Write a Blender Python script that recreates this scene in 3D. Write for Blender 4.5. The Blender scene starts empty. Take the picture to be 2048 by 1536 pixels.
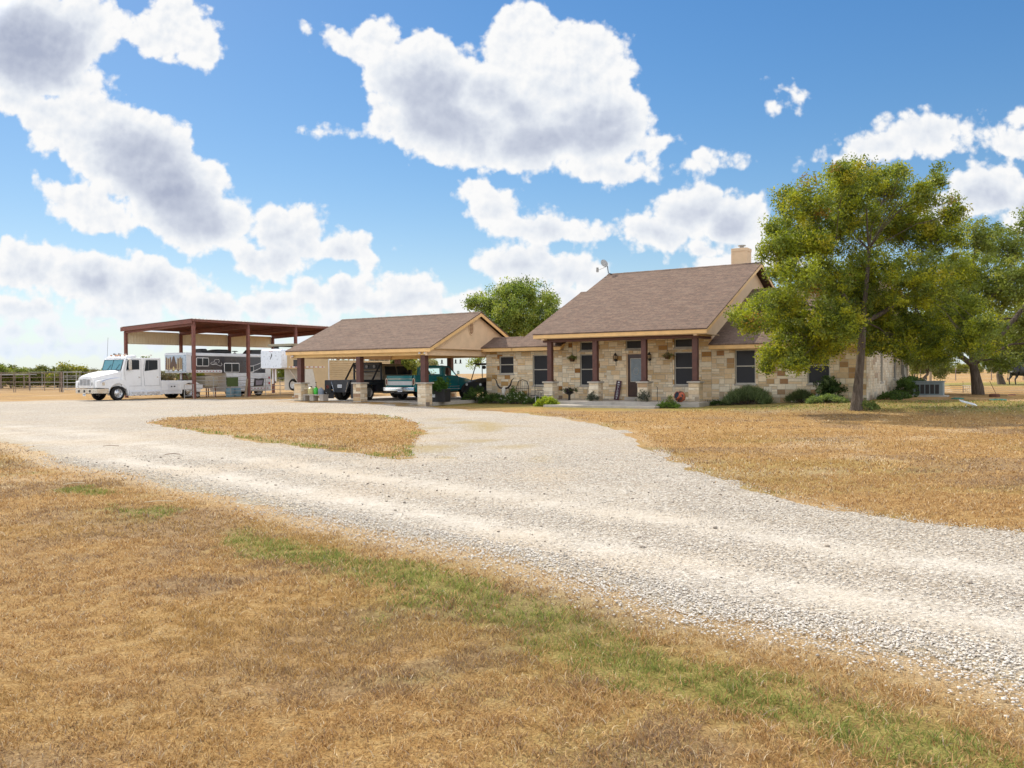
import bpy, bmesh, math, random
import numpy as np
from mathutils import Vector, Matrix
from mathutils import geometry as mgeo
C = bpy.context.scene.collection
SC = bpy.context.scene
PI = math.pi
# ------------------------------------------------------------------ camera
F_PX = 1696.5; PITCH = -.01293; ROLL = -.00843; YAW = .5647; CAM_H = 1.6
_cp, _sp, _cr, _sr = math.cos(PITCH), math.sin(PITCH), math.cos(ROLL), math.sin(ROLL)
FWD = Vector((0, _cp, _sp)); _u0 = Vector((0, -_sp, _cp)); _x0 = Vector((1, 0, 0))
RIGHT = _x0*_cr + _u0*_sr; UPV = -_x0*_sr + _u0*_cr
cam = bpy.data.cameras.new('camera'); co = bpy.data.objects.new('camera', cam); C.objects.link(co)
M = Matrix.Identity(4)
for i in range(3):
    M[i][0] = RIGHT[i]; M[i][1] = UPV[i]; M[i][2] = -FWD[i]
M[2][3] = CAM_H
co.matrix_world = M
cam.sensor_width = 36; cam.lens = 36*F_PX/2048; cam.clip_start = .1; cam.clip_end = 6000
SC.camera = co
# ------------------------------------------------------------------ node helpers
class NT:
    def __init__(s, tree): s.t = tree; s.n = tree.nodes; s.l = tree.links
    def link(s, a, b): s.l.new(a, b)
    def put(s, sock, v):
        if v is None: return
        if isinstance(v, bpy.types.NodeSocket): s.l.new(v, sock)
        elif isinstance(v, bpy.types.Node): s.l.new(v.outputs[0], sock)
        else:
            if isinstance(v, (tuple, list)) and sock.type == 'RGBA' and len(v) == 3: v = (*v, 1)
            sock.default_value = v
    def node(s, typ, ins=None, **kw):
        n = s.n.new(typ)
        for k, v in kw.items(): setattr(n, k, v)
        for k, v in (ins or {}).items(): s.put(n.inputs[k], v)
        return n
    def math(s, op, a, b=None, c=None, clamp=False):
        n = s.n.new('ShaderNodeMath'); n.operation = op; n.use_clamp = clamp
        s.put(n.inputs[0], a)
        if b is not None: s.put(n.inputs[1], b)
        if c is not None: s.put(n.inputs[2], c)
        return n.outputs[0]
    def vm(s, op, a, b=None, out=0):
        n = s.n.new('ShaderNodeVectorMath'); n.operation = op
        s.put(n.inputs[0], a)
        if b is not None: s.put(n.inputs[1], b)
        return n.outputs[out]
    def noise(s, vec, scale, detail=4, rough=.55, dist=0, out=0, dim='3D'):
        n = s.node('ShaderNodeTexNoise', noise_dimensions=dim, ins={'Scale': scale, 'Detail': detail, 'Roughness': rough, 'Distortion': dist})
        if vec is not None: s.put(n.inputs['Vector'], vec)
        return n.outputs[out]
    def ramp(s, f, stops, interp='LINEAR'):
        n = s.n.new('ShaderNodeValToRGB'); s.put(n.inputs[0], f); e = n.color_ramp.elements
        n.color_ramp.interpolation = interp
        while len(e) < len(stops): e.new(.5)
        for i, (p, c) in enumerate(stops):
            e[i].position = p
            e[i].color = (c, c, c, 1) if isinstance(c, (int, float)) else (*c, 1)
        return n.outputs[0]
    def mix(s, f, a, b, blend='MIX'):
        n = s.n.new('ShaderNodeMix'); n.data_type = 'RGBA'; n.blend_type = blend; n.clamp_factor = True
        s.put(n.inputs[0], f); s.put(n.inputs[6], a); s.put(n.inputs[7], b)
        return n.outputs[2]
    def mapr(s, v, a, b, c=0, d=1, smooth=False):
        n = s.n.new('ShaderNodeMapRange'); n.clamp = True
        if smooth: n.interpolation_type = 'SMOOTHSTEP'
        s.put(n.inputs[0], v); n.inputs[1].default_value = a; n.inputs[2].default_value = b
        n.inputs[3].default_value = c; n.inputs[4].default_value = d
        return n.outputs[0]
    def bump(s, h, strength=.5, dist=.02):
        n = s.n.new('ShaderNodeBump'); n.inputs['Strength'].default_value = strength; n.inputs['Distance'].default_value = dist
        s.put(n.inputs['Height'], h); return n.outputs[0]
# ------------------------------------------------------------------ sky with clouds, sun
SUN_A, SUN_B = .98, .42          # shadow run along the facade and towards the lawn per metre of height
U = Vector((math.cos(YAW), -math.sin(YAW), 0)); V = Vector((math.sin(YAW), math.cos(YAW), 0))
SUN = (-SUN_A*U + SUN_B*V + Vector((0, 0, 1))).normalized()
EL = math.asin(SUN.z); AZ = math.atan2(SUN.x, SUN.y)
sun = bpy.data.lights.new('sun', 'SUN'); sun.energy = 3.8; sun.angle = math.radians(.6); sun.color = (1, .93, .80)
so = bpy.data.objects.new('sun', sun); C.objects.link(so)
so.rotation_euler = SUN.to_track_quat('Z', 'Y').to_euler()
def pix_dir(x, y): return FWD + RIGHT*((x-1024)/F_PX) - UPV*((y-768)/F_PX)
world = bpy.data.worlds.new('World'); SC.world = world; world.use_nodes = True
wt = NT(world.node_tree)
for n in list(wt.n): wt.n.remove(n)
wout = wt.node('ShaderNodeOutputWorld'); bg = wt.node('ShaderNodeBackground')
sky = wt.node('ShaderNodeTexSky', sky_type='NISHITA', sun_disc=False, sun_elevation=EL, sun_rotation=AZ,
              air_density=1.0, dust_density=.15, ozone_density=2.5, altitude=0)
SKY_S = .114
geo = wt.node('ShaderNodeTexCoord')
sep = wt.node('ShaderNodeSeparateXYZ', {0: geo.outputs['Generated']})
ysafe = wt.math('MAXIMUM', sep.outputs[1], .12)
q = wt.node('ShaderNodeCombineXYZ', {0: wt.math('DIVIDE', sep.outputs[0], ysafe), 1: wt.math('DIVIDE', sep.outputs[2], ysafe)}).outputs[0]
# warp for billowy outlines
wn = wt.noise(q, 9, 3, .5, out=1, dim='2D')
qw = wt.vm('ADD', q, wt.vm('MULTIPLY', wt.vm('SUBTRACT', wn, (.5, .5, .5)), (.016, .014, 0)))
_rot = {}
def qrot(deg):
    if deg not in _rot:
        _rot[deg] = qw if deg == 0 else wt.node('ShaderNodeMapping', {0: qw, 'Rotation': (0, 0, math.radians(deg))}, vector_type='POINT').outputs[0]
    return _rot[deg]
def field(blobs, k):
    acc = None
    for bi, b in enumerate(blobs):
        cx, cy, rx, ry = b[:4]; rot = int(round((b[4] if len(b) > 4 else 0)/12.5)*12.5)
        src = qrot(rot)
        if bi > 15: src = wt.vm('MULTIPLY_ADD', acck, (1e-7, 1e-7, 0)); wt.put(src.node.inputs[2], qrot(rot))   # keeps the evaluation in sequence
        d = pix_dir(cx, cy); r = min(rx, ry)/F_PX; a_ = math.radians(rot); x, y = d.x/d.y, d.z/d.y
        xr, yr = x*math.cos(a_)-y*math.sin(a_), x*math.sin(a_)+y*math.cos(a_)
        sx, sy = F_PX/rx, F_PX/ry
        m_ = wt.vm('MULTIPLY_ADD', src, (sx, sy, 0)); m_.node.inputs[2].default_value = (-xr*sx, -yr*sy, 0)
        ln = wt.vm('LENGTH', m_, out=1)
        dd = wt.math('MULTIPLY_ADD', ln, r, -r)
        if acc is None: acc = dd
        else:
            n = wt.node('ShaderNodeMath', {0: acc, 1: dd, 2: k}, operation='SMOOTH_MIN'); acc = n.outputs[0]
        if bi % 16 == 15: acck = acc
    return acc
CL = [(60,662,60,11),(205,648,58,13),(335,664,80,11),(480,652,55,13),(690,648,70,10),(120,700,90,8),(560,690,90,7),(1046,215,65,55),(985,175,80,60),(1000,110,40,30),(757,75,50,45),(690,100,55,22,20),(850,165,125,95),(900,255,160,75,10),(1050,80,72,72),(1150,140,125,95),(1190,240,110,95),(1080,285,180,60),
      (1200,335,90,30,10),(1285,290,45,14),(250,300,165,95,25),(330,370,170,95,38),(400,440,100,65),(120,240,70,60),(170,415,90,45,30),
      (55,90,165,115),(175,50,75,55),(140,165,75,35,-10),(30,205,60,28),(350,45,70,60),(395,95,50,48),(300,75,55,35,30),
      (575,465,88,55),(690,500,78,33,12),(545,520,70,40),(60,530,80,55),(185,555,85,55),(300,570,105,55),(430,610,70,32,12),
      (60,618,90,22),(250,626,120,16),(615,585,55,25),(690,585,60,32),(820,590,82,40,10),(740,610,120,22),(560,610,80,30),
      (945,375,28,25),(985,420,48,42),(1080,455,80,35),(1170,468,58,13),(1045,530,85,40),(1140,545,70,35,10),(1120,590,90,30),
      (1390,420,90,52,-8),(1470,440,68,58),(1320,470,75,38),(1430,505,90,20),(1480,530,110,22),(1395,312,24,15),(1425,330,48,13,-5),
      (1565,180,20,13,30),(1590,200,11,17),(1542,216,9,10),(1850,262,98,36),(1765,290,72,28),(1905,250,45,28),(1690,320,45,14),
      (2035,287,55,25),(2040,228,14,16),(1975,385,92,52),(2055,420,70,50),(1890,415,60,35),(950,600,70,25),(660,268,9,5),(628,268,8,4),(150,692,200,9),(20,662,80,10)]
DK = [(205,655,50,7),(335,670,70,6),(60,668,50,6),(60,565,60,12),(300,600,75,14),(180,622,80,10),(540,572,40,10),(760,632,60,9),(410,655,90,9),(120,655,90,10),(40,95,140,90,5),(120,150,80,42),(950,225,150,52,12),(1080,285,230,42),(300,400,60,50),(1230,300,80,22),(850,260,70,40),(350,390,105,75,37),(420,460,95,38,10),(300,330,90,50,30),
      (600,510,85,24),(680,520,50,10),(190,585,75,28),(40,595,70,26),(430,618,60,20),(615,590,35,16,25),(820,610,60,14),(1080,478,85,18),(1050,548,60,12),(1150,575,55,12),
      (1430,470,105,36),(1330,488,50,14),(1850,288,85,15),(1990,420,95,32),(2040,300,40,7),(1420,338,35,4),(700,625,90,10),(300,640,140,9)]
soft = wt.noise(q, 13, 3, .5, dim='2D')
dens = field(CL, .012)
dark = field(DK, .03)
fine = wt.noise(q, 26, 5, .52, dim='2D')
puff = wt.node('ShaderNodeTexVoronoi', {'Vector': qw, 'Scale': 38, 'Detail': 2.5, 'Roughness': .55, }, feature='F1', voronoi_dimensions='2D', normalize=True).outputs['Distance']
d1 = wt.math('MULTIPLY_ADD', wt.math('SUBTRACT', puff, .42), .026, wt.math('ADD', dens, .001))
d1 = wt.math('MULTIPLY_ADD', wt.math('SUBTRACT', fine, .5), -.034, d1)
# generic broken cumulus for the unseen sky dome, cover widened as fill light
gn = wt.noise(geo.outputs['Generated'], 3.1, 8, .58)
d2 = wt.math('MULTIPLY', wt.math('SUBTRACT', .48, gn), .5)
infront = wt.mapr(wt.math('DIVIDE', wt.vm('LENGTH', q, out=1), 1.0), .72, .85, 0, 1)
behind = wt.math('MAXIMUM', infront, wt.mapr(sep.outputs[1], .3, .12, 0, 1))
dd = wt.math('ADD', wt.math('MULTIPLY', d1, wt.math('SUBTRACT', 1, behind)), wt.math('MULTIPLY', d2, behind))
alpha = wt.mapr(dd, .003, -.006, 0, 1, True)
thick = wt.mapr(dd, -.008, -.05, 0, 1)
dkf = wt.math('MULTIPLY_ADD', wt.math('SUBTRACT', soft, .5), .11, dark)
dkf = wt.math('MULTIPLY_ADD', wt.math('SUBTRACT', puff, .42), .02, dkf)
dkm = wt.mapr(dkf, .045, -.045, 0, 1, True)
dkm = wt.math('MULTIPLY', dkm, wt.mapr(dd, -.004, -.03, 0, 1))
# relief: the same billows sampled towards the light
qs = wt.vm('ADD', qw, (-.004, .007, 0))
puff2 = wt.node('ShaderNodeTexVoronoi', {'Vector': qs, 'Scale': 38, 'Detail': 2.5, 'Roughness': .55, }, feature='F1', voronoi_dimensions='2D', normalize=True).outputs['Distance']
fine2 = wt.noise(wt.vm('ADD', q, (-.005, .008, 0)), 26, 5, .6, dim='2D')
rel = wt.math('ADD', wt.math('MULTIPLY', wt.math('SUBTRACT', puff2, puff), .75), wt.math('MULTIPLY', wt.math('SUBTRACT', fine, fine2), .55))
shade = wt.math('SUBTRACT', wt.math('MULTIPLY_ADD', dkm, .70, wt.math('MULTIPLY', thick, wt.mapr(soft, .35, .65, .02, .34))), wt.math('MULTIPLY', rel, .8), clamp=True)
ccol = wt.ramp(shade, [(0, (1.03, 1.03, 1.03)), (.22, (.86, .90, .96)), (.5, (.66, .71, .82)), (1, (.45, .50, .64))])
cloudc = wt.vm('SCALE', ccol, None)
wt.put(cloudc.node.inputs[3], wt.math('MULTIPLY_ADD', behind, 8.0, 6.0))   # clouds outside the view are brightened to fill the shaded facade
hs = wt.node('ShaderNodeHueSaturation', {'Hue': .508, 'Saturation': 1.32, 'Value': .98, 'Color': sky.outputs[0]})
sc0 = hs.outputs[0]
sc0 = wt.vm('DIVIDE', sc0, wt.vm('ADD', (1, 1, 1), wt.vm('MULTIPLY', sc0, (.055, .055, .055))))
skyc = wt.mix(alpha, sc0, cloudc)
# clouds fade into the pale air near the horizon
el = wt.mapr(sep.outputs[2], .0, .10, 0, 1)
skyc = wt.mix(wt.mapr(sep.outputs[2], .08, -.005, 0, .62), skyc, (4.1, 5.2, 6.4))
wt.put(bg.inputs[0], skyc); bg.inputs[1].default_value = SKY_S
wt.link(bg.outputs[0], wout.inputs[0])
world.cycles.sampling_method = 'MANUAL'; world.cycles.sample_map_resolution = 512
SC.view_settings.view_transform = 'Standard'; SC.view_settings.look = 'None'; SC.view_settings.gamma = 1; SC.view_settings.exposure = .46
# ------------------------------------------------------------------ mesh helpers
class MB:
    """collects faces; build() links them as one mesh object"""
    def __init__(s): s.v = []; s.f = []; s.c = []; s.mi = []; s.col = None; s.m = 0
    def face(s, pts, col=None):
        i = len(s.v); s.v.extend([tuple(p) for p in pts]); s.f.append(tuple(range(i, i+len(pts)))); s.c.append(col or s.col); s.mi.append(s.m)
    def add(s, vs, fs, col=None):
        i = len(s.v); s.v.extend([tuple(p) for p in vs])
        for f in fs: s.f.append(tuple(j+i for j in f)); s.c.append(col or s.col); s.mi.append(s.m)
    def box(s, a, b, bev=0, col=None):
        x0, y0, z0 = [min(p, q_) for p, q_ in zip(a, b)]; x1, y1, z1 = [max(p, q_) for p, q_ in zip(a, b)]
        if bev <= 0:
            vs = [(x, y, z) for z in (z0, z1) for y in (y0, y1) for x in (x0, x1)]
            s.add(vs, [(0, 2, 3, 1), (4, 5, 7, 6), (0, 1, 5, 4), (2, 6, 7, 3), (0, 4, 6, 2), (1, 3, 7, 5)], col)
            return s
        bm = bmesh.new(); r = bmesh.ops.create_cube(bm, size=1)
        for v in bm.verts: v.co = ((x0+x1)/2+v.co.x*(x1-x0), (y0+y1)/2+v.co.y*(y1-y0), (z0+z1)/2+v.co.z*(z1-z0))
        bmesh.ops.bevel(bm, geom=bm.edges[:], offset=bev, segments=2, affect='EDGES', profile=.6)
        s.bm(bm, col); return s
    def bm(s, bm, col=None):
        bm.verts.index_update()
        s.add([v.co[:] for v in bm.verts], [tuple(v.index for v in f.verts) for f in bm.faces], col); bm.free()
    def prism(s, pts, axis, a, b, col=None):
        """pts: 2D outline in the two other axes (in order), extruded along axis from a to b"""
        def P(p, w):
            return {'x': (w, p[0], p[1]), 'y': (p[0], w, p[1]), 'z': (p[0], p[1], w)}[axis]
        n = len(pts); vs = [P(p, a) for p in pts]+[P(p, b) for p in pts]
        fs = [tuple(range(n))[::-1], tuple(range(n, 2*n))]+[(i, (i+1) % n, n+(i+1) % n, n+i) for i in range(n)]
        s.add(vs, fs, col); return s
    def tube(s, pts, r, n=8, r2=None, caps=True, col=None):
        pts = [Vector(p) for p in pts]; rs = r if isinstance(r, (list, tuple)) else [r+( (r2-r)*i/(len(pts)-1) if r2 is not None else 0) for i in range(len(pts))]
        rings = []; up = Vector((0, 0, 1)); prev = None
        for i, p in enumerate(pts):
            d = (pts[min(i+1, len(pts)-1)]-pts[max(i-1, 0)]).normalized()
            a = d.cross(up if abs(d.z) < .95 else Vector((1, 0, 0))).normalized() if prev is None else (prev-d*prev.dot(d)).normalized()
            prev = a; b = d.cross(a)
            rings.append([p+(a*math.cos(2*PI*k/n)+b*math.sin(2*PI*k/n))*rs[i] for k in range(n)])
        vs = [v for rg in rings for v in rg]; fs = []
        for i in range(len(pts)-1):
            for k in range(n): fs.append((i*n+k, i*n+(k+1) % n, (i+1)*n+(k+1) % n, (i+1)*n+k))
        if caps: fs.append(tuple(range(n))[::-1]); fs.append(tuple(range((len(pts)-1)*n, len(pts)*n)))
        s.add(vs, fs, col); return s
    def lathe(s, prof, c=(0, 0, 0), axis='z', n=24, col=None):
        """prof: (radius, height) pairs"""
        vs = []; fs = []
        for r, h in prof:
            for k in range(n):
                x, y = r*math.cos(2*PI*k/n), r*math.sin(2*PI*k/n)
                p = {'z': (x, y, h), 'x': (h, x, y), 'y': (x, h, y)}[axis]
                vs.append((p[0]+c[0], p[1]+c[1], p[2]+c[2]))
        for i in range(len(prof)-1):
            for k in range(n): fs.append((i*n+k, i*n+(k+1) % n, (i+1)*n+(k+1) % n, (i+1)*n+k))
        s.add(vs, fs, col); return s
    def build(s, name, mat, parent=None, smooth=False, bevel=0, fix=True):
        me = bpy.data.meshes.new(name); me.from_pydata(s.v, [], s.f)
        if any(c is not None for c in s.c):
            ca = me.color_attributes.new('Col', 'FLOAT_COLOR', 'CORNER'); dat = []
            for c, f in zip(s.c, s.f): dat += list((*(c or (1, 1, 1)), 1))*len(f)
            ca.data.foreach_set('color', dat)
        mats = mat if isinstance(mat, (list, tuple)) else [mat]
        for m in mats: me.materials.append(m)
        if len(mats) > 1: me.polygons.foreach_set('material_index', s.mi)
        if fix:
            b = bmesh.new(); b.from_mesh(me)
            bmesh.ops.remove_doubles(b, verts=b.verts, dist=1e-5) if smooth else None
            bmesh.ops.recalc_face_normals(b, faces=b.faces); b.to_mesh(me); b.free()
        if smooth:
            me.polygons.foreach_set('use_smooth', [True]*len(me.polygons))
            try: me.set_sharp_from_angle(angle=math.radians(38))
            except Exception: pass
        me.update()
        o = bpy.data.objects.new(name, me); C.objects.link(o)
        if parent: o.parent = parent
        if bevel:
            md = o.modifiers.new('bevel', 'BEVEL'); md.width = bevel; md.segments = 2; md.limit_method = 'ANGLE'
        return o
def tag(o, label=None, cat=None, group=None, kind=None):
    if label: o['label'] = label
    if cat: o['category'] = cat
    if group: o['group'] = group
    if kind: o['kind'] = kind
    return o
def thing(name, label, cat, loc=(0, 0, 0), rz=0, group=None):
    o = bpy.data.objects.new(name, None); C.objects.link(o); o.location = loc; o.rotation_euler = (0, 0, rz)
    o.empty_display_size = .2
    return tag(o, label, cat, group)
def copy_tree(o, parent=None, label=None, loc=None, rz=None):
    c = o.copy(); C.objects.link(c)
    if parent: c.parent = parent
    if label: c['label'] = label
    if loc is not None: c.location = loc
    if rz is not None: c.rotation_euler = (0, 0, rz)
    for ch in list(o.children): copy_tree(ch, c)
    return c
# ------------------------------------------------------------------ the house frame (s along the facade, t inwards, z up) and the terrain
HO = Vector((5.8, 40.0, 0)); RZ = -YAW
_d = pix_dir(1270, 793.8); HO.x = _d.x*40/_d.y
def W(s, t, z=0): return HO + U*s + V*t + Vector((0, 0, z))
def st(x, y): dx, dy = x-HO.x, y-HO.y; return dx*U.x+dy*U.y, dx*V.x+dy*V.y
def sm(x): x = min(1, max(0, x)); return x*x*(3-2*x)
def gst(s, t):
    B = .06+.3*sm((s-2)/9); A = sm((s+11)/3)
    return B*sm((t+9)/9)*A+.2*sm((t+11)/6)*(1-A)*sm((s+25)/5)
def gh(x, y): return gst(*st(x, y))
def smv(x): x = np.clip(x, 0, 1); return x*x*(3-2*x)
def ghv(x, y):
    dx, dy = x-HO.x, y-HO.y; s, t = dx*U.x+dy*U.y, dx*V.x+dy*V.y
    B = .06+.3*smv((s-2)/9); A = smv((s+11)/3)
    return B*smv((t+9)/9)*A+.2*smv((t+11)/6)*(1-A)*smv((s+25)/5)
def GW(s, t): return W(s, t, gst(s, t))
# ------------------------------------------------------------------ materials
def newmat(name):
    m = bpy.data.materials.new(name); m.use_nodes = True; t = NT(m.node_tree)
    b = t.n['Principled BSDF']; return m, t, b
_cache = {}
def simple(name, col, rough=.6, metal=0, var=.12, scale=6, bump=0, bscale=40, spec=None, dirt=0, coat=0):
    if name in _cache: return _cache[name]
    m, t, b = newmat(name); tc = t.node('ShaderNodeTexCoord').outputs['Object']
    n = t.noise(tc, scale, 5)
    c = t.mix(t.mapr(n, .3, .7), tuple(x*(1-var) for x in col), tuple(min(1, x*(1+var)) for x in col))
    if dirt:
        c = t.mix(t.mapr(t.noise(tc, 3, 6, .65), .5, .75, 0, dirt), c, (.16, .12, .08))
    t.put(b.inputs['Base Color'], c); t.put(b.inputs['Roughness'], t.mapr(n, .2, .8, max(0, rough-.08), min(1, rough+.08)))
    b.inputs['Metallic'].default_value = metal
    if rough > .6: b.inputs['Specular IOR Level'].default_value = .2
    if coat: b.inputs['Coat Weight'].default_value = coat; b.inputs['Coat Roughness'].default_value = .08
    if bump: t.put(b.inputs['Normal'], t.bump(t.noise(tc, bscale, 5), bump, .01))
    _cache[name] = m; return m
def colmat(name, rough=.85, mott=.35, scale=9, bump=.5, bscale=30, bd=.015):
    """colour comes from the piece itself (attribute Col), mottled"""
    m, t, b = newmat(name); tc = t.node('ShaderNodeTexCoord').outputs['Object']
    a = t.node('ShaderNodeAttribute', attribute_name='Col').outputs[0]
    n = t.noise(tc, scale, 6, .6)
    c = t.mix(t.mapr(n, .35, .7, 0, mott), a, t.vm('MULTIPLY', a, (.62, .55, .46)))
    n2 = t.noise(tc, scale*3.3, 4)
    c = t.mix(t.mapr(n2, .55, .75, 0, mott*.8), c, t.vm('ADD', a, (.10, .09, .08)))
    t.put(b.inputs['Base Color'], c); b.inputs['Roughness'].default_value = rough; b.inputs['Specular IOR Level'].default_value = .15
    if bump: t.put(b.inputs['Normal'], t.bump(t.noise(tc, bscale, 6, .6), bump, bd))
    return m
def glassm(name, col=(.02, .025, .03), rough=.08):
    m, t, b = newmat(name); b.inputs['Base Color'].default_value = (*col, 1); b.inputs['Roughness'].default_value = rough
    b.inputs['Specular IOR Level'].default_value = .35
    return m
def shingle(name, axis=0):
    m, t, b = newmat(name); tc = t.node('ShaderNodeTexCoord').outputs['Object']
    sp = t.node('ShaderNodeSeparateXYZ', {0: tc}); a, c_ = (0, 1) if axis == 0 else (1, 0)
    vec = t.node('ShaderNodeCombineXYZ', {0: sp.outputs[a], 1: t.math('MULTIPLY', sp.outputs[c_], 1.09)}).outputs[0]
    br = t.node('ShaderNodeTexBrick', {'Vector': vec, 'Color1': (.195, .138, .102, 1), 'Color2': (.115, .083, .064, 1), 'Mortar': (.05, .034, .03, 1), 'Scale': 1,
                'Mortar Size': .016, 'Mortar Smooth': .3, 'Bias': 0, 'Brick Width': .31, 'Row Height': .145}, offset=.37, offset_frequency=2)
    n = t.noise(vec, 1.1, 4); n2 = t.noise(t.vm('MULTIPLY', vec, (3.2, 6.9, 1)), 1, 1)
    c = t.mix(t.mapr(n, .35, .65, 0, .35), br.outputs[0], (.18, .142, .112))
    c = t.mix(t.mapr(n2, .3, .7, .0, .6), c, (.235, .145, .105))
    c = t.mix(t.mapr(t.noise(t.vm('MULTIPLY', vec, (5, 3.4, 1)), 1, 3, .7), .44, .60, 0, .6), c, (.115, .08, .065))
    n4 = t.noise(t.vm('MULTIPLY', vec, (.9, 5.2, 1)), 1, 2, .6); c = t.mix(t.mapr(n4, .46, .60, 0, .26), c, (.10, .068, .055)); c = t.mix(t.mapr(n4, .46, .36, 0, .22), c, (.25, .18, .135))
    t.put(b.inputs['Base Color'], c); b.inputs['Roughness'].default_value = .95; b.inputs['Specular IOR Level'].default_value = .12
    saw = t.math('FRACT', t.math('DIVIDE', t.math('MULTIPLY', sp.outputs[c_], 1.09), .145))
    h = t.math('ADD', t.math('MULTIPLY', saw, -1.0), t.math('MULTIPLY', t.noise(vec, 90, 2), .35))
    t.put(b.inputs['Normal'], t.bump(h, .55, .012))
    return m
MT = {}
MT['shingle'] = shingle('shingles'); MT['shingle_side'] = shingle('shingles_side', 1)
MT['stone'] = colmat('limestone')
MT['trim'] = simple('golden_trim_paint', (.74, .47, .20), .55, var=.1, scale=3, bump=.1)
MT['stucco'] = simple('tan_siding', (.70, .51, .33), .8, var=.07, scale=2, bump=.15)
MT['beam'] = simple('cream_beam', (.80, .56, .26), .7, var=.08, scale=2)
MT['post'] = simple('red_brown_post', (.10, .040, .031), .6, var=.25, scale=5, bump=.2)
MT['concrete'] = simple('concrete', (.42, .38, .33), .9, var=.16, scale=2.5, bump=.3, dirt=.25)
MT['screen'] = simple('window_screen', (.012, .013, .018), .55, var=.2, scale=4)
MT['wframe'] = simple('window_frame', (.45, .42, .36), .5)
MT['rust'] = simple('red_oxide_steel', (.17, .058, .042), .6, var=.22, scale=4, dirt=.2)
MT['black'] = simple('black_metal', (.018, .018, .02), .45, var=.3)
MT['rubber'] = simple('tyre_rubber', (.022, .021, .02), .85, var=.3, scale=20, bump=.2)
MT['chrome'] = simple('chrome', (.62, .60, .56), .18, metal=1, var=.05)
MT['alu'] = simple('aluminium', (.70, .71, .73), .4, metal=.35, var=.1, scale=2)
MT['galv'] = simple('galvanised_pipe', (.34, .33, .31), .5, metal=.3, var=.2)
MT['white'] = simple('white_paint', (.74, .74, .74), .3, var=.04, scale=1.5, dirt=.12, coat=.4)
MT['glass'] = glassm('window_glass', (.012, .02, .028), .2)
MT['ceil'] = simple('ceiling_boards', (.50, .36, .22), .8)
# ------------------------------------------------------------------ numpy meshes
def mesh_np(name, verts, faces, mat, col=None, parent=None, smooth=False, vcol=None, attr='Col'):
    """uniform faces (M,k); col: one colour per face; vcol: one colour per vertex"""
    verts = np.asarray(verts, np.float32); faces = np.asarray(faces, np.int32); k = faces.shape[1]
    me = bpy.data.meshes.new(name)
    me.vertices.add(len(verts)); me.vertices.foreach_set('co', verts.ravel())
    me.loops.add(faces.size); me.loops.foreach_set('vertex_index', faces.ravel())
    me.polygons.add(len(faces)); me.polygons.foreach_set('loop_start', np.arange(0, faces.size, k, dtype=np.int32))
    me.polygons.foreach_set('loop_total', np.full(len(faces), k, np.int32))
    if smooth: me.polygons.foreach_set('use_smooth', np.ones(len(faces), bool))
    me.update(calc_edges=True)
    if col is not None:
        ca = me.color_attributes.new(attr, 'FLOAT_COLOR', 'CORNER'); c = np.ones((len(faces), k, 4), np.float32); c[:, :, :3] = np.asarray(col)[:, None, :]
        ca.data.foreach_set('color', c.ravel())
    if vcol is not None:
        ca = me.color_attributes.new(attr, 'FLOAT_COLOR', 'POINT'); c = np.ones((len(verts), 4), np.float32); c[:, :3] = vcol
        ca.data.foreach_set('color', c.ravel())
    me.materials.append(mat)
    o = bpy.data.objects.new(name, me); C.objects.link(o)
    if parent: o.parent = parent
    return o
def inpoly(x, y, poly):
    p = np.asarray(poly, float); r = np.zeros(np.shape(x), bool); n = len(p)
    for i in range(n):
        x1, y1 = p[i]; x2, y2 = p[(i+1) % n]
        if y1 == y2: continue
        c = ((y1 > y) != (y2 > y)) & (x < (x2-x1)*(y-y1)/(y2-y1)+x1); r ^= c
    return r
def dseg(x, y, line):
    d = np.full(np.shape(x), 1e9)
    for (x1, y1), (x2, y2) in zip(line[:-1], line[1:]):
        dx, dy = x2-x1, y2-y1; k = np.clip(((x-x1)*dx+(y-y1)*dy)/(dx*dx+dy*dy), 0, 1)
        d = np.minimum(d, np.hypot(x-x1-k*dx, y-y1-k*dy))
    return d
_rs = np.random.RandomState(5); _tab = _rs.rand(256, 256)
def vn(x, y):
    xi = np.floor(x).astype(int); yi = np.floor(y).astype(int); fx = x-xi; fy = y-yi; fx = fx*fx*(3-2*fx); fy = fy*fy*(3-2*fy)
    a = _tab[xi & 255, yi & 255]; b = _tab[(xi+1) & 255, yi & 255]; c = _tab[xi & 255, (yi+1) & 255]; d = _tab[(xi+1) & 255, (yi+1) & 255]
    return (a*(1-fx)+b*fx)*(1-fy)+(c*(1-fx)+d*fx)*fy
def fbm(x, y, o=4):
    r = 0; a = .5; t = 0
    for i in range(o): r = r+a*vn(x*2**i+17.3*i, y*2**i+5.1*i); t += a; a *= .5
    return r/t
NEAR = [(-60,55),(-45,45),(-30,36),(-17,25),(-12.49,20.66),(-10.24,17.98),(-8.07,15.2),(-6.24,13.73),(-4.55,11.86),(-3.35,10.69),(-2.44,9.63),(-1.71,8.85),(-.78,7.91),(-.12,7.25),
        (.57,6.36),(1.16,5.5),(1.83,5.06),(2.31,4.64),(2.6,4.2),(2.9,3.7),(3.6,2.9),(6,1.2),(12,-1.5)]
RIGHTL = [(-4.23,40.63),(-2.86,38.92),(-1.4,36.74),(.51,33.82),(1.88,30.22),(2.71,26.24),(3.26,22.99),(3.23,20.68),(3.01,17.92),(2.94,15.35),(3.05,13.08),(3.26,11.63),(3.5,10.69),
          (3.74,9.7),(4.12,9.02),(4.46,8.64),(4.98,8.24),(7,7.0),(10,5.6),(16,3.2)]
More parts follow.
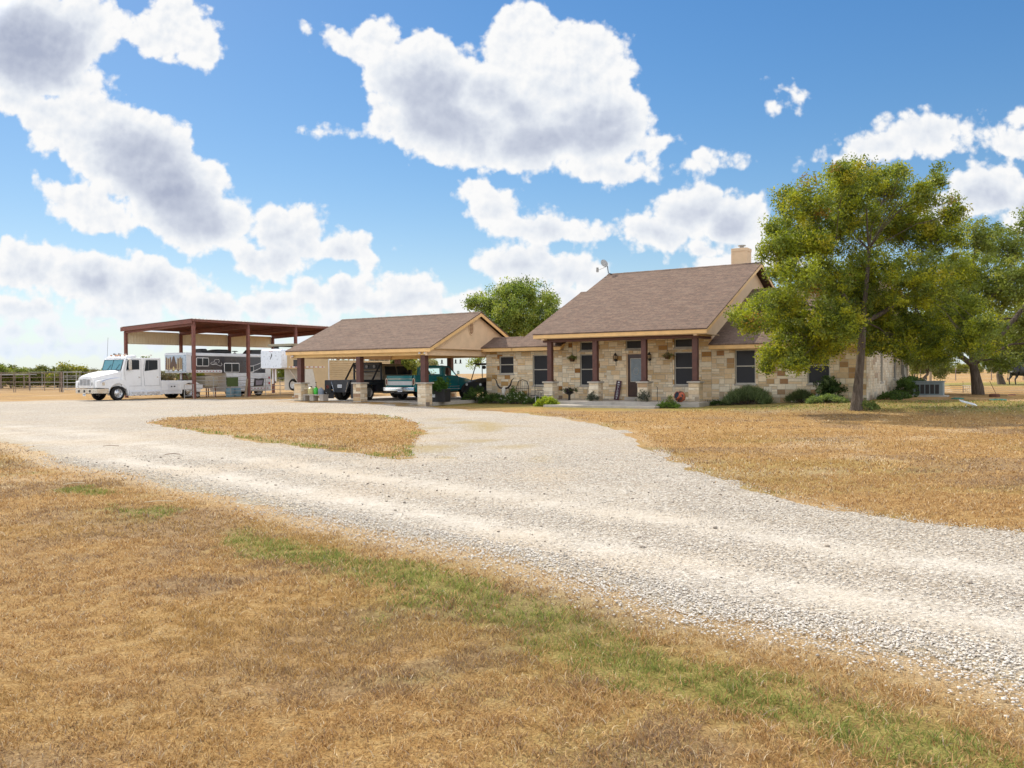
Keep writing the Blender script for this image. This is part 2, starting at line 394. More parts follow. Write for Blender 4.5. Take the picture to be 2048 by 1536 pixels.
ISL = [(-12.57,29.25),(-13.06,31.89),(-12.24,33.23),(-11.12,34.64),(-9.97,36.41),(-7.91,35.82),(-5.65,33.7),(-4.08,30.83),(-2.89,26.5),(-2.45,23.11),(-2.21,19.75),(-2.04,17.24),
       (-1.84,15.93),(-2.07,15.58),(-2.74,16.29),(-3.54,17.38),(-4.68,18.66),(-6.0,20.14),(-7.73,22.41),(-9.25,24.33),(-10.68,26.07)]
def w2(s, t): p = W(s, t); return (p.x, p.y)
TOP = [(-70,60),(-50,59),(-33.94,56.21),(-32.16,57.77)]+[w2(-36.5,-.8),w2(-33.6,1.2),w2(-30,1.7),w2(-24,1.6),w2(-18.3,1.2),w2(-17.5,-4.5),w2(-9.2,-4.5)]
ROAD = NEAR[::-1]+TOP+RIGHTL      # one closed outline
def inroad(x, y): return inpoly(x, y, ROAD) & ~inpoly(x, y, ISL)
def outline(line, closed, step=.35, amp=.10, seed=0):
    L = list(line)+([line[0]] if closed else []); out = []
    for (x1, y1), (x2, y2) in zip(L[:-1], L[1:]):
        n = max(1, int(math.hypot(x2-x1, y2-y1)/(step*(1 if min(y1, y2) < 30 else 3))))
        for i in range(n):
            k = i/n; out.append((x1+(x2-x1)*k, y1+(y2-y1)*k))
    a = np.array(out)
    n = len(a); t = np.roll(a, -1, 0)-np.roll(a, 1, 0); ln = np.hypot(t[:, 0], t[:, 1])+1e-9
    w = ((vn(a[:, 0]*1.3+seed, a[:, 1]*1.3)-.5)*3.0+(vn(a[:, 0]*4.1+seed, a[:, 1]*4.1)-.5)*1.6)*amp
    a[:, 0] += -t[:, 1]/ln*w; a[:, 1] += t[:, 0]/ln*w
    return a
def sheet(name, poly, hole, dz, mat, maskf, step_near=.28, edge=-.006):
    pts = [tuple(p) for p in poly]; n0 = len(pts); fs = [list(range(n0))]
    if hole is not None: h = [tuple(p) for p in hole]; fs2 = list(range(n0, n0+len(h))); pts += h
    P = np.array(poly); x0, y0 = P.min(0); x1, y1 = P.max(0); g = []
    for (ya, yb, stp) in ((y0, 16, step_near), (16, 34, .8), (34, y1, 1.8)):
        if yb <= ya: continue
        xs = np.arange(max(x0, -60), min(x1, 20), stp); ys = np.arange(max(ya, y0), yb, stp)
        X, Y = np.meshgrid(xs, ys); X = X+(np.random.RandomState(3).rand(*X.shape)-.5)*stp*.5; Y = Y+(np.random.RandomState(4).rand(*Y.shape)-.5)*stp*.5
        ok = inpoly(X, Y, poly)
        if hole is not None: ok &= ~inpoly(X, Y, hole)
        if stp == step_near: ok &= (np.abs(X) < Y*.72+1.5)
        g += list(zip(X[ok], Y[ok]))
    pts += g
    edges = [(i, (i+1) % n0) for i in range(n0)]
    if hole is not None: m = len(hole); edges += [(n0+i, n0+(i+1) % m) for i in range(m)]
    vo, _, fo, *_r = mgeo.delaunay_2d_cdt([Vector(p) for p in pts], edges, [], 0, 1e-4)
    V2 = np.array([(v.x, v.y) for v in vo]); F = np.array([f for f in fo if len(f) == 3])
    cx = V2[F].mean(1); ok = inpoly(cx[:, 0], cx[:, 1], poly)
    if hole is not None: ok &= ~inpoly(cx[:, 0], cx[:, 1], hole)
    F = F[ok]
    a, b, c = V2[F[:, 0]], V2[F[:, 1]], V2[F[:, 2]]
    cr = (b[:, 0]-a[:, 0])*(c[:, 1]-a[:, 1])-(b[:, 1]-a[:, 1])*(c[:, 0]-a[:, 0]); F[cr < 0] = F[cr < 0][:, ::-1]
    rim = list(poly)+[poly[0]]; de = dseg(V2[:, 0], V2[:, 1], [tuple(p) for p in rim]); z = ghv(V2[:, 0], V2[:, 1])+np.where(de < .02, edge, dz)
    return mesh_np(name, np.column_stack([V2, z]), F, mat, vcol=maskf(V2[:, 0], V2[:, 1]), attr='Mask', smooth=True)
# masks: red = green grass, green = pale straw litter, blue = grey-brown bare turf
def gmask(x, y):
    dn = dseg(x, y, NEAR[3:-2]); di = dseg(x, y, ISL+[ISL[0]]); dr = dseg(x, y, RIGHTL)
    below = ~inpoly(x, y, ROAD)
    n = fbm(x*.9+3, y*.9); n2 = fbm(x*2.7, y*2.7+9)
    band = np.exp(-((dn-1.0-.9*(n-.5))/.46)**2)
    green = band*np.where(x > -2.8, smv((n-.05)/.3), smv((n-.42)/.2))*(y < 30)*(.40+.85*n2)
    green = np.maximum(green, np.exp(-((dn-1.5)/.8)**2)*smv((n-.55)/.12)*.5*(x > -1))
    s, t = (x-HO.x)*U.x+(y-HO.y)*U.y, (x-HO.x)*V.x+(y-HO.y)*V.y
    near_house = smv((t+6.5)/3)*smv((s+11)/2)*(t < 1)*.75
    green = np.maximum(green, near_house*smv((n+.1-.3)/.2))
    inisl = inpoly(x, y, ISL)
    green = np.where(inisl, np.exp(-(di/.5)**2)*smv((n-.4)/.15)*.9, green)
    right = smv((.9-dr)/.9)*smv((n-.45)/.15)*.45*(x > 0)
    green = np.maximum(green, right)
    green = np.maximum(green, (x > 2)*(y > 11)*(y < 20)*smv((fbm(x*.35, y*.35)-.5)/.15)*.35)
    far = smv((t-30)/8)*smv((62-t)/10)*(s > 0)
    green = np.maximum(green, far*smv((fbm(x*.06, y*.12)-.35)/.2)*.9)
    straw = np.exp(-(dn/.42)**2)*(~inisl)*(.5+.8*n)
    straw = np.maximum(straw, np.exp(-(dr/.2)**2)*.35*(x > 0))
    straw = np.maximum(straw, smv((fbm(x*.45+40, y*.45)-.60)/.12)*.45)
    bare = np.maximum(smv((fbm(x*.55+90, y*.7)-.56)/.14)*.8, smv((fbm(x*1.3+9, y*1.6)-.56)/.10)*np.exp(-((dn-1.9)/.9)**2))
    far2 = smv((y-75)/20)*(x < -20); bare = np.maximum(bare, far2*.5)
    return np.column_stack([np.clip(green, 0, 1), np.clip(straw, 0, 1), np.clip(bare, 0, 1)])
def rmask(x, y):
    dn = dseg(x, y, NEAR[3:-2]); n = fbm(x*.8+30, y*.8); n2 = fbm(x*2.5+3, y*2.5)
    p = np.maximum(np.exp(-((dn-1.0-.15*(n-.5))/.34)**2), .85*np.exp(-((dn-2.55-.3*(n-.5))/.40)**2))
    p = np.maximum(p, .25*smv((n-.58)/.12))
    p = p*(.55+.45*smv((n2-.25)/.3))
    gr = np.zeros_like(x)
    sel = (x > -2.6) & (x < 1.0) & (y > 14) & (y < 31)
    gr = sel*smv((fbm(x*1.7, y*.55+4, 5)-.60)/.06)*smv((x+2.6)/.4)*smv((1.0-x)/1.2)
    gr = np.maximum(gr, .5*np.exp(-(dn/.22)**2))
    tan = smv((fbm(x*.5+11, y*.5)-.5)/.15)
    return np.column_stack([np.clip(p, 0, 1), np.clip(gr, 0, 1), tan])
def turf_nodes(t, blades=False):
    tc = t.node('ShaderNodeTexCoord').outputs['Object']
    mk = t.node('ShaderNodeSeparateColor', {0: t.node('ShaderNodeAttribute', attribute_name='Mask').outputs[0]})
    n1 = t.noise(tc, .55, 5, .6); n2 = t.noise(tc, 7, 5, .65); n3 = t.noise(tc, 55, 4, .7)
    base = t.ramp(n1, [(.30, (.30, .15, .038)), (.45, (.37, .205, .062)), (.58, (.42, .25, .085)), (.72, (.33, .175, .06))])
    base = t.mix(t.mapr(n2, .42, .62, 0, .55), base, (.47, .33, .16))
    base = t.mix(t.mapr(n2, .5, .32, 0, .5), base, (.21, .115, .05))
    base = t.mix(t.math('MULTIPLY', mk.outputs[2], .6), base, t.mix(n2, (.17, .12, .085), (.30, .225, .15)))
    base = t.mix(t.math('MULTIPLY', mk.outputs[1], .8), base, (.60, .46, .30))
    gcol = t.mix(t.mapr(n2, .35, .65), (.14, .17, .035), (.30, .28, .07))
    base = t.mix(t.math('MULTIPLY', mk.outputs[0], t.mapr(n2, .2, .6, .45, .95)), base, gcol)
    return tc, base, n2, n3
m_turf, t, b = newmat('dry_turf')
tc, base, n2, n3 = turf_nodes(t)
base = t.mix(t.mapr(n3, .55, .36, 0, .62), base, (.12, .07, .035))
base = t.mix(t.mapr(n3, .55, .72, 0, .45), base, (.58, .45, .27))
t.put(b.inputs['Base Color'], base); b.inputs['Roughness'].default_value = .95; b.inputs['Specular IOR Level'].default_value = .08
hgt = t.math('ADD', t.math('MULTIPLY', n3, .6), n2)
t.put(b.inputs['Normal'], t.bump(hgt, .9, .05))
m_gravel, t, b = newmat('white_gravel')
tc = t.node('ShaderNodeTexCoord').outputs['Object']
mk = t.node('ShaderNodeSeparateColor', {0: t.node('ShaderNodeAttribute', attribute_name='Mask').outputs[0]})
vo = t.node('ShaderNodeTexVoronoi', {'Vector': t.vm('ADD', tc, t.vm('MULTIPLY', t.noise(tc, 30, 2, out=1), (.02, .02, .02))), 'Scale': 30, 'Randomness': 1})
vo2 = t.node('ShaderNodeTexVoronoi', {'Vector': tc, 'Scale': 13, 'Randomness': 1})
n1 = t.noise(tc, .6, 5, .6); n2 = t.noise(tc, 9, 6, .65); n3 = t.noise(tc, 80, 4, .7)
sc_ = t.node('ShaderNodeSeparateColor', {0: vo.outputs['Color']})
peb = t.ramp(sc_.outputs[0], [(0, (.31, .255, .19)), (.25, (.47, .41, .335)), (.6, (.575, .52, .45)), (1, (.68, .64, .57))])
edge = t.mapr(vo.outputs['Distance'], .30, .62, 0, 1)
peb = t.mix(t.math('MULTIPLY', edge, .62), peb, (.18, .14, .10))
sc2 = t.node('ShaderNodeSeparateColor', {0: vo2.outputs['Color']})
peb = t.mix(t.mapr(sc2.outputs[1], .86, .95, 0, .7), peb, (.27, .23, .19))
powd = t.mix(t.mapr(n2, .35, .65), (.48, .425, .355), (.57, .525, .46))
pf = t.math('MULTIPLY', mk.outputs[0], t.mapr(n2, .25, .55, .45, .92), clamp=True)
c = t.mix(pf, peb, powd)
c = t.mix(t.mapr(n1, .45, .68, 0, .30), c, (.48, .39, .28))
c = t.mix(t.math('MULTIPLY', mk.outputs[2], .22), c, (.50, .38, .25))
c = t.mix(t.math('MULTIPLY', mk.outputs[1], t.mapr(n2, .35, .55, .2, .9)), c, t.mix(n2, (.25, .21, .07), (.42, .29, .12)))
c = t.mix(t.mapr(n3, .5, .33, 0, .45), c, (.20, .165, .13))
t.put(b.inputs['Base Color'], c); b.inputs['Roughness'].default_value = .93; b.inputs['Specular IOR Level'].default_value = .12
h = t.math('MULTIPLY', t.math('SUBTRACT', .6, vo.outputs['Distance']), t.math('SUBTRACT', 1, t.math('MULTIPLY', pf, .8)))
h = t.math('ADD', h, t.math('MULTIPLY', n3, .25))
t.put(b.inputs['Normal'], t.bump(h, .9, .03))
# ground sheet to the horizon
def axis(lo, hi, a, b, fine, mid_lo, mid_hi, mid):
    A = list(np.arange(a, b, fine)); L = [a]; 
    x = a
    while x > lo:
        stp = mid if x > mid_lo else mid*max(1, ((mid_lo-x)/8))
        x -= stp; L.append(x)
    R = []; x = b
    while x < hi:
        stp = mid if x < mid_hi else mid*max(1, ((x-mid_hi)/8))
        R.append(x); x += stp
    R.append(x)
    return np.array(sorted(set(L[::-1]+A+R)))
gx = axis(-2500, 2500, -13, 16, .22, -45, 45, .8); gy = axis(-60, 3500, 2, 24, .22, 0, 75, .8)
X, Y = np.meshgrid(gx, gy); Z = ghv(X, Y)
dnr = dseg(X, Y, NEAR[3:-2])
Z = Z+np.where(Y < 24, (fbm(X*1.1, Y*1.1)-.5)*.05*smv((dnr-.8)/1.2)*(~inpoly(X, Y, ROAD)), 0)
def bumpz(x, y):
    x = np.asarray(x, float); y = np.asarray(y, float)
    return ghv(x, y)+np.where(y < 24, (fbm(x*1.1, y*1.1)-.5)*.05*smv((dseg(x, y, NEAR[3:-2])-.8)/1.2)*(~inpoly(x, y, ROAD)), 0)
Z = np.where(inpoly(X, Y, ROAD) & (dseg(X, Y, ROAD+[ROAD[0]]) > np.where(Y < 24, .45, 1.6)), Z-.05, Z)
ny, nx = X.shape; idx = np.arange(nx*ny).reshape(ny, nx)
Fq = np.stack([idx[:-1, :-1], idx[:-1, 1:], idx[1:, 1:], idx[1:, :-1]], -1).reshape(-1, 4)
tag(mesh_np('ground', np.column_stack([X.ravel(), Y.ravel(), Z.ravel()]), Fq, m_turf, vcol=gmask(X.ravel(), Y.ravel()), attr='Mask', smooth=True), kind='structure')
road_o = outline(ROAD, True, .3, .11, 1); isl_o = outline(ISL, True, .3, .12, 7)
tag(sheet('driveway', road_o, None, .008, m_gravel, rmask), kind='structure')
tag(sheet('island', isl_o, None, .028, m_turf, gmask, .3, edge=.004), kind='structure')
# ------------------------------------------------------------------ loose stones and grass blades close to the camera
rng = np.random.RandomState(11)
ico = bmesh.new(); bmesh.ops.create_icosphere(ico, subdivisions=1, radius=1); ico.verts.index_update()
IV = np.array([v.co[:] for v in ico.verts]); IF = np.array([[v.index for v in f.verts] for f in ico.faces]); ico.free()
def visible(x, y): return (np.abs(x) < y*.63+.5) & (y > 3.2)
def stones():
    P = []; Rr = []
    for (ya, yb, dens_, r0, r1) in ((3.2, 6.5, 4200, .003, .0092), (6.5, 10, 1900, .004, .0105), (10, 17, 330, .007, .013)):
        n = int((yb-ya)*(yb*1.3)*dens_); x = (rng.rand(n)-.5)*yb*1.35; y = ya+rng.rand(n)*(yb-ya)
        inr = inroad(x, y); dn = dseg(x, y, NEAR[3:-2]); m = rmask(x, y)[:, 0]
        pr = np.where(inr, np.clip(1.05-1.2*m, .03, 1)*np.where(dn < .5, 1, .30), np.maximum(np.exp(-(dn/.28)**2)*.55*(dn < .9), np.maximum(np.exp(-(dseg(x, y, RIGHTL)/.15)**2), np.exp(-(dseg(x, y, ISL+[ISL[0]])/.15)**2))*.5))
        ok = visible(x, y) & (rng.rand(n) < pr); x, y, dn = x[ok], y[ok], dn[ok]
        r = r0+(r1-r0)*rng.rand(len(x))**2.2*np.where(dn < .5, 1.25, .9)
        P.append(np.column_stack([x, y])); Rr.append(r)
    P.append(np.column_stack([(rng.rand(420)-.5)*16, 3.5+rng.rand(420)*13])); k_ = inroad(P[-1][:, 0], P[-1][:, 1]) & visible(P[-1][:, 0], P[-1][:, 1]); P[-1] = P[-1][k_]; nbig = len(P[-1]); Rr.append(.009+.016*rng.rand(nbig)**2.5)
    P = np.vstack(P); R_ = np.concatenate(Rr); n = len(P)
    sc3 = np.column_stack([1+.5*rng.rand(n), .75+.4*rng.rand(n), .5+.3*rng.rand(n)])*R_[:, None]; a = rng.rand(n)*2*PI
    v = IV[None]*(1+.28*(rng.rand(n, len(IV), 1)-.5))*sc3[:, None]
    ca, sa = np.cos(a)[:, None], np.sin(a)[:, None]
    vx = v[..., 0]*ca-v[..., 1]*sa+P[:, 0:1]; vy = v[..., 0]*sa+v[..., 1]*ca+P[:, 1:2]
    vz = v[..., 2]+(ghv(P[:, 0], P[:, 1])+.012+sc3[:, 2]*.35)[:, None]
    vv = np.stack([vx, vy, vz], -1).reshape(-1, 3); ff = (IF[None]+np.arange(n)[:, None, None]*len(IV)).reshape(-1, 3)
    w = rng.rand(n, 1); cc = np.array([.46, .40, .33])*(1-w)+np.array([.68, .63, .56])*w
    dk = rng.rand(n) < .07; cc[dk] *= .55; cc[-nbig:] = np.array([.30, .25, .20])*(.6+.8*rng.rand(nbig, 1))
    return vv, ff, np.repeat(cc, len(IF), 0)
m_stone, t, b = newmat('loose_stone'); t.put(b.inputs['Base Color'], t.node('ShaderNodeAttribute', attribute_name='Col').outputs[0]); b.inputs['Roughness'].default_value = .9
vv, ff, cc = stones(); print('stones', len(ff)//80)
tag(mesh_np('gravel', vv, ff, m_stone, col=cc), 'loose white limestone pebbles scattered on the driveway', 'gravel', kind='stuff')
def blades():
    XX = []; HH = []; WW = []
    for (ya, yb, dens_, h, w) in ((3.3, 5.5, 9500, .024, .0026), (5.5, 8.5, 5200, .025, .0038), (8.5, 13, 2300, .028, .0055), (13, 22, 620, .032, .010), (22, 34, 130, .035, .016)):
        n = int((yb-ya)*(yb*1.3)*dens_); x = (rng.rand(n)-.5)*yb*1.35; y = ya+rng.rand(n)*(yb-ya)
        dn = dseg(x, y, NEAR[3:-2]); inr = inroad(x, y)
        dal = dseg(x, y, RIGHTL); dis_ = dseg(x, y, ISL+[ISL[0]]); pr = np.where(inr, .30*np.exp(-(np.minimum(np.minimum(dn, dal), dis_)/.16)**2), .15+.85*smv((dn-.12)/.5)); pr = np.where(inpoly(x, y, ISL) | (x > 2.9), .9*(~inr)+inr*pr, pr)
        pr = pr*(.55+.6*fbm(x*2.1, y*2.1)); cl = fbm(x*9, y*9, 2); pr = pr*np.clip((cl-.25)*3, .15, 1.3)
        ok = visible(x, y) & (rng.rand(n) < pr); x, y = x[ok], y[ok]; g = gmask(x, y)[:, 0]
        k = len(x); XX.append(np.column_stack([x, y])); HH.append(h*(.45+.9*rng.rand(k))*(1+.5*g)*(.7+.8*fbm(x*3, y*3, 2))); WW.append(w*(.7+.6*rng.rand(k)))
    P = np.vstack(XX); h = np.concatenate(HH); w = np.concatenate(WW); n = len(P); z = bumpz(P[:, 0], P[:, 1])-.004
    z = np.where(inpoly(P[:, 0], P[:, 1], ISL), ghv(P[:, 0], P[:, 1])+.028, z)
    a = rng.rand(n)*2*PI; lean = .25+1.5*rng.rand(n); b_ = rng.rand(n)*2*PI
    px, py = np.cos(a)*w, np.sin(a)*w; lx, ly = np.cos(b_)*h*lean, np.sin(b_)*h*lean
    B = np.column_stack([P, z]); o = np.zeros(n)
    v0 = B-np.column_stack([px, py, o]); v1 = B+np.column_stack([px, py, o])
    mid = B+np.column_stack([lx*.4, ly*.4, h*.65]); v2 = mid+np.column_stack([px*.7, py*.7, o]); v3 = mid-np.column_stack([px*.7, py*.7, o])
    tip = B+np.column_stack([lx, ly, h*(.75+.3*rng.rand(n))])
    tip2 = tip+np.column_stack([px*.15, py*.15, o])
    vv = np.stack([v0, v1, v2, v3, tip2, tip], 1).reshape(-1, 3); i6 = np.arange(n)*6
    ff = np.stack([np.stack([i6, i6+1, i6+2, i6+3], 1), np.stack([i6+3, i6+2, i6+4, i6+5], 1)], 1).reshape(-1, 4)
    mk_ = gmask(P[:, 0], P[:, 1]); g = mk_[:, 0]*(.35+.9*rng.rand(n)); isg = g > .50
    r = rng.rand(n, 1); big = fbm(P[:, 0]*.55, P[:, 1]*.55)[:, None]
    dry = np.array([.31, .165, .058])*(1-r)+np.array([.66, .45, .21])*r
    dry = dry*(1-.3*smv((big-.5)/.2))+np.array([.36, .24, .06])*.3*smv((big-.5)/.2)
    pale = rng.rand(n) < .07+.5*mk_[:, 1]; dry[pale] = np.array([.70, .56, .37])*(.7+.4*rng.rand(pale.sum(), 1))
    brn = (rng.rand(n) < .13+.5*mk_[:, 2]); dry[brn] = dry[brn]*(.50, .47, .52)+(.05, .045, .04)
    grn = np.array([.13, .175, .04])*(1-r)+np.array([.34, .34, .09])*r
    cc = np.where(isg[:, None], grn, dry)
    return vv, ff, np.repeat(cc, 2, 0)
m_blade, t, b = newmat('grass_blades'); ca_ = t.node('ShaderNodeAttribute', attribute_name='Col').outputs[0]
t.put(b.inputs['Base Color'], ca_); b.inputs['Roughness'].default_value = .8; b.inputs['Specular IOR Level'].default_value = .1
tr = t.node('ShaderNodeBsdfTranslucent', {0: ca_}); mxs = t.node('ShaderNodeMixShader', {0: .3}); t.link(b.outputs[0], mxs.inputs[1]); t.link(tr.outputs[0], mxs.inputs[2])
t.link(mxs.outputs[0], t.n['Material Output'].inputs[0])
vv, ff, cc = blades(); print('blades', len(ff)//2)
tag(mesh_np('grass', vv, ff, m_blade, col=cc), 'short dry golden turf grass with green tufts along the gravel edge', 'grass', kind='stuff')
# ------------------------------------------------------------------ stonework: random ashlar, every stone its own face and colour
CREAM = [(.76,.60,.40),(.82,.68,.48),(.70,.52,.31),(.84,.74,.57),(.78,.63,.43),(.66,.47,.26),(.80,.69,.52)]
RUSTC = [(.40,.22,.08),(.34,.16,.05),(.46,.28,.11)]
def sub_rects(r, holes):
    out = [r]
    for h in holes:
        nxt = []
        for (a, b, c, d) in out:          # a..c horizontal, b..d vertical
            if h[2] <= a or h[0] >= c or h[3] <= b or h[1] >= d: nxt.append((a, b, c, d)); continue
            if a < h[0]: nxt.append((a, b, h[0], d))
            if h[2] < c: nxt.append((h[2], b, c, d))
            m0, m1 = max(a, h[0]), min(c, h[2])
            if b < h[1]: nxt.append((m0, b, m1, h[1]))
            if h[3] < d: nxt.append((m0, h[3], m1, d))
        out = nxt
    return [r_ for r_ in out if r_[2]-r_[0] > .012 and r_[3]-r_[1] > .012]
def stone_face(mb, P, w0, z0, w1, z1, holes=(), unit=.115, seed=1, stain=.9, rust=.05, pale=0):
    """P(h, z, depth) -> point; depth is outwards. Packs stones on a unit grid, with mortar joints between them"""
    R = random.Random(seed); nx = max(2, round((w1-w0)/unit)); nz = max(2, round((z1-z0)/unit)); ux, uz = (w1-w0)/nx, (z1-z0)/nz
    used = [[0]*nx for _ in range(nz)]
    mb.col = (.50, .44, .35)
    for (a, b, c, d) in sub_rects((w0, z0, w1, z1), holes): mb.face([P(a, b, 0), P(c, b, 0), P(c, d, 0), P(a, d, 0)])
    for j in range(nz):
        for i in range(nx):
            if used[j][i]: continue
            h = 2 if (R.random() < .42 and j+1 < nz) else 1
            w = R.choice((2, 3, 3, 4, 5)) if h == 1 else R.choice((2, 3, 4, 4))
            big = R.random() < rust
            if big and j+1 < nz: h = 2; w = R.choice((3, 4))
            k = 0
            while k < w and i+k < nx and not used[j][i+k] and (h == 1 or not used[j+1][i+k]): k += 1
            if k == 0: h = 1; k = 1
            if i+k == nx-1 and not used[j][nx-1] and (h == 1 or not used[j+1][nx-1]): k += 1
            for jj in range(h):
                for kk in range(k): used[j+jj][i+kk] = 1
            g = .008; q0 = (w0+i*ux+g, z0+j*uz+g, w0+(i+k)*ux-g, z0+(j+h)*uz-g)
            c = random.Random(seed*7919+j*131+i); base = c.choice(RUSTC) if (big and k > 1) else c.choice(CREAM)
            f = .86+.24*c.random(); base = tuple(min(1, x*f) for x in base)
            if pale: base = tuple(x*(1-pale)+y*pale for x, y in zip(base, (.60, .55, .47)))
            if stain and (j+.5)*uz < stain*(.25+.65*c.random()):
                kf = (.25+.6*c.random())*(1-(j*uz)/stain*.6); base = tuple(x*(1-kf)+y*kf for x, y in zip(base, (.20, .175, .15)))
            for (a, b, cc, d) in sub_rects(q0, holes):
                o = .006+.012*c.random(); e = .012
                if cc-a < 3*e or d-b < 3*e: e = .003
                fr = [P(a+e, b+e, o), P(cc-e, b+e, o), P(cc-e, d-e, o), P(a+e, d-e, o)]; bk = [P(a, b, .001), P(cc, b, .001), P(cc, d, .001), P(a, d, .001)]
                mb.add(fr+bk, [(0, 1, 2, 3), (4, 5, 1, 0), (5, 6, 2, 1), (6, 7, 3, 2), (7, 4, 0, 3)], base)
    mb.col = None
# ------------------------------------------------------------------ the house
house = thing('brick_house', 'long cream limestone ranch house with brown shingle roofs and a four-post front porch', 'house', HO, RZ)
S0, S1, DEP = -8.45, 10.22, 12.4
WIN = dict(wa=(-7.62, 1.56, -6.75, 2.47), wb=(-5.6, .96, -4.66, 2.50), wc=(-2.9, .96, -1.99, 2.48), w3=(1.97, .98, 2.87, 2.50), w4=(4.8, 1.04, 5.7, 2.54), w5=(7.9, 1.04, 8.8, 2.54),
           tc=(-2.9, 2.66, -1.99, 3.10), td=(-.46, 2.68, .48, 3.11), t3=(1.97, 2.69, 2.87, 3.12))
DOOR = (-.44, .42, .47, 2.48)
holes = list(WIN.values())+[DOOR]
Pf = lambda h, z, d: (h, -d, z)
w = MB(); stone_face(w, Pf, S0, .0, -3.9, 2.8, holes, seed=3, stain=1.0)
stone_face(w, Pf, -3.9, .1, 3.73, 3.28, holes, seed=8, stain=.35, rust=.06); stone_face(w, Pf, 3.73, .0, S1, 2.75, holes, seed=5, stain=.95, rust=.08, pale=.12)
w.col = (.5, .44, .35)
for (a, b, c, d) in holes:      # reveals
    w.box((a, 0, b-.0), (a-.0, .12, d)); w.face([(a, 0, b), (a, .12, b), (a, .12, d), (a, 0, d)]); w.face([(c, 0, b), (c, .12, b), (c, .12, d), (c, 0, d)])
    w.face([(a, 0, d), (a, .12, d), (c, .12, d), (c, 0, d)]); w.face([(a, 0, b), (a, .12, b), (c, .12, b), (c, 0, b)])
SW = [(3.38, 1.07, 3.97, 2.5), (7.1, 1.15, 7.95, 2.5), (10.9, 1.16, 11.9, 2.4)]
Ps = lambda h, z, d: (S1+d, h, z)
stone_face(w, Ps, 0, .2, DEP, 2.75, SW, seed=21, stain=.6, rust=.05, pale=.45)
for (a, b, c, d) in SW:
    w.col = (.5, .46, .4)
    for q4 in ([(a, b), (a, d)], [(c, b), (c, d)], [(a, d), (c, d)], [(a, b), (c, b)]):
        (y0, z0), (y1, z1) = q4; w.face([(S1, y0, z0), (S1-.12, y0, z0), (S1-.12, y1, z1), (S1, y1, z1)])
stone_face(w, lambda h, z, d: (S0-d, h, z), 0, .0, 5.2, 2.6, (), seed=33, stain=.8)
w.col = (.5, .42, .32); w.box((S0+.02, 5.2, 0), (-6.4, 5.3, 2.6)); w.box((-6.45, 5.2, 0), (-6.35, DEP, 2.8)); w.box((-6.4, DEP-.1, 0), (S1-.02, DEP, 2.75))
w.build('wall', MT['stone'], house)
# windows
def window(key, r, mullion=True, side=False, grey=False):
    a, b, c, d = r; fw = .045
    B = (lambda p, q_: ((p[0], .045+p[1], p[2]), (q_[0], .045+q_[1], q_[2]))) if not side else (lambda p, q_: ((S1-.045-p[1], p[0], p[2]), (S1-.045-q_[1], q_[0], q_[2])))
    f = MB()
    for p, q_ in (((a, 0, b), (a+fw, .05, d)), ((c-fw, 0, b), (c, .05, d)), ((a+fw, 0, d-fw), (c-fw, .05, d)), ((a+fw, 0, b), (c-fw, .05, b+fw))): f.box(*B(p, q_))
    if mullion: zm = b+(d-b)*.52; f.box(*B((a+fw, .004, zm-.022), (c-fw, .05, zm+.022)))
    o = f.build('window', MT['wframe'], house)
    g = MB(); g.box(*B((a+fw, .028, b+fw), (c-fw, .034, d-fw))); g.build('pane', MT['screen'], o)
    s_ = MB()
    if not side: s_.box((a-.05, -.045, b-.07), (c+.05, .0445, b-.001), .008)
    else: s_.box((S1+.045, a-.05, b-.07), (S1-.0445, c+.05, b-.001), .008)
    s_.build('sill', MT['concrete'], o)
for k, r in WIN.items(): window(k, r, mullion=not k.startswith('t'))
for r in SW: window('side', r, side=True)
# front door
m_door = simple('dark_red_wood', (.045, .018, .012), .4, var=.35, scale=3, coat=.2)
m_dglass, t, b = newmat('leaded_glass'); tc = t.node('ShaderNodeTexCoord').outputs['Object']
n = t.node('ShaderNodeTexVoronoi', {'Vector': tc, 'Scale': 14}, feature='DISTANCE_TO_EDGE').outputs[0]
t.put(b.inputs['Base Color'], t.mix(t.mapr(n, .0, .06), (.20, .21, .22), t.mix(t.noise(tc, 5, 3), (.08, .12, .15), (.26, .32, .36)))); b.inputs['Roughness'].default_value = .18
a, z0, c, z1 = DOOR
d = MB(); d.box((a+.06, .07, z0+.02), (c-.02, .11, z1-.04)); dr = None
for k in range(7): d.box((a+.20+k*.085, .060, z0+.12), (a+.20+k*.085+.06, .069, z0+.62))
door = d.build('door', m_door, house)
f = MB(); f.box((a, .02, z0), (a+.058, .12, z1)); f.box((c-.018, .02, z0), (c, .12, z1)); f.box((a+.06, .02, z1-.038), (c-.02, .12, z1)); f.build('frame', MT['stucco'], door)
g = MB(); g.box((a+.22, .058, z0+.74), (c-.16, .069, z1-.26)); g.build('glass', m_dglass, door)
g = MB()
for q4 in (((a+.19, z0+.71), (a+.218, z1-.23)), ((c-.158, z0+.71), (c-.13, z1-.23)), ((a+.22, z1-.258), (c-.16, z1-.23)), ((a+.22, z0+.71), (c-.16, z0+.738))): g.box((q4[0][0], .052, q4[0][1]), (q4[1][0], .0695, q4[1][1]))
ring = [((a+c)/2+.02+.13*math.cos(x*PI/12), .054, z0+1.22+.17*math.sin(x*PI/12)) for x in range(25)]; g.tube(ring, .008, 5, caps=False)
g.build('glass_trim', MT['wframe'], door)
g = MB(); g.lathe([(.0, .02), (.028, .02), (.03, .05), (0, .055)], (c-.09, .0, z0+.95), 'y', 12); g.box((c-.11, .05, z0+.9), (c-.07, .069, z0+1.05)); g.build('handle', MT['chrome'], door)
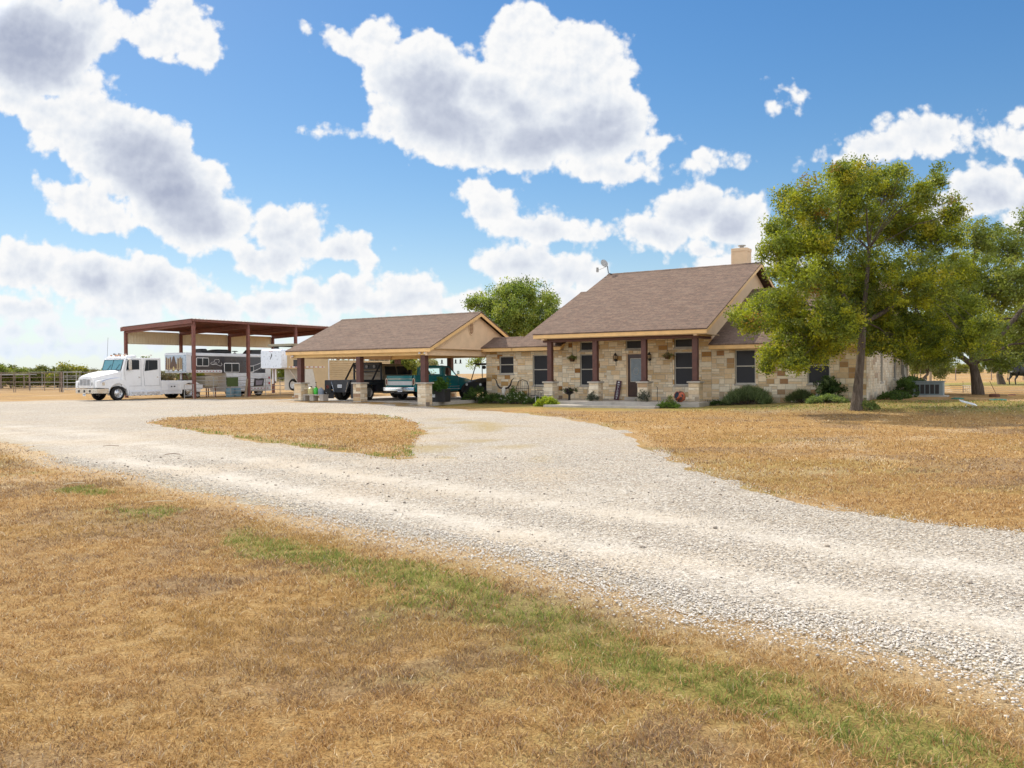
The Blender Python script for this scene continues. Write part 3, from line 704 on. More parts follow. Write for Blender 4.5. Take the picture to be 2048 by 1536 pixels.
g = MB(); g.box((a-.05, -.14, z0-.15), (c+.1, .12, z0-.001), .01); g.build('doorstep', MT['concrete'], house)
# roofs
def roof_slab(name, s0, s1, prof, mat, th=.11, fascia=.17, rake=True):
    """prof: (t_eave, z_eave, t_ridge, z_ridge, t_back, z_back)"""
    te, ze, tr, zr, tb, zb = prof; r = MB()
    for (x0, y0, x1, y1) in ((te, ze, tr, zr), (tr, zr, tb, zb)):
        r.face([(s0, x0, y0), (s1, x0, y0), (s1, x1, y1), (s0, x1, y1)])
    r.face([(s0, te, ze), (s0, tr, zr), (s0, tr, zr-.05), (s0, te, ze-.05)]); r.face([(s1, te, ze), (s1, tr, zr), (s1, tr, zr-.05), (s1, te, ze-.05)])
    r.face([(s0, tb, zb), (s0, tr, zr), (s0, tr, zr-.05), (s0, tb, zb-.05)]); r.face([(s1, tb, zb), (s1, tr, zr), (s1, tr, zr-.05), (s1, tb, zb-.05)])
    for (x, z) in ((te, ze), (tb, zb)): r.face([(s0, x, z), (s1, x, z), (s1, x, z-.05), (s0, x, z-.05)])
    for (x0, y0, x1, y1) in ((te, ze, tr, zr), (tr, zr, tb, zb)): r.face([(s0, x0, y0-.05), (s1, x0, y0-.05), (s1, x1, y1-.05), (s0, x1, y1-.05)])
    n = max(2, int((s1-s0)/.3))
    for k in range(n): # ridge caps
        a_ = s0+(s1-s0)*k/n; e = s0+(s1-s0)*(k+1)/n-.004
        r.prism([(tr-.15, zr-.15*(zr-ze)/(tr-te)+.012), (tr, zr+.02+.004*(k % 2)), (tr+.15, zr-.15*(zr-zb)/(tb-tr)+.012)], 'x', a_, e)
    o = r.build('roof', mat, None if name is None else name)
    f = MB(); f.box((s0+.015, tb-.045, zb-.05-fascia), (s1-.015, tb-.02, zb-.052))
    if not rake: f.build('fascia', MT['trim'], o); f = MB()
    f.box((s0+.015, te+.02, ze-.05-fascia), (s1-.015, te+.045, ze-.052))
    if rake:
        for x in (s0+.012, s1-.037):
            for (x0, y0, x1, y1) in ((te+.046, ze, tr, zr), (tr, zr, tb-.046, zb)):
                y0_ = y0-.055+(.046*(zr-ze)/(tr-te) if x0 == te+.046 else 0); y1_ = y1-.055
                f.prism([(x0, y0_), (x1, y1_), (x1, y1_-fascia), (x0, y0_-fascia)], 'x', x, x+.025)
    f.build('fascia', MT['trim'], o)
    return o
M44 = .44
main_prof = (-2.0, 3.45, 6.3, 3.45+M44*8.3, 14.6, 3.45)
roof = roof_slab(house, -4.40, 4.22, main_prof, MT['shingle'])
wl = (-.5, 2.93, 7.1, 2.93+M44*7.6, 14.7, 2.93)
roof_slab(house, -6.55, -3.72, wl, MT['shingle']).name = 'roof'
con = (-.5, 2.93, .72, 2.93+M44*1.22, 2.2, 2.8)
roof_slab(house, -8.72, -6.56, (-.499, 2.929, .75, 2.929+M44*1.249, 6.2, 2.6), MT['shingle'], rake=False)
wr = (-.5, 2.80, 6.2, 2.80+M44*6.7, 12.9, 2.80)
roof_slab(house, 3.755, 10.62, wr, MT['shingle'])
# gables, soffits
g = MB()
g.prism([(-1.93, 3.24), (6.3, 6.84), (14.4, 3.3), (12.4, 2.6), (-.02, 2.6), (-.02, 3.15), (-1.93, 3.15)], 'x', 3.60, 3.752); g.build('gable', MT['stucco'], house)
g = MB(); g.prism([(-1.93, 3.24), (6.3, 6.84), (14.4, 3.3), (12.4, 2.6), (.12, 2.6), (.12, 3.15), (-1.93, 3.15)], 'x', -3.97, -3.82); g.build('gable', MT['stucco'], house)
g = MB(); g.prism([(.02, 2.752), (.02, 2.93), (6.2, 5.62), (12.4, 2.93), (12.4, 2.752)], 'x', 10.08, 10.235); g.build('gable', MT['stucco'], house)
g = MB(); g.prism([(0, 2.6), (0, 3.0), (7.1, 6.1), (14, 3.0), (12.4, 2.6)], 'x', -6.4, -6.3); g.build('gable', MT['stucco'], house)
s_ = MB(); s_.box((-4.3, -1.95, 3.20), (4.1, -.0, 3.225)); s_.box((-8.6, -.46, 2.70), (-3.8, -.005, 2.72)); s_.box((3.77, -.46, 2.57), (10.5, -.005, 2.59)); s_.box((10.24, 0, 2.76), (10.56, .3, 2.78)); s_.build('soffit', MT['ceil'], house)
s_ = MB(); s_.box((-8.5, -.04, 2.721), (-3.8, -.02, 2.90)); s_.build('frieze', MT['stucco'], house)
s_ = MB(); s_.box((3.77, -.04, 2.591), (10.2, -.02, 2.77)); s_.build('frieze', MT['stucco'], house)
# porch
b_ = MB(); b_.box((-4.07, -1.62, 3.17), (3.74, -1.38, 3.199)); b_.box((-4.07, -1.60, 3.05), (3.74, -1.40, 3.169), .01); b_.box((3.52, -1.39, 3.05), (3.72, -.02, 3.169)); b_.box((-3.88, -1.39, 3.05), (-3.68, -.02, 3.169)); b_.build('beam', MT['post'], house)
XP = [-3.72, -1.30, 1.14, 3.53]
for k, x in enumerate(XP):
    p = MB(); p.box((x-.115, -1.615, 1.225), (x+.115, -1.385, 3.049), .012); p.box((x-.16, -1.66, 1.18), (x+.16, -1.34, 1.224)); p.build('post', MT['post'], house)
    q_ = MB(); h_ = .24; zb = .10
    for (fx, fy, face) in ((0, -1, 0), (1, 0, 1), (0, 1, 2), (-1, 0, 3)):
        if fy: P_ = (lambda h, z, d, fy=fy: (x+h, -1.5+fy*(h_+d), z))
        else: P_ = (lambda h, z, d, fx=fx: (x+fx*(h_+d), -1.5+h, z))
        stone_face(q_, P_, -h_, zb, h_, 1.10, (), unit=.1, seed=60+k*4+face, stain=.75, rust=.04, pale=.3)
    pier = q_.build('pier', MT['stone'], house)
    c_ = MB(); c_.box((x-.30, -1.80, 1.10), (x+.30, -1.20, 1.178), .018); c_.build('cap', MT['concrete'], pier)
s_ = MB(); s_.box((-4.0, -2.25, -.1), (3.95, -.002, .275), .012); s_.build('porch_slab', MT['concrete'], house)
s_ = MB(); s_.box((-3.0, -3.45, -.1), (2.45, -2.252, .135), .012); s_.build('step', MT['concrete'], house)
# chimney, under its roof
c_ = MB(); c_.box((2.56, 6.55, 6.2), (3.36, 7.32, 7.93), .01)
for (x0, x1, y) in ((2.54, 3.38, 6.53),): c_.box((x0, y, 7.80), (x1, 7.34, 7.965), .01)
for x in (2.545, 3.29): c_.box((x, 6.535, 6.3), (x+.085, 6.56, 7.8))
c_.build('chimney', MT['stucco'], roof)
c_ = MB(); c_.lathe([(.14, 7.96), (.14, 8.02), (.11, 8.03), (.11, 8.10)], (2.98, 6.95, 0), n=20); c_.lathe([(.0, 8.17), (.20, 8.15), (.20, 8.11), (0, 8.10)], (2.98, 6.95, 0), n=20); c_.build('flue_cap', MT['galv'], roof, smooth=True)
# ------------------------------------------------------------------ carport
cp = thing('carport', 'open carport with brown shingle gable roof on stone piers beside the house', 'carport', HO, RZ)
cprof = (-5.1, 2.87, -.75, 4.76, 3.6, 2.87)
m_g = .434
cr_ = roof_slab(cp, -17.95, -8.2, cprof, MT['shingle'])
g = MB(); g.prism([(-5.0, 2.48), (-5.0, 2.70), (-.75, 4.56), (3.5, 2.72), (3.5, 2.48)], 'x', -8.58, -8.45); gb = g.build('gable', MT['stucco'], cp)
g = MB(); g.prism([(-5.0, 2.48), (-5.0, 2.70), (-.75, 4.56), (3.5, 2.72), (3.5, 2.48)], 'x', -17.7, -17.58); g.build('gable', MT['stucco'], cp)
v_ = MB()
for k in range(8):
    zz = 3.62+k*.068; hw = .16*math.sqrt(max(.05, 1-((zz-3.88)/.30)**2)); v_.prism([(-1.36-hw, zz), (-1.36+hw, zz), (-1.36+hw, zz+.03), (-1.36-hw, zz+.03)], 'x', -8.449, -8.425)
vent = v_.build('vent', simple('vent_louvre', (.24, .12, .06), .7), gb)
ringp = [(-8.44, -1.36+.21*math.cos(a_*PI/16), 3.89+.33*math.sin(a_*PI/16)) for a_ in range(33)]; v_ = MB(); v_.tube(ringp, .03, 6, caps=False); v_.build('vent_frame', MT['stucco'], gb, smooth=True)
b_ = MB(); b_.box((-17.56, -4.86, 2.50), (-8.60, -4.58, 2.79)); b_.box((-17.56, 3.10, 2.50), (-8.60, 3.36, 2.79)); b_.build('beam', MT['beam'], cp)
b_ = MB(); b_.box((-17.9, -5.05, 2.795), (-8.3, 3.55, 2.815)); b_.build('ceiling', MT['ceil'], cp)
for (x, y) in [(a_, -4.7) for a_ in (-17.2, -13.0, -8.85)]+[(a_, 3.25) for a_ in (-17.2, -13.2, -8.95)]:
    p = MB(); p.box((x-.14, y-.14, 1.19), (x+.14, y+.14, 2.499), .012); p.build('post', MT['post'], cp)
    q_ = MB(); h_ = .25
    for k, (fx, fy) in enumerate(((0, -1), (1, 0), (0, 1), (-1, 0))):
        if fy: P_ = (lambda h, z, d, fy=fy: (x+h, y+fy*(h_+d), z))
        else: P_ = (lambda h, z, d, fx=fx: (x+fx*(h_+d), y+h, z))
        stone_face(q_, P_, -h_, .05, h_, 1.12, (), unit=.1, seed=int(200+x*13+y*5+k), stain=.15, rust=.10, pale=.25)
    pier = q_.build('pier', MT['stone'], cp)
    c_ = MB(); c_.box((x-.32, y-.32, 1.12), (x+.32, y+.32, 1.188), .012); c_.build('cap', MT['stone'] if 0 else MT['concrete'], pier)
s_ = MB(); s_.box((-18.3, -4.42, -.1), (-8.6, 4.2, .225), .01); s_.build('slab', MT['concrete'], cp)
# flood lights under the eave corner
for (x, y) in ((-8.95, -4.95), (-8.62, -4.95), (-17.55, -4.95)):
    l_ = MB(); l_.lathe([(.0, 0), (.035, .0), (.075, -.10), (.07, -.105), (0, -.08)], (x, y, 2.66), n=14); l_.tube([(x, y, 2.66), (x, y+.05, 2.74)], .018, 6); l_.build('flood_light', MT['white'], cp, smooth=True)
# ------------------------------------------------------------------ steel canopy over the trailers
cn = thing('steel_canopy', 'tall red-brown steel canopy with tan hanging side sheets over the trailers', 'canopy', HO, RZ)
SA, SB = -34.2, -42.1; TT = [1.46, 6.25, 11.0, 15.75]
for x, zt in ((SA, 5.18), (SB, 4.95)):
    for t_ in TT:
        p = MB(); p.box((x-.10, t_-.10, -.1), (x+.10, t_+.10, zt), .006); p.build('post', MT['rust'], cn)
for t_ in TT:
    p = MB(); p.prism([(SA+.1, 5.12), (SA+.1, 5.42), (SB-.1, 5.12), (SB-.1, 4.82)], 'y', t_-.07, t_+.07); p.build('rafter', MT['rust'], cn)
for k in range(8):
    x = SB+(SA-SB)*k/7; z = 5.12+.30*k/7; p = MB(); p.box((x-.05, 1.35, z), (x+.05, 16.1, z+.14)); p.build('purlin', MT['rust'], cn)
m_sheet, t, b = newmat('ribbed_sheet'); tc = t.node('ShaderNodeTexCoord').outputs['Object']
t.put(b.inputs['Base Color'], t.mix(t.noise(tc, 3, 4), (.82, .74, .54), (.70, .61, .42))); b.inputs['Roughness'].default_value = .5
r_ = MB(); ys = np.arange(1.2, 16.25, .305)
for i_, y0 in enumerate(ys):       # trapezoid ribs running from eave to eave
    pr = [(y0, 0), (y0+.22, 0), (y0+.24, .035), (y0+.285, .035), (y0+.305, 0)]
    for (ya, ha), (yb, hb) in zip(pr[:-1], pr[1:]):
        A_ = lambda y, h, x, z: (x, y, z+h)
        r_.face([A_(ya, ha, SA+.25, 5.60), A_(yb, hb, SA+.25, 5.60), A_(yb, hb, SB-.25, 5.30), A_(ya, ha, SB-.25, 5.30)])
        r_.face([A_(ya, ha-.006, SA+.25, 5.598), A_(yb, hb-.006, SA+.25, 5.598), A_(yb, hb-.006, SB-.25, 5.298), A_(ya, ha-.006, SB-.25, 5.298)])
for y0 in ys: r_.box((SA+.22, y0+.235, 5.566), (SA+.262, y0+.29, 5.637)); r_.box((SA+.235, y0, 5.566), (SA+.258, y0+.23, 5.603))
rf = r_.build('roof', simple('galvalume_roof', (.74, .70, .66), .45, metal=.1), cn)
r_ = MB(); r_.face([(SA+.2, 1.3, 5.568), (SA+.2, 16.2, 5.568), (SB-.2, 16.2, 5.268), (SB-.2, 1.3, 5.268)]); r_.build('roof_liner', MT['rust'], cn)
f = MB(); f.prism([(SA+.12, 5.27), (SA+.12, 5.565), (SB-.3, 5.265), (SB-.3, 4.97)], 'y', 1.22, 1.29); f.prism([(SA+.12, 5.27), (SA+.12, 5.565), (SB-.3, 5.265), (SB-.3, 4.97)], 'y', 16.1, 16.17)
f.box((SA+.13, 1.25, 5.40), (SA+.19, 16.15, 5.565)); f.build('fascia', MT['rust'], cn)
for k in range(3):
    h_ = MB(); y = TT[k]+.1; e = TT[k+1]-.1; x = SB-.10; n = int((e-y)/.23)
    for j in range(n):
        a_ = y+(e-y)*j/n; d_ = y+(e-y)*(j+1)/n; m_ = (a_+d_)/2
        for (p0, x0, p1, x1) in ((a_, 0, a_+.06, .025), (a_+.06, .025, a_+.09, .0), (a_+.09, 0, d_, 0)):
            h_.face([(x+x0, p0, 4.07), (x+x1, p1, 4.07), (x+x1, p1, 5.02), (x+x0, p0, 5.02)])
    h_.box((x-.02, y, 4.03), (x+.05, e, 4.069)); h_.build('side_sheet', m_sheet, cn)
# ------------------------------------------------------------------ vehicle helpers (local x along the facade, y inwards, z up)
def loft(mb, secs, close=True, caps=True, col=None):
    n = len(secs[0]); vs = [p for s_ in secs for p in s_]; fs = []
    for i in range(len(secs)-1):
        for k in range(n if close else n-1): fs.append((i*n+k, i*n+(k+1) % n, (i+1)*n+(k+1) % n, (i+1)*n+k))
    if caps: fs += [tuple(range(n))[::-1], tuple(range((len(secs)-1)*n, len(secs)*n))]
    mb.add(vs, fs, col); return mb
def rrect(x0, z0, x1, z1, r, y, n=4, axis='y'):
    """rounded rectangle ring; axis y: points (x,y,z)"""
    out = []
    for (cx, cz, a0) in ((x1-r, z1-r, 0), (x0+r, z1-r, 90), (x0+r, z0+r, 180), (x1-r, z0+r, 270)):
        for k in range(n+1):
            a_ = math.radians(a0+90*k/n); p = (cx+r*math.cos(a_), cz+r*math.sin(a_))
            out.append((p[0], y, p[1]) if axis == 'y' else (y, p[0], p[1]))
    return out
def wheel(par, x, y, z, r, w, side, rim, dual=False, lugs=8, holes=8, cap=None):
    """side +1: outer face towards +x"""
    t_ = MB(); a = side
    t_.lathe([(r*.60, -w/2), (r*.90, -w/2), (r*.985, -w*.36), (r, -w*.2), (r, w*.2), (r*.985, w*.36), (r*.90, w/2), (r*.62, w*.47), (r*.60, w*.2), (r*.60, -w/2)], (0, 0, 0), 'x', 32)
    for k in range(40):
        a_ = 2*PI*k/40; c_, s_ = math.cos(a_), math.sin(a_)
        for x0, x1 in ((-w*.38, -w*.05), (w*.05, w*.38)):
            o = .02 if x0 > 0 else 0; c2, s2 = math.cos(a_+o+.06), math.sin(a_+o+.06); c1, s1 = math.cos(a_+o), math.sin(a_+o)
            t_.add([(x0, c1*r, s1*r), (x1, c1*r, s1*r), (x1, c2*r, s2*r), (x0, c2*r, s2*r)]+[(x0, c1*r*1.012, s1*r*1.012), (x1, c1*r*1.012, s1*r*1.012), (x1, c2*r*1.012, s2*r*1.012), (x0, c2*r*1.012, s2*r*1.012)],
                   [(4, 5, 6, 7), (0, 1, 5, 4), (2, 3, 7, 6), (1, 2, 6, 5), (3, 0, 4, 7)])
    t = t_.build('wheel', MT['rubber'], par, smooth=True); t.location = (x, y, z)
    R_ = MB(); s = side
    R_.lathe([(r*.62, s*w*.46), (r*.60, s*w*.42), (r*.55, s*w*.30), (r*.50, s*w*.12), (r*.30, s*w*.20), (r*.22, s*w*.33), (r*.12, s*w*.36), (0, s*w*.36)], (0, 0, 0), 'x', 28)
    for k in range(lugs):
        a_ = 2*PI*k/lugs; R_.lathe([(r*.035, s*w*.2), (r*.035, s*w*.29), (0, s*w*.3)], (0, math.cos(a_)*r*.30, math.sin(a_)*r*.30), 'x', 6)
    if holes:
        R_.m = 1
        for k in range(holes):
            a_ = 2*PI*(k+.5)/holes; R_.lathe([(r*.055, s*w*.155), (0, s*w*.157)], (s*.006, math.cos(a_)*r*.43, math.sin(a_)*r*.43), 'x', 8)
    R_.build('rim', [rim, MT['black']], t, smooth=True)
    return t
def plate(par, x, y, z, w=.31, h=.16, face=-1, bg=None, mark='9QK 417'):
    p = MB(); p.box((x-w/2, y-.006, z-h/2), (x+w/2, y+.006, z+h/2), .004); o = p.build('license_plate', MT['plate'], par)
    q_ = MB()
    for k in range(6):   # illegible dark characters, as small as in the photograph
        xx = x-w*.36+k*w*.145; q_.box((xx-.012, y+face*.009, z-h*.18), (xx+.012, y+face*.0065, z+h*.22))
    q_.build('characters', MT['navy'], o); return o
MT['plate'] = simple('plate_white', (.70, .72, .74), .4); MT['navy'] = simple('navy_print', (.02, .04, .14), .5)
MT['amber'] = simple('amber_lens', (.55, .20, .03), .25); MT['red'] = simple('red_lens', (.45, .02, .02), .25)
MT['wsglass'] = glassm('blue_green_windscreen', (.03, .20, .25), .15)
MT['swirl'] = simple('blue_grey_stripe', (.34, .40, .58), .35)
MT['silver'] = simple('silver_paint', (.66, .67, .69), .35, metal=.15, var=.06, scale=2)
def text_mesh(name, body, size, mat, parent, loc, rot, space=1.0, extrude=.004):
    cu = bpy.data.curves.new(name, 'FONT'); cu.body = body; cu.size = size; cu.extrude = extrude; cu.space_character = space; cu.align_x = 'CENTER'; cu.align_y = 'CENTER'
    tmp = bpy.data.objects.new('tmp', cu); C.objects.link(tmp); bpy.context.view_layer.update()
    me = bpy.data.meshes.new_from_object(tmp.evaluated_get(bpy.context.evaluated_depsgraph_get())); bpy.data.objects.remove(tmp)
    me.name = name; me.materials.clear(); me.materials.append(mat); o = bpy.data.objects.new(name, me); C.objects.link(o)
    o.parent = parent; o.location = loc; o.rotation_euler = rot; return o
# ------------------------------------------------------------------ white crew cab truck
def crew_truck():
    T = thing('crew_cab_truck', 'big white crew cab truck with chrome bumper hitched under the grey trailer nose', 'truck', W(-36.9, 0, 0), RZ)
    X = 1.18
    # cab shell as a side profile, glass areas are separate panels set proud
    cab = MB()
    prof = [(-3.02, .92), (-3.02, 1.98), (-2.80, 2.74), (-2.66, 2.84), (-.15, 2.86), (-.08, 2.78), (-.08, .60), (-2.5, .60)]
    loft(cab, [[(x*k_, y, z if z > 1.9 or 1 else z) for y, z in prof] for x, k_ in ((-X, 1), (-X, 1), (X, 1))][1:])
    cabo = cab.build('cab', MT['white'], T, bevel=.05)
    rf = MB(); loft(rf, [[(-X+.04, -2.76, 2.80), (X-.04, -2.76, 2.80), (X-.04, -1.9, 2.87), (-X+.04, -1.9, 2.87)], [(-X+.16, -2.58, 2.99), (X-.16, -2.58, 2.99), (X-.1, -1.9, 3.05), (-X+.1, -1.9, 3.05)]])
    rf.build('roof_fairing', MT['white'], T, bevel=.05)
    for x in (-.75, -.25, .25, .75, .0):
        m_ = MB(); m_.box((x-.06, -2.60, 3.0), (x+.06, -2.50, 3.06), .01); m_.build('marker_light', MT['amber'], T)
    for x in (-.25, .3): h = MB(); h.lathe([(.02, -2.45), (.03, -2.5), (.07, -2.68)], (x, 0, 3.10), 'y', 12); h.tube([(x, -2.45, 3.1), (x, -2.1, 3.1)], .02, 6); h.build('air_horn', MT['chrome'], T, smooth=True)
    h = MB(); h.tube([(.95, -1.5, 3.0), (.95, -.75, 3.02)], .025, 6); h.lathe([(.0, 0), (.07, .02), (.07, .1), (0, .12)], (.95, -.7, 2.97), 'z', 12); h.build('roof_bar', MT['chrome'], T, smooth=True)
    # windscreen
    ws = MB()
    def wsp(x, k): return (x, -3.035+.215*k-.012, 2.02+.70*k)
    for x0, x1 in ((-X+.12, -.01), (.01, X-.12)): ws.face([wsp(x0, .0), wsp(x1, 0), wsp(x1, 1), wsp(x0, 1)])
    w_ = ws.build('windscreen', MT['wsglass'], T)
    fr = MB()
    for a_, b__ in (((-X+.12, 0), (X-.12, 0)), ((-X+.12, 1), (X-.12, 1)), ((-X+.12, 0), (-X+.12, 1)), ((X-.12, 0), (X-.12, 1)), ((0, 0), (0, 1))):
        p, q_ = wsp(*a_), wsp(*b__); fr.tube([p, q_], .022, 6)
    fr.build('windscreen_seal', MT['black'], w_)
    wp = MB()
    for x in (-.45, .5): wp.tube([(x, -3.06, 2.02), (x+.3, -2.95, 2.40)], .012, 5)
    wp.build('wipers', MT['black'], w_)
    # hood: tapered towards the grille
    hd = MB(); secs = []
    for y, w_2, zt, zs, zb in ((-4.86, .80, 1.60, 1.50, .86), (-4.78, .84, 1.68, 1.54, .86), (-4.3, .90, 1.84, 1.66, .87), (-3.6, .98, 1.97, 1.80, .9), (-3.03, 1.08, 2.02, 1.93, .9)):
        secs.append([(-w_2, y, zb), (-w_2-.02, y, (zb+zs)/2), (-w_2+.01, y, zs), (-w_2*.62, y, zt-.02), (0, y, zt), (w_2*.62, y, zt-.02), (w_2-.01, y, zs), (w_2+.02, y, (zb+zs)/2), (w_2, y, zb)])
    loft(hd, secs); hd.build('hood', MT['white'], T, smooth=True)
    # fenders with round openings
    for sd in (-1, 1):
        f = MB(); out = []; cx, cz, R0 = -3.3, .47, .66
        arc = [(cx+R0*math.cos(a_), cz+R0*math.sin(a_)) for a_ in [PI*k/14 for k in range(15)]]
        top = [(-2.52, .6), (-2.52, 1.14), (-2.75, 1.36), (-3.1, 1.46), (-4.0, 1.42), (-4.6, 1.34), (-4.84, 1.22), (-4.84, .84), (-4.0, .80)]
        pts = arc[0:1]+[(-2.6, .30), (-2.52, .30)]+top[1:]+arc[::-1][:0]
        poly = [(-2.56, .28)]+[(-2.50, .9), (-2.62, 1.25), (-2.95, 1.40), (-3.5, 1.46), (-4.3, 1.42), (-4.82, 1.30), (-4.84, .86), (-3.99, .82)]+arc[::-1]
        x0, x1 = (X-.22, X+.02) if sd > 0 else (-X-.02, -X+.22)
        f.prism([(a_, b__) for a_, b__ in poly], 'x', x0, x1); f.build('fender', MT['white'], T, bevel=.02)
    # grille and headlights
    g = MB(); g.box((-.62, -4.90, .98), (.62, -4.86, 1.50), .015); gr = g.build('grille', MT['silver'], T)
    g = MB()
    for x0, x1, z1 in ((-.56, -.25, 1.44), (-.19, .19, 1.48), (.25, .56, 1.44)):
        for k in range(9): zz = 1.03+k*(z1-1.05)/9; g.box((x0, -4.915, zz), (x1, -4.901, zz+.022))
    g.build('grille_bars', simple('grille_dark', (.10, .10, .11), .4), gr)
    for sd in (-1, 1):
        h = MB(); h.box((sd*.66, -4.88, 1.02), (sd*.80, -4.80, 1.22), .02); h.build('headlight', glassm('lamp_glass', (.35, .36, .36), .15), T)
        h = MB(); h.box((sd*(X+.02), -4.45, 1.02), (sd*(X+.05), -4.28, 1.22), .01); h.build('side_lamp', MT['chrome'], T)
    # bumper
    b_ = MB(); loft(b_, [[(-1.0, -4.95, .50), (-1.0, -4.95, .80), (-.95, -4.72, .82), (-.95, -4.72, .48)], [(1.0, -4.95, .50), (1.0, -4.95, .80), (.95, -4.72, .82), (.95, -4.72, .48)]])
    for sd in (-1, 1): loft(b_, [[(sd*1.0, -4.95, .50), (sd*1.0, -4.95, .80), (sd*.95, -4.72, .82), (sd*.95, -4.72, .48)], [(sd*1.2, -4.80, .50), (sd*1.2, -4.80, .80), (sd*1.1, -4.6, .80), (sd*1.1, -4.6, .5)], [(sd*1.21, -4.0, .47), (sd*1.21, -4.0, .80), (sd*1.15, -4.0, .80), (sd*1.15, -4.0, .47)]])
    bo = b_.build('bumper', MT['chrome'], T, bevel=.01)
    b_ = MB()
    for x in (-.62, 0, .62): b_.box((x-.10, -4.957, .56), (x+.10, -4.951, .72))
    b_.build('tow_slots', MT['black'], bo); plate(T, .05, -4.99, .41)
    # doors, side windows both sides
    for sd in (-1, 1):
        xo = sd*(X+.004); xg = sd*(X+.012)
        for (y0, y1, wy0, wy1) in ((-2.86, -1.62, -2.72, -1.75), (-1.45, -.22, -1.36, -.35)):
            d = MB(); d.prism([(y0+.1, .94), (y1, .94), (y1, 2.74), (y0+.16, 2.74), (y0, 2.02)], 'x', sd*(X-.01), xo); do = d.build('door', MT['white'], T)
            gl = MB(); gl.prism([(wy0, 2.02 if y0 < -2 else 1.94), (wy1, 2.06), (wy1, 2.66), (wy1-.05, 2.70), (wy0+.16, 2.70), (wy0+.10, 2.66)], 'x', xo+sd*.001, xg); gl.build('window', MT['glass'], do)
            h_ = MB(); h_.box((xg, y1-.2, 1.50), (xo+sd*.001, y1-.08, 1.56), .004); h_.build('handle', MT['chrome'], do)
            s_ = MB()
            for p, q_ in (((y0+.1, .94), (y1, .94)), ((y1, .94), (y1, 2.74)), ((y0+.1, .94), (y0, 2.02)), ((y0, 2.02), (y0+.16, 2.74)), ((y0+.16, 2.74), (y1, 2.74))): s_.tube([(xo, p[0], p[1]), (xo, q_[0], q_[1])], .008, 4)
            s_.tube([(xg, (wy0+wy1)/2-.22, 2.04), (xg, (wy0+wy1)/2-.18, 2.69)], .014, 4)
            s_.build('door_seal', simple('seam_grey', (.12, .12, .13), .6), do)
        m_ = MB(); m_.box((sd*(X+.10), -2.62, 2.02), (sd*(X+.20), -2.42, 2.72), .02); m_.tube([(sd*X, -2.72, 2.74), (sd*(X+.15), -2.55, 2.76), (sd*(X+.15), -2.55, 2.0), (sd*X, -2.72, 1.98)], .015, 6); m_.build('mirror', MT['chrome'], T)
        st_ = MB()   # pale blue swirl along the hood side
        for z0, z1, y0, y1 in ((1.30, 1.52, -4.55, -3.2), (1.16, 1.44, -4.62, -3.9)):
            st_.tube([(sd*(X+.024), y0+(y1-y0)*k/8, z0+(z1-z0)*math.sin(k/8*PI/2)) for k in range(9)], [.004+.016*math.sin(PI*k/8) for k in range(9)], 5)
        st_.build('swirl', MT['swirl'], T)
    a_ = MB(); a_.tube([(-.98, -2.7, 2.95), (-.93, -2.65, 4.25)], .010, 5); a_.build('antenna', MT['black'], T)
    # steps / skirts, service body
    for sd in (-1, 1):
        s_ = MB(); loft(s_, [[(sd*(X-.35), -2.50, .28), (sd*(X+.02), -2.50, .28), (sd*(X+.02), -2.50, .56), (sd*(X-.05), -2.50, .86), (sd*(X-.35), -2.50, .86)], [(sd*(X-.35), .0, .28), (sd*(X+.02), .0, .28), (sd*(X+.02), .0, .56), (sd*(X-.05), .0, .86), (sd*(X-.35), .0, .86)]])
        so_ = s_.build('running_board', MT['silver'], T, bevel=.012)
        s_ = MB()
        for y0, y1 in ((-2.35, -1.35), (-1.2, -.2)): s_.box((sd*(X+.022), y0, .34), (sd*(X+.034), y1, .54), .004)
        s_.build('step_panel', simple('polished_step', (.62, .64, .68), .25, metal=.6), so_)
        s_ = MB()
        for k in range(6): s_.box((sd*(X+.022), -2.2+k*.42, .285), (sd*(X+.04), -2.1+k*.42, .315))
        s_.build('clearance_lamps', MT['black'], so_)
    bd = MB(); bd.box((-X, -.06, .62), (X, 3.35, .95)); bd.box((-X, -.06, .95), (X, 1.65, 1.28), .02); bdy = bd.build('service_body', MT['white'], T)
    for sd in (-1, 1):
        f = MB(); cx, cz, R0 = 2.22, .47, .62
        arc = [(cx+R0*math.cos(PI*k/12), cz+R0*math.sin(PI*k/12)) for k in range(13)]
        x0, x1 = (X-.3, X+.02) if sd > 0 else (-X-.02, -X+.3)
        f.prism([(1.45, .32), (1.45, 1.10), (1.75, 1.27), (2.6, 1.27), (3.1, .98), (3.15, .45), (2.9, .45)]+arc+[(1.58, .32)], 'x', x0, x1); f.build('rear_fender', MT['white'], T, bevel=.015)
        d = MB(); d.box((sd*(X+.003), .45, .55), (sd*(X+.018), 1.25, 1.08), .006); d.box((sd*(X-.2), -.06, .34), (sd*X, 1.44, .62)); dd_ = d.build('locker', MT['silver'], T)
        h_ = MB(); h_.box((sd*(X+.019), .68, .82), (sd*(X+.035), .78, .90)); h_.box((sd*(X+.019), .92, .82), (sd*(X+.035), 1.02, .90)); h_.build('latch', MT['black'], dd_)
    fr = MB(); fr.box((-.45, -4.6, .45), (.45, 3.3, .62)); fr.box((-.9, -3.35, .40), (.9, -3.2, .52)); fr.box((-.9, 2.15, .38), (.9, 2.3, .55)); fr.build('chassis', MT['black'], T)
    R1 = simple('polished_rim', (.60, .60, .60), .25, metal=.8)
    for sd in (-1, 1):
        wheel(T, sd*(X-.13), -3.3, .48, .48, .27, sd, R1); wheel(T, sd*(X-.14), 2.22, .48, .48, .26, sd, R1)
        wheel(T, sd*(X-.46), 2.22, .48, .48, .26, sd, R1, holes=0)
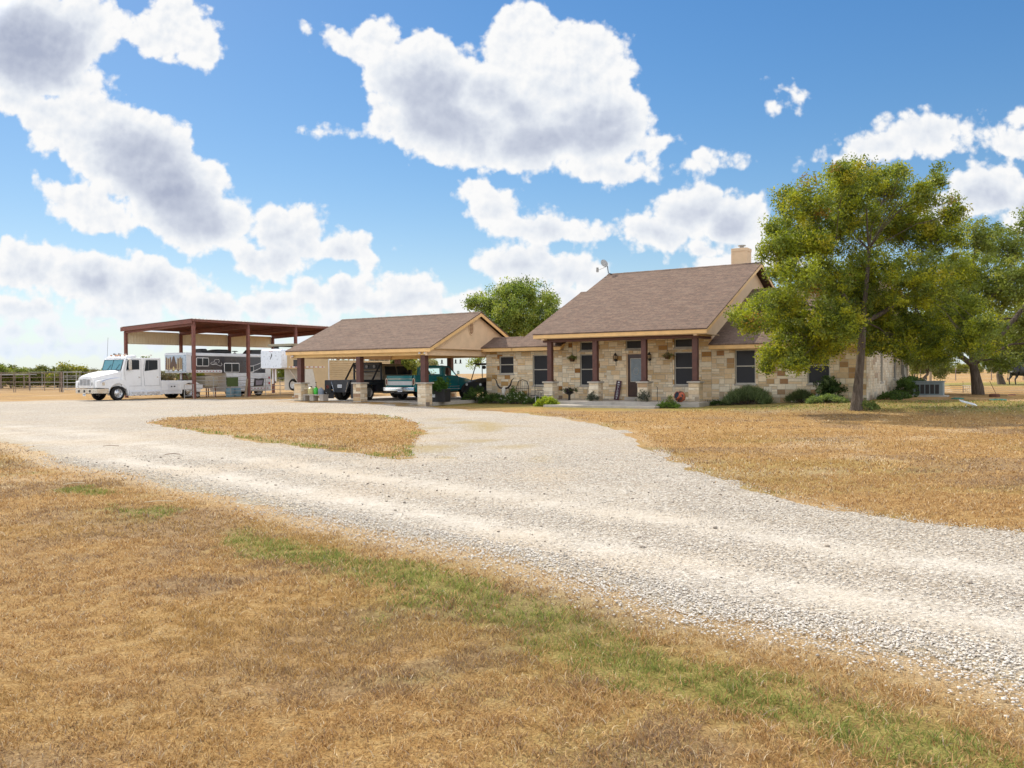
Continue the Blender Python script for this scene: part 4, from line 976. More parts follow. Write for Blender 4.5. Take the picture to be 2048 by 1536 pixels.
    hb = MB(); hb.lathe([(.22, 1.25), (.22, 1.32), (.05, 1.34), (.05, 1.84)], (0, 2.4, 0), n=14); hb.box((-.6, 1.7, 1.0), (.6, 2.9, 1.2)); hb.build('hitch', MT['black'], T)
    return T
crew_truck()
# ------------------------------------------------------------------ grey and black living quarters horse trailer
def tr_window(par, xo, sd, y0, z0, y1, z1, r=.09):
    w_ = MB(); a = rrect(y0, z0, y1, z1, r, xo+sd*.012, 4, 'x'); b__ = rrect(y0+.05, z0+.05, y1-.05, z1-.05, r*.6, xo+sd*.020, 4, 'x'); c_ = rrect(y0, z0, y1, z1, r, xo, 4, 'x'); n = len(a)
    w_.add(c_+a+b__, [(i, (i+1) % n, n+(i+1) % n, n+i) for i in range(n)]+[(n+i, n+(i+1) % n, 2*n+(i+1) % n, 2*n+i) for i in range(n)])
    m = (y0+y1)/2; w_.box((xo+sd*.013, m-.018, z0+.05), (xo+sd*.022, m+.018, z1-.05)); o = w_.build('window', MT['wframe2'], par)
    g = MB(); g.face(rrect(y0+.04, z0+.04, y1-.04, z1-.04, r*.6, xo+sd*.010, 4, 'x')); g.build('pane', MT['glass'], o)
MT['wframe2'] = simple('bright_window_frame', (.66, .65, .64), .35)
MT['darkpanel'] = simple('charcoal_panel', (.022, .022, .032), .3, var=.35, scale=2, coat=.4)
def slats(name, par, mat, xo, sd, y0, y1, z0, z1, n, seam=None):
    m_ = MB(); dz = (z1-z0)/n
    for k in range(n):
        z = z0+k*dz; p = [(xo, z), (xo+sd*.03, z+dz*.25), (xo+sd*.03, z+dz*.75), (xo, z+dz)]
        for (xa, za), (xb, zb) in zip(p[:-1], p[1:]): m_.face([(xa, y0, za), (xa, y1, za), (xb, y1, zb), (xb, y0, zb)])
    return m_.build(name, mat, par)
def refl(par, xo, sd, y0, y1, z, n):
    b_ = MB(); b_.box((xo+sd*.002, y0, z-.035), (xo+sd*.008, y1, z+.035)); o = b_.build('reflective_strip', MT['plate'], par); r_ = MB()
    for k in range(n): y = y0+(y1-y0)*(k+.3)/n; r_.box((xo+sd*.009, y, z-.028), (xo+sd*.012, y+(y1-y0)/n*.42, z+.028))
    r_.build('red_blocks', simple('reflector_red', (.38, .05, .06), .4), o)
def horse_trailer():
    x0, x1 = -1.26, 1.26
    T = thing('horse_trailer', 'long silver horse trailer with charcoal window band and cabin mural on its raised nose', 'trailer', W(-36.9, 0, 0), RZ)
    b = MB(); pr = [(1.95, 1.80), (1.95, 3.16), (2.05, 3.26), (9.7, 3.22), (9.7, .36), (5.9, .36), (5.35, 1.80)]
    loft(b, [[(x, y, z) for y, z in pr] for x in (x0+.02, x1-.02)]); body = b.build('body', MT['silver'], T, bevel=.04)
    rt = MB(); loft(rt, [[(x, 1.93, 3.05), (x, 1.93, 3.18), (x*.97, 2.0, 3.27), (x*.97, 9.72, 3.25), (x, 9.72, 3.18), (x, 9.72, 3.05)] for x in (x0, x1)]); rt.build('roof_trim', MT['silver'], T, bevel=.02)
    for sd, xo in ((1, x1-.018), (-1, x0+.018)):
        p = MB(); p.prism([(2.35, 2.02), (2.35, 3.04), (9.2, 3.0), (9.2, 1.78), (5.02, 1.78), (5.02, 2.02)], 'x', xo, xo+sd*.012); pn = p.build('side_panel', MT['darkpanel'], T)
        for r in ((2.75, 2.28, 3.85, 2.92), (5.2, 1.82, 6.62, 2.54), (7.28, 1.79, 8.0, 2.34)): tr_window(T, xo+sd*.012, sd, *r)
        l = MB(); X_ = xo+sd*.02
        hat = [(4.0, 2.50), (4.12, 2.42), (4.4, 2.48), (4.62, 2.38), (4.9, 2.30), (5.02, 2.42), (4.95, 2.54)]; l.tube([(X_, y, z) for y, z in hat], .016, 5)
        l.tube([(X_, y, z) for y, z in ((4.0, 2.50), (4.08, 2.58), (4.3, 2.60), (4.5, 2.55), (4.6, 2.46), (4.2, 2.40), (4.0, 2.46))], .012, 5)
        l.tube([(X_, y, z) for y, z in ((4.3, 2.62), (4.36, 2.76), (4.5, 2.80), (4.62, 2.77), (4.72, 2.80), (4.78, 2.68), (4.72, 2.56))], .014, 5); l.build('hat_emblem', MT['wframe2'], pn)
        l = MB(); l.tube([(X_, 7.4+1.75*k/8, 1.80+.62*(k/8)**1.6) for k in range(9)], .028, 5); l.tube([(X_, 7.9+1.25*k/8, 2.34+.42*(k/8)**1.4) for k in range(9)], .022, 5); l.build('swoosh', MT['wframe2'], pn)
        slats('lower_cladding', T, MT['alu'], xo, sd, 6.0, 9.6, .42, 1.74, 9)
        refl(T, xo, sd, 2.7, 4.95, 1.92, 8); refl(T, xo+sd*.03, sd, 7.6, 9.5, .58, 6)
        c_ = MB(); c_.box((xo, 9.15, .36), (xo+sd*.025, 9.7, 3.04)); c_.build('corner_post', MT['white'], T)
        for z in (1.3, .9, 2.6): h = MB(); h.box((xo+sd*.026, 9.45, z), (xo+sd*.045, 9.58, z+.18)); h.build('tail_light', MT['red'], T)
        f = MB(); f.box((xo-sd*.25, 6.85, .76), (xo+sd*.10, 9.35, .84), .01); f.build('wheel_arch', MT['alu'], T)
    # nose face with the mural (generic snowy cabin among trunks)
    n_ = MB(); n_.box((x0+.08, 1.925, 1.86), (x1-.05, 1.948, 3.12)); ns = n_.build('nose_panel', simple('nose_panel_blue_grey', (.36, .43, .50), .3, metal=.3), T)
    y = 1.92
    def flat(name, col, polys, yy):
        m_ = MB()
        for p in polys: m_.prism(p, 'y', yy-.004, yy)
        m_.build(name, simple('mural_'+name, col, .5, var=.25, scale=9), ns)
    flat('mural_ground', (.20, .11, .06), [[(-1.12, 1.93), (.78, 1.93), (.78, 2.40), (.45, 2.46), (-1.12, 2.40)]], y)
    flat('mural_trunks', (.16, .09, .045), [[(x, 1.95), (x+.13, 1.95), (x+.12, 2.95-.1*(k % 2)), (x+.01, 2.95-.1*(k % 2))] for k, x in enumerate((-1.08, -.82, -.60, .30, .52, .70))]+[[(-1.08, 1.94), (.83, 1.94), (.83, 1.98), (-1.08, 1.98)]], y-.006)
    flat('mural_light_trunks', (.52, .40, .22), [[(x, 2.1), (x+.08, 2.1), (x+.07, 2.90), (x+.01, 2.90)] for x in (-.94, -.70, .20, .44, .63)]+[[(-.94, 2.08), (.70, 2.08), (.70, 2.11), (-.94, 2.11)]], y-.008)
    flat('mural_cabin', (.10, .055, .035), [[(-.62, 2.20), (.22, 2.20), (-.10, 3.02), (-.22, 3.02)]], y-.012)
    flat('mural_snow', (.62, .62, .60), [[(-1.12, 1.93), (-.8, 1.93), (-.75, 2.03), (-1.12, 2.08)], [(-.7, 1.93), (-.3, 1.93), (-.35, 2.05), (-.62, 2.05)], [(-.1, 1.93), (.3, 1.93), (.2, 2.06), (-.05, 2.03)], [(.45, 1.93), (.78, 1.93), (.78, 2.08), (.5, 2.04)]], y-.014)
    flat('mural_glow', (.62, .50, .18), [[(-.28, 2.0), (-.05, 2.0), (-.12, 2.28), (-.2, 2.28)]], y-.016)
    for x, y0, l_, h_ in ((-.1, 3.9, .62, .34), (-.1, 5.05, 1.6, .32)):
        a_ = MB(); loft(a_, [rrect(x-.42, 3.26, x+.42, 3.26+h_*.8, .14, y0, 4), rrect(x-.45, 3.26, x+.45, 3.26+h_, .14, y0+l_*.25, 4), rrect(x-.45, 3.26, x+.45, 3.26+h_, .14, y0+l_*.8, 4), rrect(x-.42, 3.26, x+.42, 3.26+h_*.75, .14, y0+l_, 4)])
        a_.build('air_conditioner', MT['black'], T, smooth=True)
    a_ = MB(); a_.lathe([(.12, 3.26), (.10, 3.34), (.03, 3.35), (.03, 3.42), (.26, 3.44), (.18, 3.49), (0, 3.5)], (0, 7.25, 0), n=18); a_.build('roof_vent', MT['black'], T, smooth=True)
    a_ = MB(); loft(a_, [[(-.45, 8.3, 3.26), (.45, 8.3, 3.26), (.42, 8.65, 3.60), (-.42, 8.65, 3.60)], [(-.45, 9.6, 3.26), (.45, 9.6, 3.26), (.42, 9.5, 3.62), (-.42, 9.5, 3.62)]]); a_.build('air_conditioner', MT['black'], T)
    R1 = simple('trailer_rim', (.5, .5, .5), .35, metal=.6)
    for sd in (-1, 1):
        for y in (7.55, 8.6): wheel(T, sd*1.06, y, .38, .38, .24, sd, R1, holes=6)
    l = MB(); l.tube([(.8, 3.0, 1.84), (.8, 3.0, 1.2)], .05, 8); l.tube([(0, 2.4, 1.82), (0, 2.4, 1.34)], .07, 8); l.build('landing_leg', MT['alu'], T)
    l = MB(); l.tube([(.55, 2.75, 1.0), (.25, 2.5, 1.82)], .03, 6); l.build('brace', MT['rust'], T)
horse_trailer()
# ------------------------------------------------------------------ tan gooseneck stock trailer
def stock_trailer():
    T = thing('stock_trailer', 'tan gooseneck stock trailer with white nose and spare tyre parked behind the carport', 'trailer', W(-27.32, 0, .1), RZ)
    MT['tan'] = simple('tan_aluminium', (.56, .43, .26), .38, metal=.25, var=.10, scale=1.3); MT['nose'] = simple('nose_white', (.66, .70, .76), .3, metal=.2, var=.05)
    x0, x1 = -1.03, 1.03
    n_ = MB(); loft(n_, [rrect(x0+.05, 1.95, x1-.05, 3.16, .10, 2.30, 4), rrect(x0, 1.92, x1, 3.2, .12, 2.38, 4), rrect(x0, 1.92, x1, 3.2, .12, 2.75, 4)]); n_.build('nose', MT['nose'], T, smooth=True)
    b = MB(); loft(b, [[(x, 2.75, 1.92), (x, 2.75, 3.16), (x, 6.6, 3.16), (x, 6.6, .42), (x, 5.5, .42), (x, 5.1, 1.90)] for x in (x0, x1)]); b.build('front_body', MT['tan'], T, bevel=.02)
    b = MB(); b.box((x0+.02, 4.4, .45), (x1-.02, 5.6, 1.90)); b.build('lower_front_wall', simple('pale_front_panel', (.60, .58, .52), .45, var=.08), T)
    b = MB(); b.box((x0, 6.61, .4), (x1, 13.2, .6)); b.box((x0+.04, 6.62, .6), (x1-.04, 13.2, .66)); b.build('floor_frame', MT['tan'], T)
    for sd, xo in ((1, x1), (-1, x0)):
        slats('side_slats', T, MT['tan'], xo-sd*.03, sd, 6.62, 13.2, .60, 2.52, 15)
        t_ = MB(); t_.box((xo-sd*.04, 6.62, 2.74), (xo, 13.2, 3.14)); t_.build('upper_side', MT['tan'], T)
        for k in range(12): y = 6.9+k*.56; p = MB(); p.box((xo-sd*.035, y, 2.52), (xo-sd*.001, y+.05, 2.74)); p.build('slat_post', MT['tan'], T)
        s_ = MB(); s_.box((xo, 6.55, .45), (xo+sd*.02, 6.64, 3.1)); s_.build('seam_post', MT['alu'], T)
        refl(T, xo, sd, 2.9, 6.2, 2.03, 8)
        f = MB(); f.box((xo-sd*.3, 8.6, .82), (xo+sd*.04, 11.0, .9), .01); f.build('wheel_arch', MT['tan'], T)
    r_ = MB(); loft(r_, [[(x0, y, 3.14), (x0*.8, y, 3.23), (0, y, 3.26), (x1*.8, y, 3.23), (x1, y, 3.14)] for y in (2.7, 13.2)]); r_.build('roof', MT['nose'], T, smooth=True)
    b = MB(); b.box((x0+.02, 13.1, .5), (x1-.02, 13.2, 3.13)); b.build('rear_gate', MT['tan'], T)
    # roof rack platform above the nose
    p = MB(); p.box((-1.22, 3.1, 3.44), (1.10, 6.5, 3.60), .02); pr = p.build('roof_platform', simple('khaki_platform', (.27, .24, .17), .7), T)
    for x in (-.9, .8):
        for y in (3.6, 5.9): q_ = MB(); q_.prism([(x-.1, 3.16), (x+.25, 3.16), (x+.1, 3.44), (x-.3, 3.44)], 'y', y, y+.1); q_.build('strut', MT['black'], pr)
    for x in (-.12, .0, .12): m_ = MB(); m_.box((x-.035, 2.285, 3.08), (x+.035, 2.305, 3.11)); m_.build('marker_light', MT['red'], T)
    ft = MB(); ft.prism([(-.10, 2.55), (-.02, 2.70), (.03, 2.84), (.05, 2.95), (.11, 2.86), (.10, 2.78), (.03, 2.66), (-.07, 2.53)], 'y', 2.288, 2.296); ft.build('feather_emblem', MT['black'], T)
    for k in range(3): h = MB(); h.box((-.98, 2.29, 2.0+k*.09), (-.86, 2.30, 2.05+k*.09)); h.build('reflector', MT['plate'], T)
    g = MB(); g.tube([(-.5, 2.9, 1.92), (-.5, 2.9, .9)], .06, 8); g.tube([(.9, 3.0, 1.92), (.55, 4.35, .75)], .035, 6); g.tube([(.0, 2.7, 1.92), (0, 2.7, 1.1)], .07, 8); g.build('gooseneck', MT['alu'], T)
    g = MB(); g.tube([(.4, 4.0, .75), (.4, 4.0, .06)], .045, 8); g.box((.28, 3.88, .0), (.52, 4.12, .05)); g.build('jack', MT['alu'], T)
    sp = wheel(T, .05, 4.25, .82, .40, .24, 1, MT['plate'], holes=6); sp.rotation_euler = (0, 0, -PI/2); sp.name = 'spare_wheel'
    R1 = simple('trailer_rim', (.5, .5, .5), .35, metal=.6)
    for sd in (-1, 1):
        for y in (9.1, 10.3): wheel(T, sd*.88, y, .38, .38, .22, sd, R1, holes=0)
stock_trailer()
def cargo_trailer():
    T = thing('cargo_trailer', 'small black cargo trailer with pale side stripe between the two big trailers', 'trailer', W(-33.1, 11.2, 0), RZ)
    b = MB(); loft(b, [[(-.62, 0, .55), (-.62, 0, 1.5), (-.35, 0, 1.95), (.62, 0, 2.1), (.62, 0, .55)], [(-.62, 2.6, .55), (-.62, 2.6, 1.5), (-.35, 2.6, 1.95), (.62, 2.6, 2.1), (.62, 2.6, .55)]]); b.build('body', MT['black'], T, bevel=.03)
    b = MB(); b.prism([(-.6, 1.18), (.6, 1.30), (.6, 1.38), (-.6, 1.26)], 'y', -.03, -.002); b.prism([(-.6, 1.04), (.6, 1.18), (.6, 1.22), (-.6, 1.08)], 'y', -.03, -.002); b.build('stripe', MT['plate'], T)
    b = MB(); b.box((-.64, -.05, .42), (.64, 2.65, .54)); b.tube([(0, 0, .46), (0, -.9, .46)], .04, 6); b.build('frame', MT['alu'], T)
    for sd in (-1, 1): wheel(T, sd*.68, 1.3, .32, .32, .18, sd, MT['alu'], holes=0)
cargo_trailer()
# ------------------------------------------------------------------ flatbed work pickup
def pickup_cab(T, X, pr, mat, glass_side, roofz, tumble=.14):
    """cab shell from rings over y: pr = [(y, z_belt, z_top, x_top)], lower box elsewhere"""
    pass
def flatbed():
    T = thing('flatbed_pickup', 'tan crew pickup with black steel flatbed and headache rack under the carport', 'pickup', W(-15.1, 0, .225), RZ)
    MT['tanpaint'] = simple('pewter_tan_paint', (.34, .28, .20), .3, var=.05, scale=1.5, coat=.5)
    X = .98; MT['fb'] = simple('flatbed_black', (.022, .024, .032), .4, var=.4, scale=5)
    cab = MB()
    lower = [(-1.65, .35), (-1.65, 1.30), (.85, 1.30), (2.25, 1.18), (2.42, 1.0), (2.45, .45), (2.2, .38)]
    loft(cab, [[(-X, y, z) for y, z in lower], [(X, y, z) for y, z in lower]]); cab.build('body', MT['tanpaint'], T, bevel=.05)
    up = MB(); bs = [(-1.62, 1.28), (-1.52, 1.86), (-1.35, 1.94), (.05, 1.95), (.25, 1.88), (.98, 1.28)]
    loft(up, [[(-X+.02, -1.62, 1.28), (-X+.16, -1.52, 1.86), (-X+.24, -1.35, 1.94), (-X+.24, .05, 1.95), (-X+.18, .25, 1.88), (-X+.02, .98, 1.28)], [(X-.02, -1.62, 1.28), (X-.16, -1.52, 1.86), (X-.24, -1.35, 1.94), (X-.24, .05, 1.95), (X-.18, .25, 1.88), (X-.02, .98, 1.28)]])
    up.build('cab', MT['tanpaint'], T, bevel=.05)
    for sd in (-1, 1):
        def sp(y, z, o=.014): k = (z-1.28)/.58; return (sd*(X-.02-.14*k+o), y, z)
        for poly in ([(-1.42, 1.34), (-.45, 1.34), (-.45, 1.80), (-1.34, 1.80)], [(-.36, 1.34), (.80, 1.34), (.28, 1.80), (-.36, 1.80)]):
            g = MB(); g.face([sp(*p) for p in poly]); g.face([sp(p[0], p[1], .006) for p in poly]); g.build('window', MT['glass'], T)
        m_ = MB(); m_.box((sd*(X+.06), .42, 1.34), (sd*(X+.26), .54, 1.62), .03); m_.tube([(sd*X, .55, 1.4), (sd*(X+.1), .5, 1.42)], .02, 6); m_.build('mirror', MT['black'], T)
        s_ = MB(); s_.box((sd*(X-.1), -1.6, .32), (sd*(X+.10), .9, .38), .01); s_.build('step_bar', MT['silver'], T)
        for y0, y1 in ((-1.6, -.42), (-.40, .88)):
            d = MB()
            for p, q_ in (((y0, .45), (y1, .45)), ((y1, .45), (y1, 1.28)), ((y0, .45), (y0, 1.28))): d.tube([(sd*(X+.004), *p), (sd*(X+.004), *q_)], .006, 4)
            d.build('door_seam', MT['black'], T)
    ws = MB(); ws.face([(-X+.1, 1.0, 1.31), (X-.1, 1.0, 1.31), (X-.24, .30, 1.87), (-X+.24, .30, 1.87)]); ws.build('windscreen', MT['glass'], T)
    # bed
    b = MB(); b.box((-1.16, -3.85, .95), (1.16, -1.75, 1.08), .01); bed = b.build('flatbed', MT['fb'], T)
    b = MB(); b.box((-1.16, -3.90, .42), (-.72, -3.84, 1.07)); b.box((.72, -3.90, .42), (1.16, -3.84, 1.07)); b.prism([(-.71, 1.07), (-.71, .98), (-.42, .44), (.42, .44), (.71, .98), (.71, 1.07)], 'y', -3.96, -3.86); b.build('tailboard', MT['fb'], bed)
    b = MB()
    for x in (-.95, .95): b.lathe([(.0, -3.905), (.10, -3.91), (.11, -3.90)], (x, 0, .72), 'y', 16)
    b.build('tail_light', simple('smoked_red', (.10, .015, .015), .3), bed)
    b = MB(); b.tube([(-.60, -3.97, 1.0), (-.42, -3.97, .46)], .014, 5); b.tube([(.60, -3.97, 1.0), (.42, -3.97, .46)], .014, 5); b.build('edge_trim', MT['chrome'], bed)
    plate(T, .0, -3.975, .76)
    for sd in (-1, 1):
        b = MB(); b.box((sd*.82, -3.80, .58), (sd*1.15, -3.45, .94)); b.box((sd*.82, -2.35, .45), (sd*1.15, -1.8, .94)); b.box((sd*1.10, -3.44, .80), (sd*1.15, -2.36, .94)); b.build('side_box', MT['fb'], bed)
        wheel(T, sd*.98, -2.9, .41, .41, .24, sd, simple('dusty_rim', (.30, .29, .27), .45, metal=.5)); wheel(T, sd*.72, -2.9, .41, .41, .24, sd, MT['alu'], holes=0)
        wheel(T, sd*.86, 1.55, .41, .41, .25, sd, simple('dusty_rim', (.30, .29, .27), .45, metal=.5))
    m_ = MB(); m_.box((-1.14, -3.80, .10), (-.62, -3.77, .50), .008); m_.box((.62, -3.80, .10), (1.14, -3.77, .50), .008); m_.build('mud_flap', MT['fb'], T)
    # headache rack: frame, mesh panel, lamps
    r_ = MB()
    for x in (-.98, .98): r_.box((x-.04, -1.84, 1.08), (x+.04, -1.76, 1.98)); 
    r_.box((-1.0, -1.84, 1.93), (1.0, -1.76, 2.02)); r_.box((-.94, -1.83, 1.50), (.94, -1.77, 1.56)); r_.box((-.94, -1.83, 1.66), (.94, -1.77, 1.92))
    for x in (-.98, .98): r_.prism([(-2.55, 1.08), (-2.45, 1.08), (-1.85, 1.9), (-1.85, 2.02)], 'x', x-.03, x+.03)
    r_.build('headache_rack', MT['fb'], T)
    for x in (-.55, .0, .55): l = MB(); l.lathe([(.0, -1.88), (.09, -1.885), (.08, -1.84)], (x, 0, 1.80), 'y', 14); l.build('work_lamp', simple('lamp_grey', (.3, .3, .32), .2), T)
    fr = MB(); fr.box((-.4, -3.8, .42), (.4, 2.2, .58)); fr.build('chassis', MT['black'], T)
flatbed()
# ------------------------------------------------------------------ teal classic pickup
def teal_pickup():
    T = thing('classic_pickup', 'teal classic pickup with chrome rear bumper and silver tailgate band under the carport', 'pickup', W(-11.93, 0, .225), RZ)
    m, t, b = newmat('teal_paint'); tc = t.node('ShaderNodeTexCoord').outputs['Object']
    t.put(b.inputs['Base Color'], t.mix(t.noise(tc, 2, 3), (.012, .19, .22), (.016, .24, .27))); b.inputs['Roughness'].default_value = .22; b.inputs['Coat Weight'].default_value = .5; MT['teal'] = m
    X = .99
    bed = MB(); y0, y1 = -2.78, -.42
    sec = [(-X, .46), (-X-.03, .75), (-X-.02, 1.0), (-X+.03, 1.22), (-X+.05, 1.30), (-X+.16, 1.30), (-X+.16, .62), (X-.16, .62), (X-.16, 1.30), (X-.05, 1.30), (X-.03, 1.22), (X+.02, 1.0), (X+.03, .75), (X, .46)]
    arch = [(x, z) for x, z in sec]
    loft(bed, [[(x, y, z) for x, z in sec] for y in (y0, y1)]); bo = bed.build('bed', MT['teal'], T, smooth=True)
    tg = MB(); tg.box((-.80, -2.86, .72), (.80, -2.79, 1.29), .02); to = tg.build('tailgate', MT['teal'], T)
    tg = MB(); tg.box((-.80, -2.872, .80), (.80, -2.861, 1.0)); tg.build('silver_band', MT['silver'], to)
    lo = text_mesh('tailgate_lettering', 'CHEVROLET', .135, MT['plate'], to, (0, -2.878, .90), (PI/2, 0, 0), 1.75)
    tg = MB(); tg.box((-.78, -2.874, 1.10), (.78, -2.861, 1.13)); tg.prism([(-.12, 1.115), (-.05, 1.095), (.05, 1.095), (.12, 1.115), (.05, 1.14), (-.05, 1.14)], 'y', -2.885, -2.875); tg.build('trim', MT['chrome'], to)
    for sd in (-1, 1):
        l = MB(); loft(l, [rrect(sd*.90-.075, .78, sd*.90+.075, 1.16, .06, -2.80, 3), rrect(sd*.90-.07, .79, sd*.90+.07, 1.15, .06, -2.86, 3)]); lo_ = l.build('tail_light', MT['chrome'], T)
        l = MB(); loft(l, [rrect(sd*.90-.035, .83, sd*.90+.035, 1.11, .03, -2.86, 3), rrect(sd*.90-.03, .84, sd*.90+.03, 1.10, .03, -2.875, 3)]); l.build('lens', simple('lens_dark_red', (.14, .01, .01), .25), lo_)
    bp = MB(); loft(bp, [[(x, -2.86-.10*math.cos(x*.9), .46), (x, -2.92-.10*math.cos(x*.9), .50), (x, -2.92-.10*math.cos(x*.9), .62), (x, -2.90-.1*math.cos(x*.9), .68), (x, -2.84-.1*math.cos(x*.9), .68)] for x in (-1.02, -.7, -.35, 0, .35, .7, 1.02)]); bp.build('bumper', MT['chrome'], T, smooth=True); plate(T, .15, -3.045, .53)
    # side: belt-line trims, wheel arches drawn as dark openings with lips
    for sd in (-1, 1):
        xs = sd*(X+.035)
        for z in (.56, .69): m_ = MB(); m_.tube([(xs, -2.7, z), (xs, -2.1, z)], .011, 5); m_.tube([(xs, -1.15, z), (xs, 1.0, z)], .011, 5); m_.build('side_trim', MT['wframe2'], T)
        m_ = MB(); m_.prism([(-1.62+.50*math.cos(PI*k/14), .36+.50*math.sin(PI*k/14)) for k in range(15)], 'x', sd*(X-.2), sd*(X+.034)); m_.build('wheel_well', MT['black'], T)
        wheel(T, sd*.86, -1.62, .37, .37, .22, sd, MT['alu'], holes=0)
        wheel(T, sd*.88, 1.62, .37, .37, .22, sd, MT['chrome'], holes=0)
    cab = MB(); low = [(-.40, .44), (-.40, 1.28), (.95, 1.26), (.95, .44)]
    loft(cab, [[(-X-.01, y, z) for y, z in low], [(X+.01, y, z) for y, z in low]]); cab.build('cab_lower', MT['teal'], T, bevel=.04)
    # greenhouse: pillars, roof; glass between
    Y0, Y1, YT0, YT1 = -.36, .92, -.28, .32
    rf = MB(); loft(rf, [[(-.80, YT0-.03, 1.70), (-.78, YT0-.02, 1.78), (-.78, YT1, 1.78), (-.80, YT1+.08, 1.72)], [(-.4, YT0-.05, 1.72), (-.4, YT0-.03, 1.83), (-.4, YT1, 1.83), (-.4, YT1+.10, 1.74)], [(.4, YT0-.05, 1.72), (.4, YT0-.03, 1.83), (.4, YT1, 1.83), (.4, YT1+.10, 1.74)], [(.80, YT0-.03, 1.70), (.78, YT0-.02, 1.78), (.78, YT1, 1.78), (.80, YT1+.08, 1.72)]]); rf.build('roof', MT['teal'], T, smooth=True)
    pl_ = MB()
    for sd in (-1, 1):
        pl_.prism([(Y0, 1.27), (Y0+.22, 1.27), (YT0+.16, 1.72), (YT0-.02, 1.72)], 'x', sd*.80, sd*.90)
        pl_.tube([(sd*.88, Y1, 1.26), (sd*.80, YT1+.06, 1.73)], .03, 6)
    pl_.box((-.80, Y0-.01, 1.28), (.80, Y0+.05, 1.34)); pl_.prism([(-.80, 1.66), (-.80, 1.72), (.80, 1.72), (.80, 1.66)], 'y', YT0-.05, YT0+.02)
    for sd in (-1, 1): pl_.prism([(sd*.80, 1.30), (sd*.68, 1.34), (sd*.66, 1.66), (sd*.80, 1.70)], 'y', Y0+.0, YT0)
    pl_.build('pillar', MT['teal'], T)
    gm, t, b = newmat('clear_cab_glass'); b.inputs['Base Color'].default_value = (.8, .95, .95, 1); b.inputs['Roughness'].default_value = .03; b.inputs['Transmission Weight'].default_value = 1; b.inputs['IOR'].default_value = 1.02
    g = MB(); g.face([(-.66, Y0+.045, 1.34), (.66, Y0+.045, 1.34), (.65, YT0+.01, 1.66), (-.65, YT0+.01, 1.66)]); g.build('rear_window', gm, T)
    g = MB(); g.face([(-.84, Y1-.03, 1.28), (.84, Y1-.03, 1.28), (.76, YT1+.04, 1.72), (-.76, YT1+.04, 1.72)]); g.build('windscreen', gm, T)
    for sd in (-1, 1): g = MB(); g.face([(sd*.90, Y0+.24, 1.29), (sd*.90, Y1-.06, 1.29), (sd*.80, YT1+.02, 1.71), (sd*.82, YT0+.18, 1.71)]); g.build('side_window', gm, T)
    s_ = MB(); s_.box((-.7, -.1, .9), (.7, .1, 1.36), .04); s_.build('seat', simple('seat_vinyl', (.10, .07, .05), .6), T)
    # hood and front fenders
    hd = MB(); secs = []
    for y, w2_, zt, zs in ((.93, .98, 1.27, 1.20), (1.5, .99, 1.22, 1.12), (2.1, .99, 1.14, 1.02), (2.38, .95, 1.06, .92), (2.44, .92, .98, .86)):
        secs.append([(-w2_, y, .48), (-w2_-.02, y, .8), (-w2_, y, zs), (-w2_*.7, y, zt-.02), (0, y, zt), (w2_*.7, y, zt-.02), (w2_, y, zs), (w2_+.02, y, .8), (w2_, y, .48)])
    loft(hd, secs); hd.build('hood', MT['teal'], T, smooth=True)
    for sd in (-1, 1):
        m_ = MB(); m_.prism([(1.62+.47*math.cos(PI*k/14), .36+.47*math.sin(PI*k/14)) for k in range(15)], 'x', sd*(X-.2), sd*(X+.026)); m_.build('wheel_well', MT['black'], T)
        l = MB(); l.tube([(sd*(X+.03), 2.1, 1.02), (sd*(X+.03), 2.32, .98), (sd*(X+.02), 2.42, .85), (sd*(X+.01), 2.45, .70), (sd*(X+.0), 2.42, .55)], .022, 6); l.build('fender_trim', MT['chrome'], T, smooth=True)
        l = MB(); l.box((sd*(X+.0), 2.25, .80), (sd*(X+.035), 2.36, .90), .01); l.build('side_marker', MT['amber'], T)
        m_ = MB(); m_.tube([(sd*.98, .72, 1.24), (sd*1.12, .78, 1.36)], .012, 5); m_.box((sd*1.04, .74, 1.34), (sd*1.18, .78, 1.52), .015); m_.build('mirror', MT['chrome'], T)
        d = MB()
        for p, q_ in (((-.30, .5), (-.30, 1.26)), ((.90, .5), (.90, 1.26)), ((-.30, .5), (.90, .5))): d.tube([(sd*(X+.012), *p), (sd*(X+.012), *q_)], .006, 4)
        d.build('door_seam', MT['black'], T)
        h_ = MB(); h_.box((sd*(X+.012), -.2, 1.12), (sd*(X+.04), -.06, 1.15), .006); h_.build('door_handle', MT['chrome'], T)
    fb = MB(); fb.box((-.95, 2.46, .42), (.95, 2.56, .58), .03); fb.build('front_bumper', MT['chrome'], T)
    fr = MB(); fr.box((-.42, -2.8, .34), (.42, 2.4, .46)); fr.box((-.8, -1.68, .32), (.8, -1.56, .42)); fr.build('chassis', MT['black'], T)
teal_pickup()
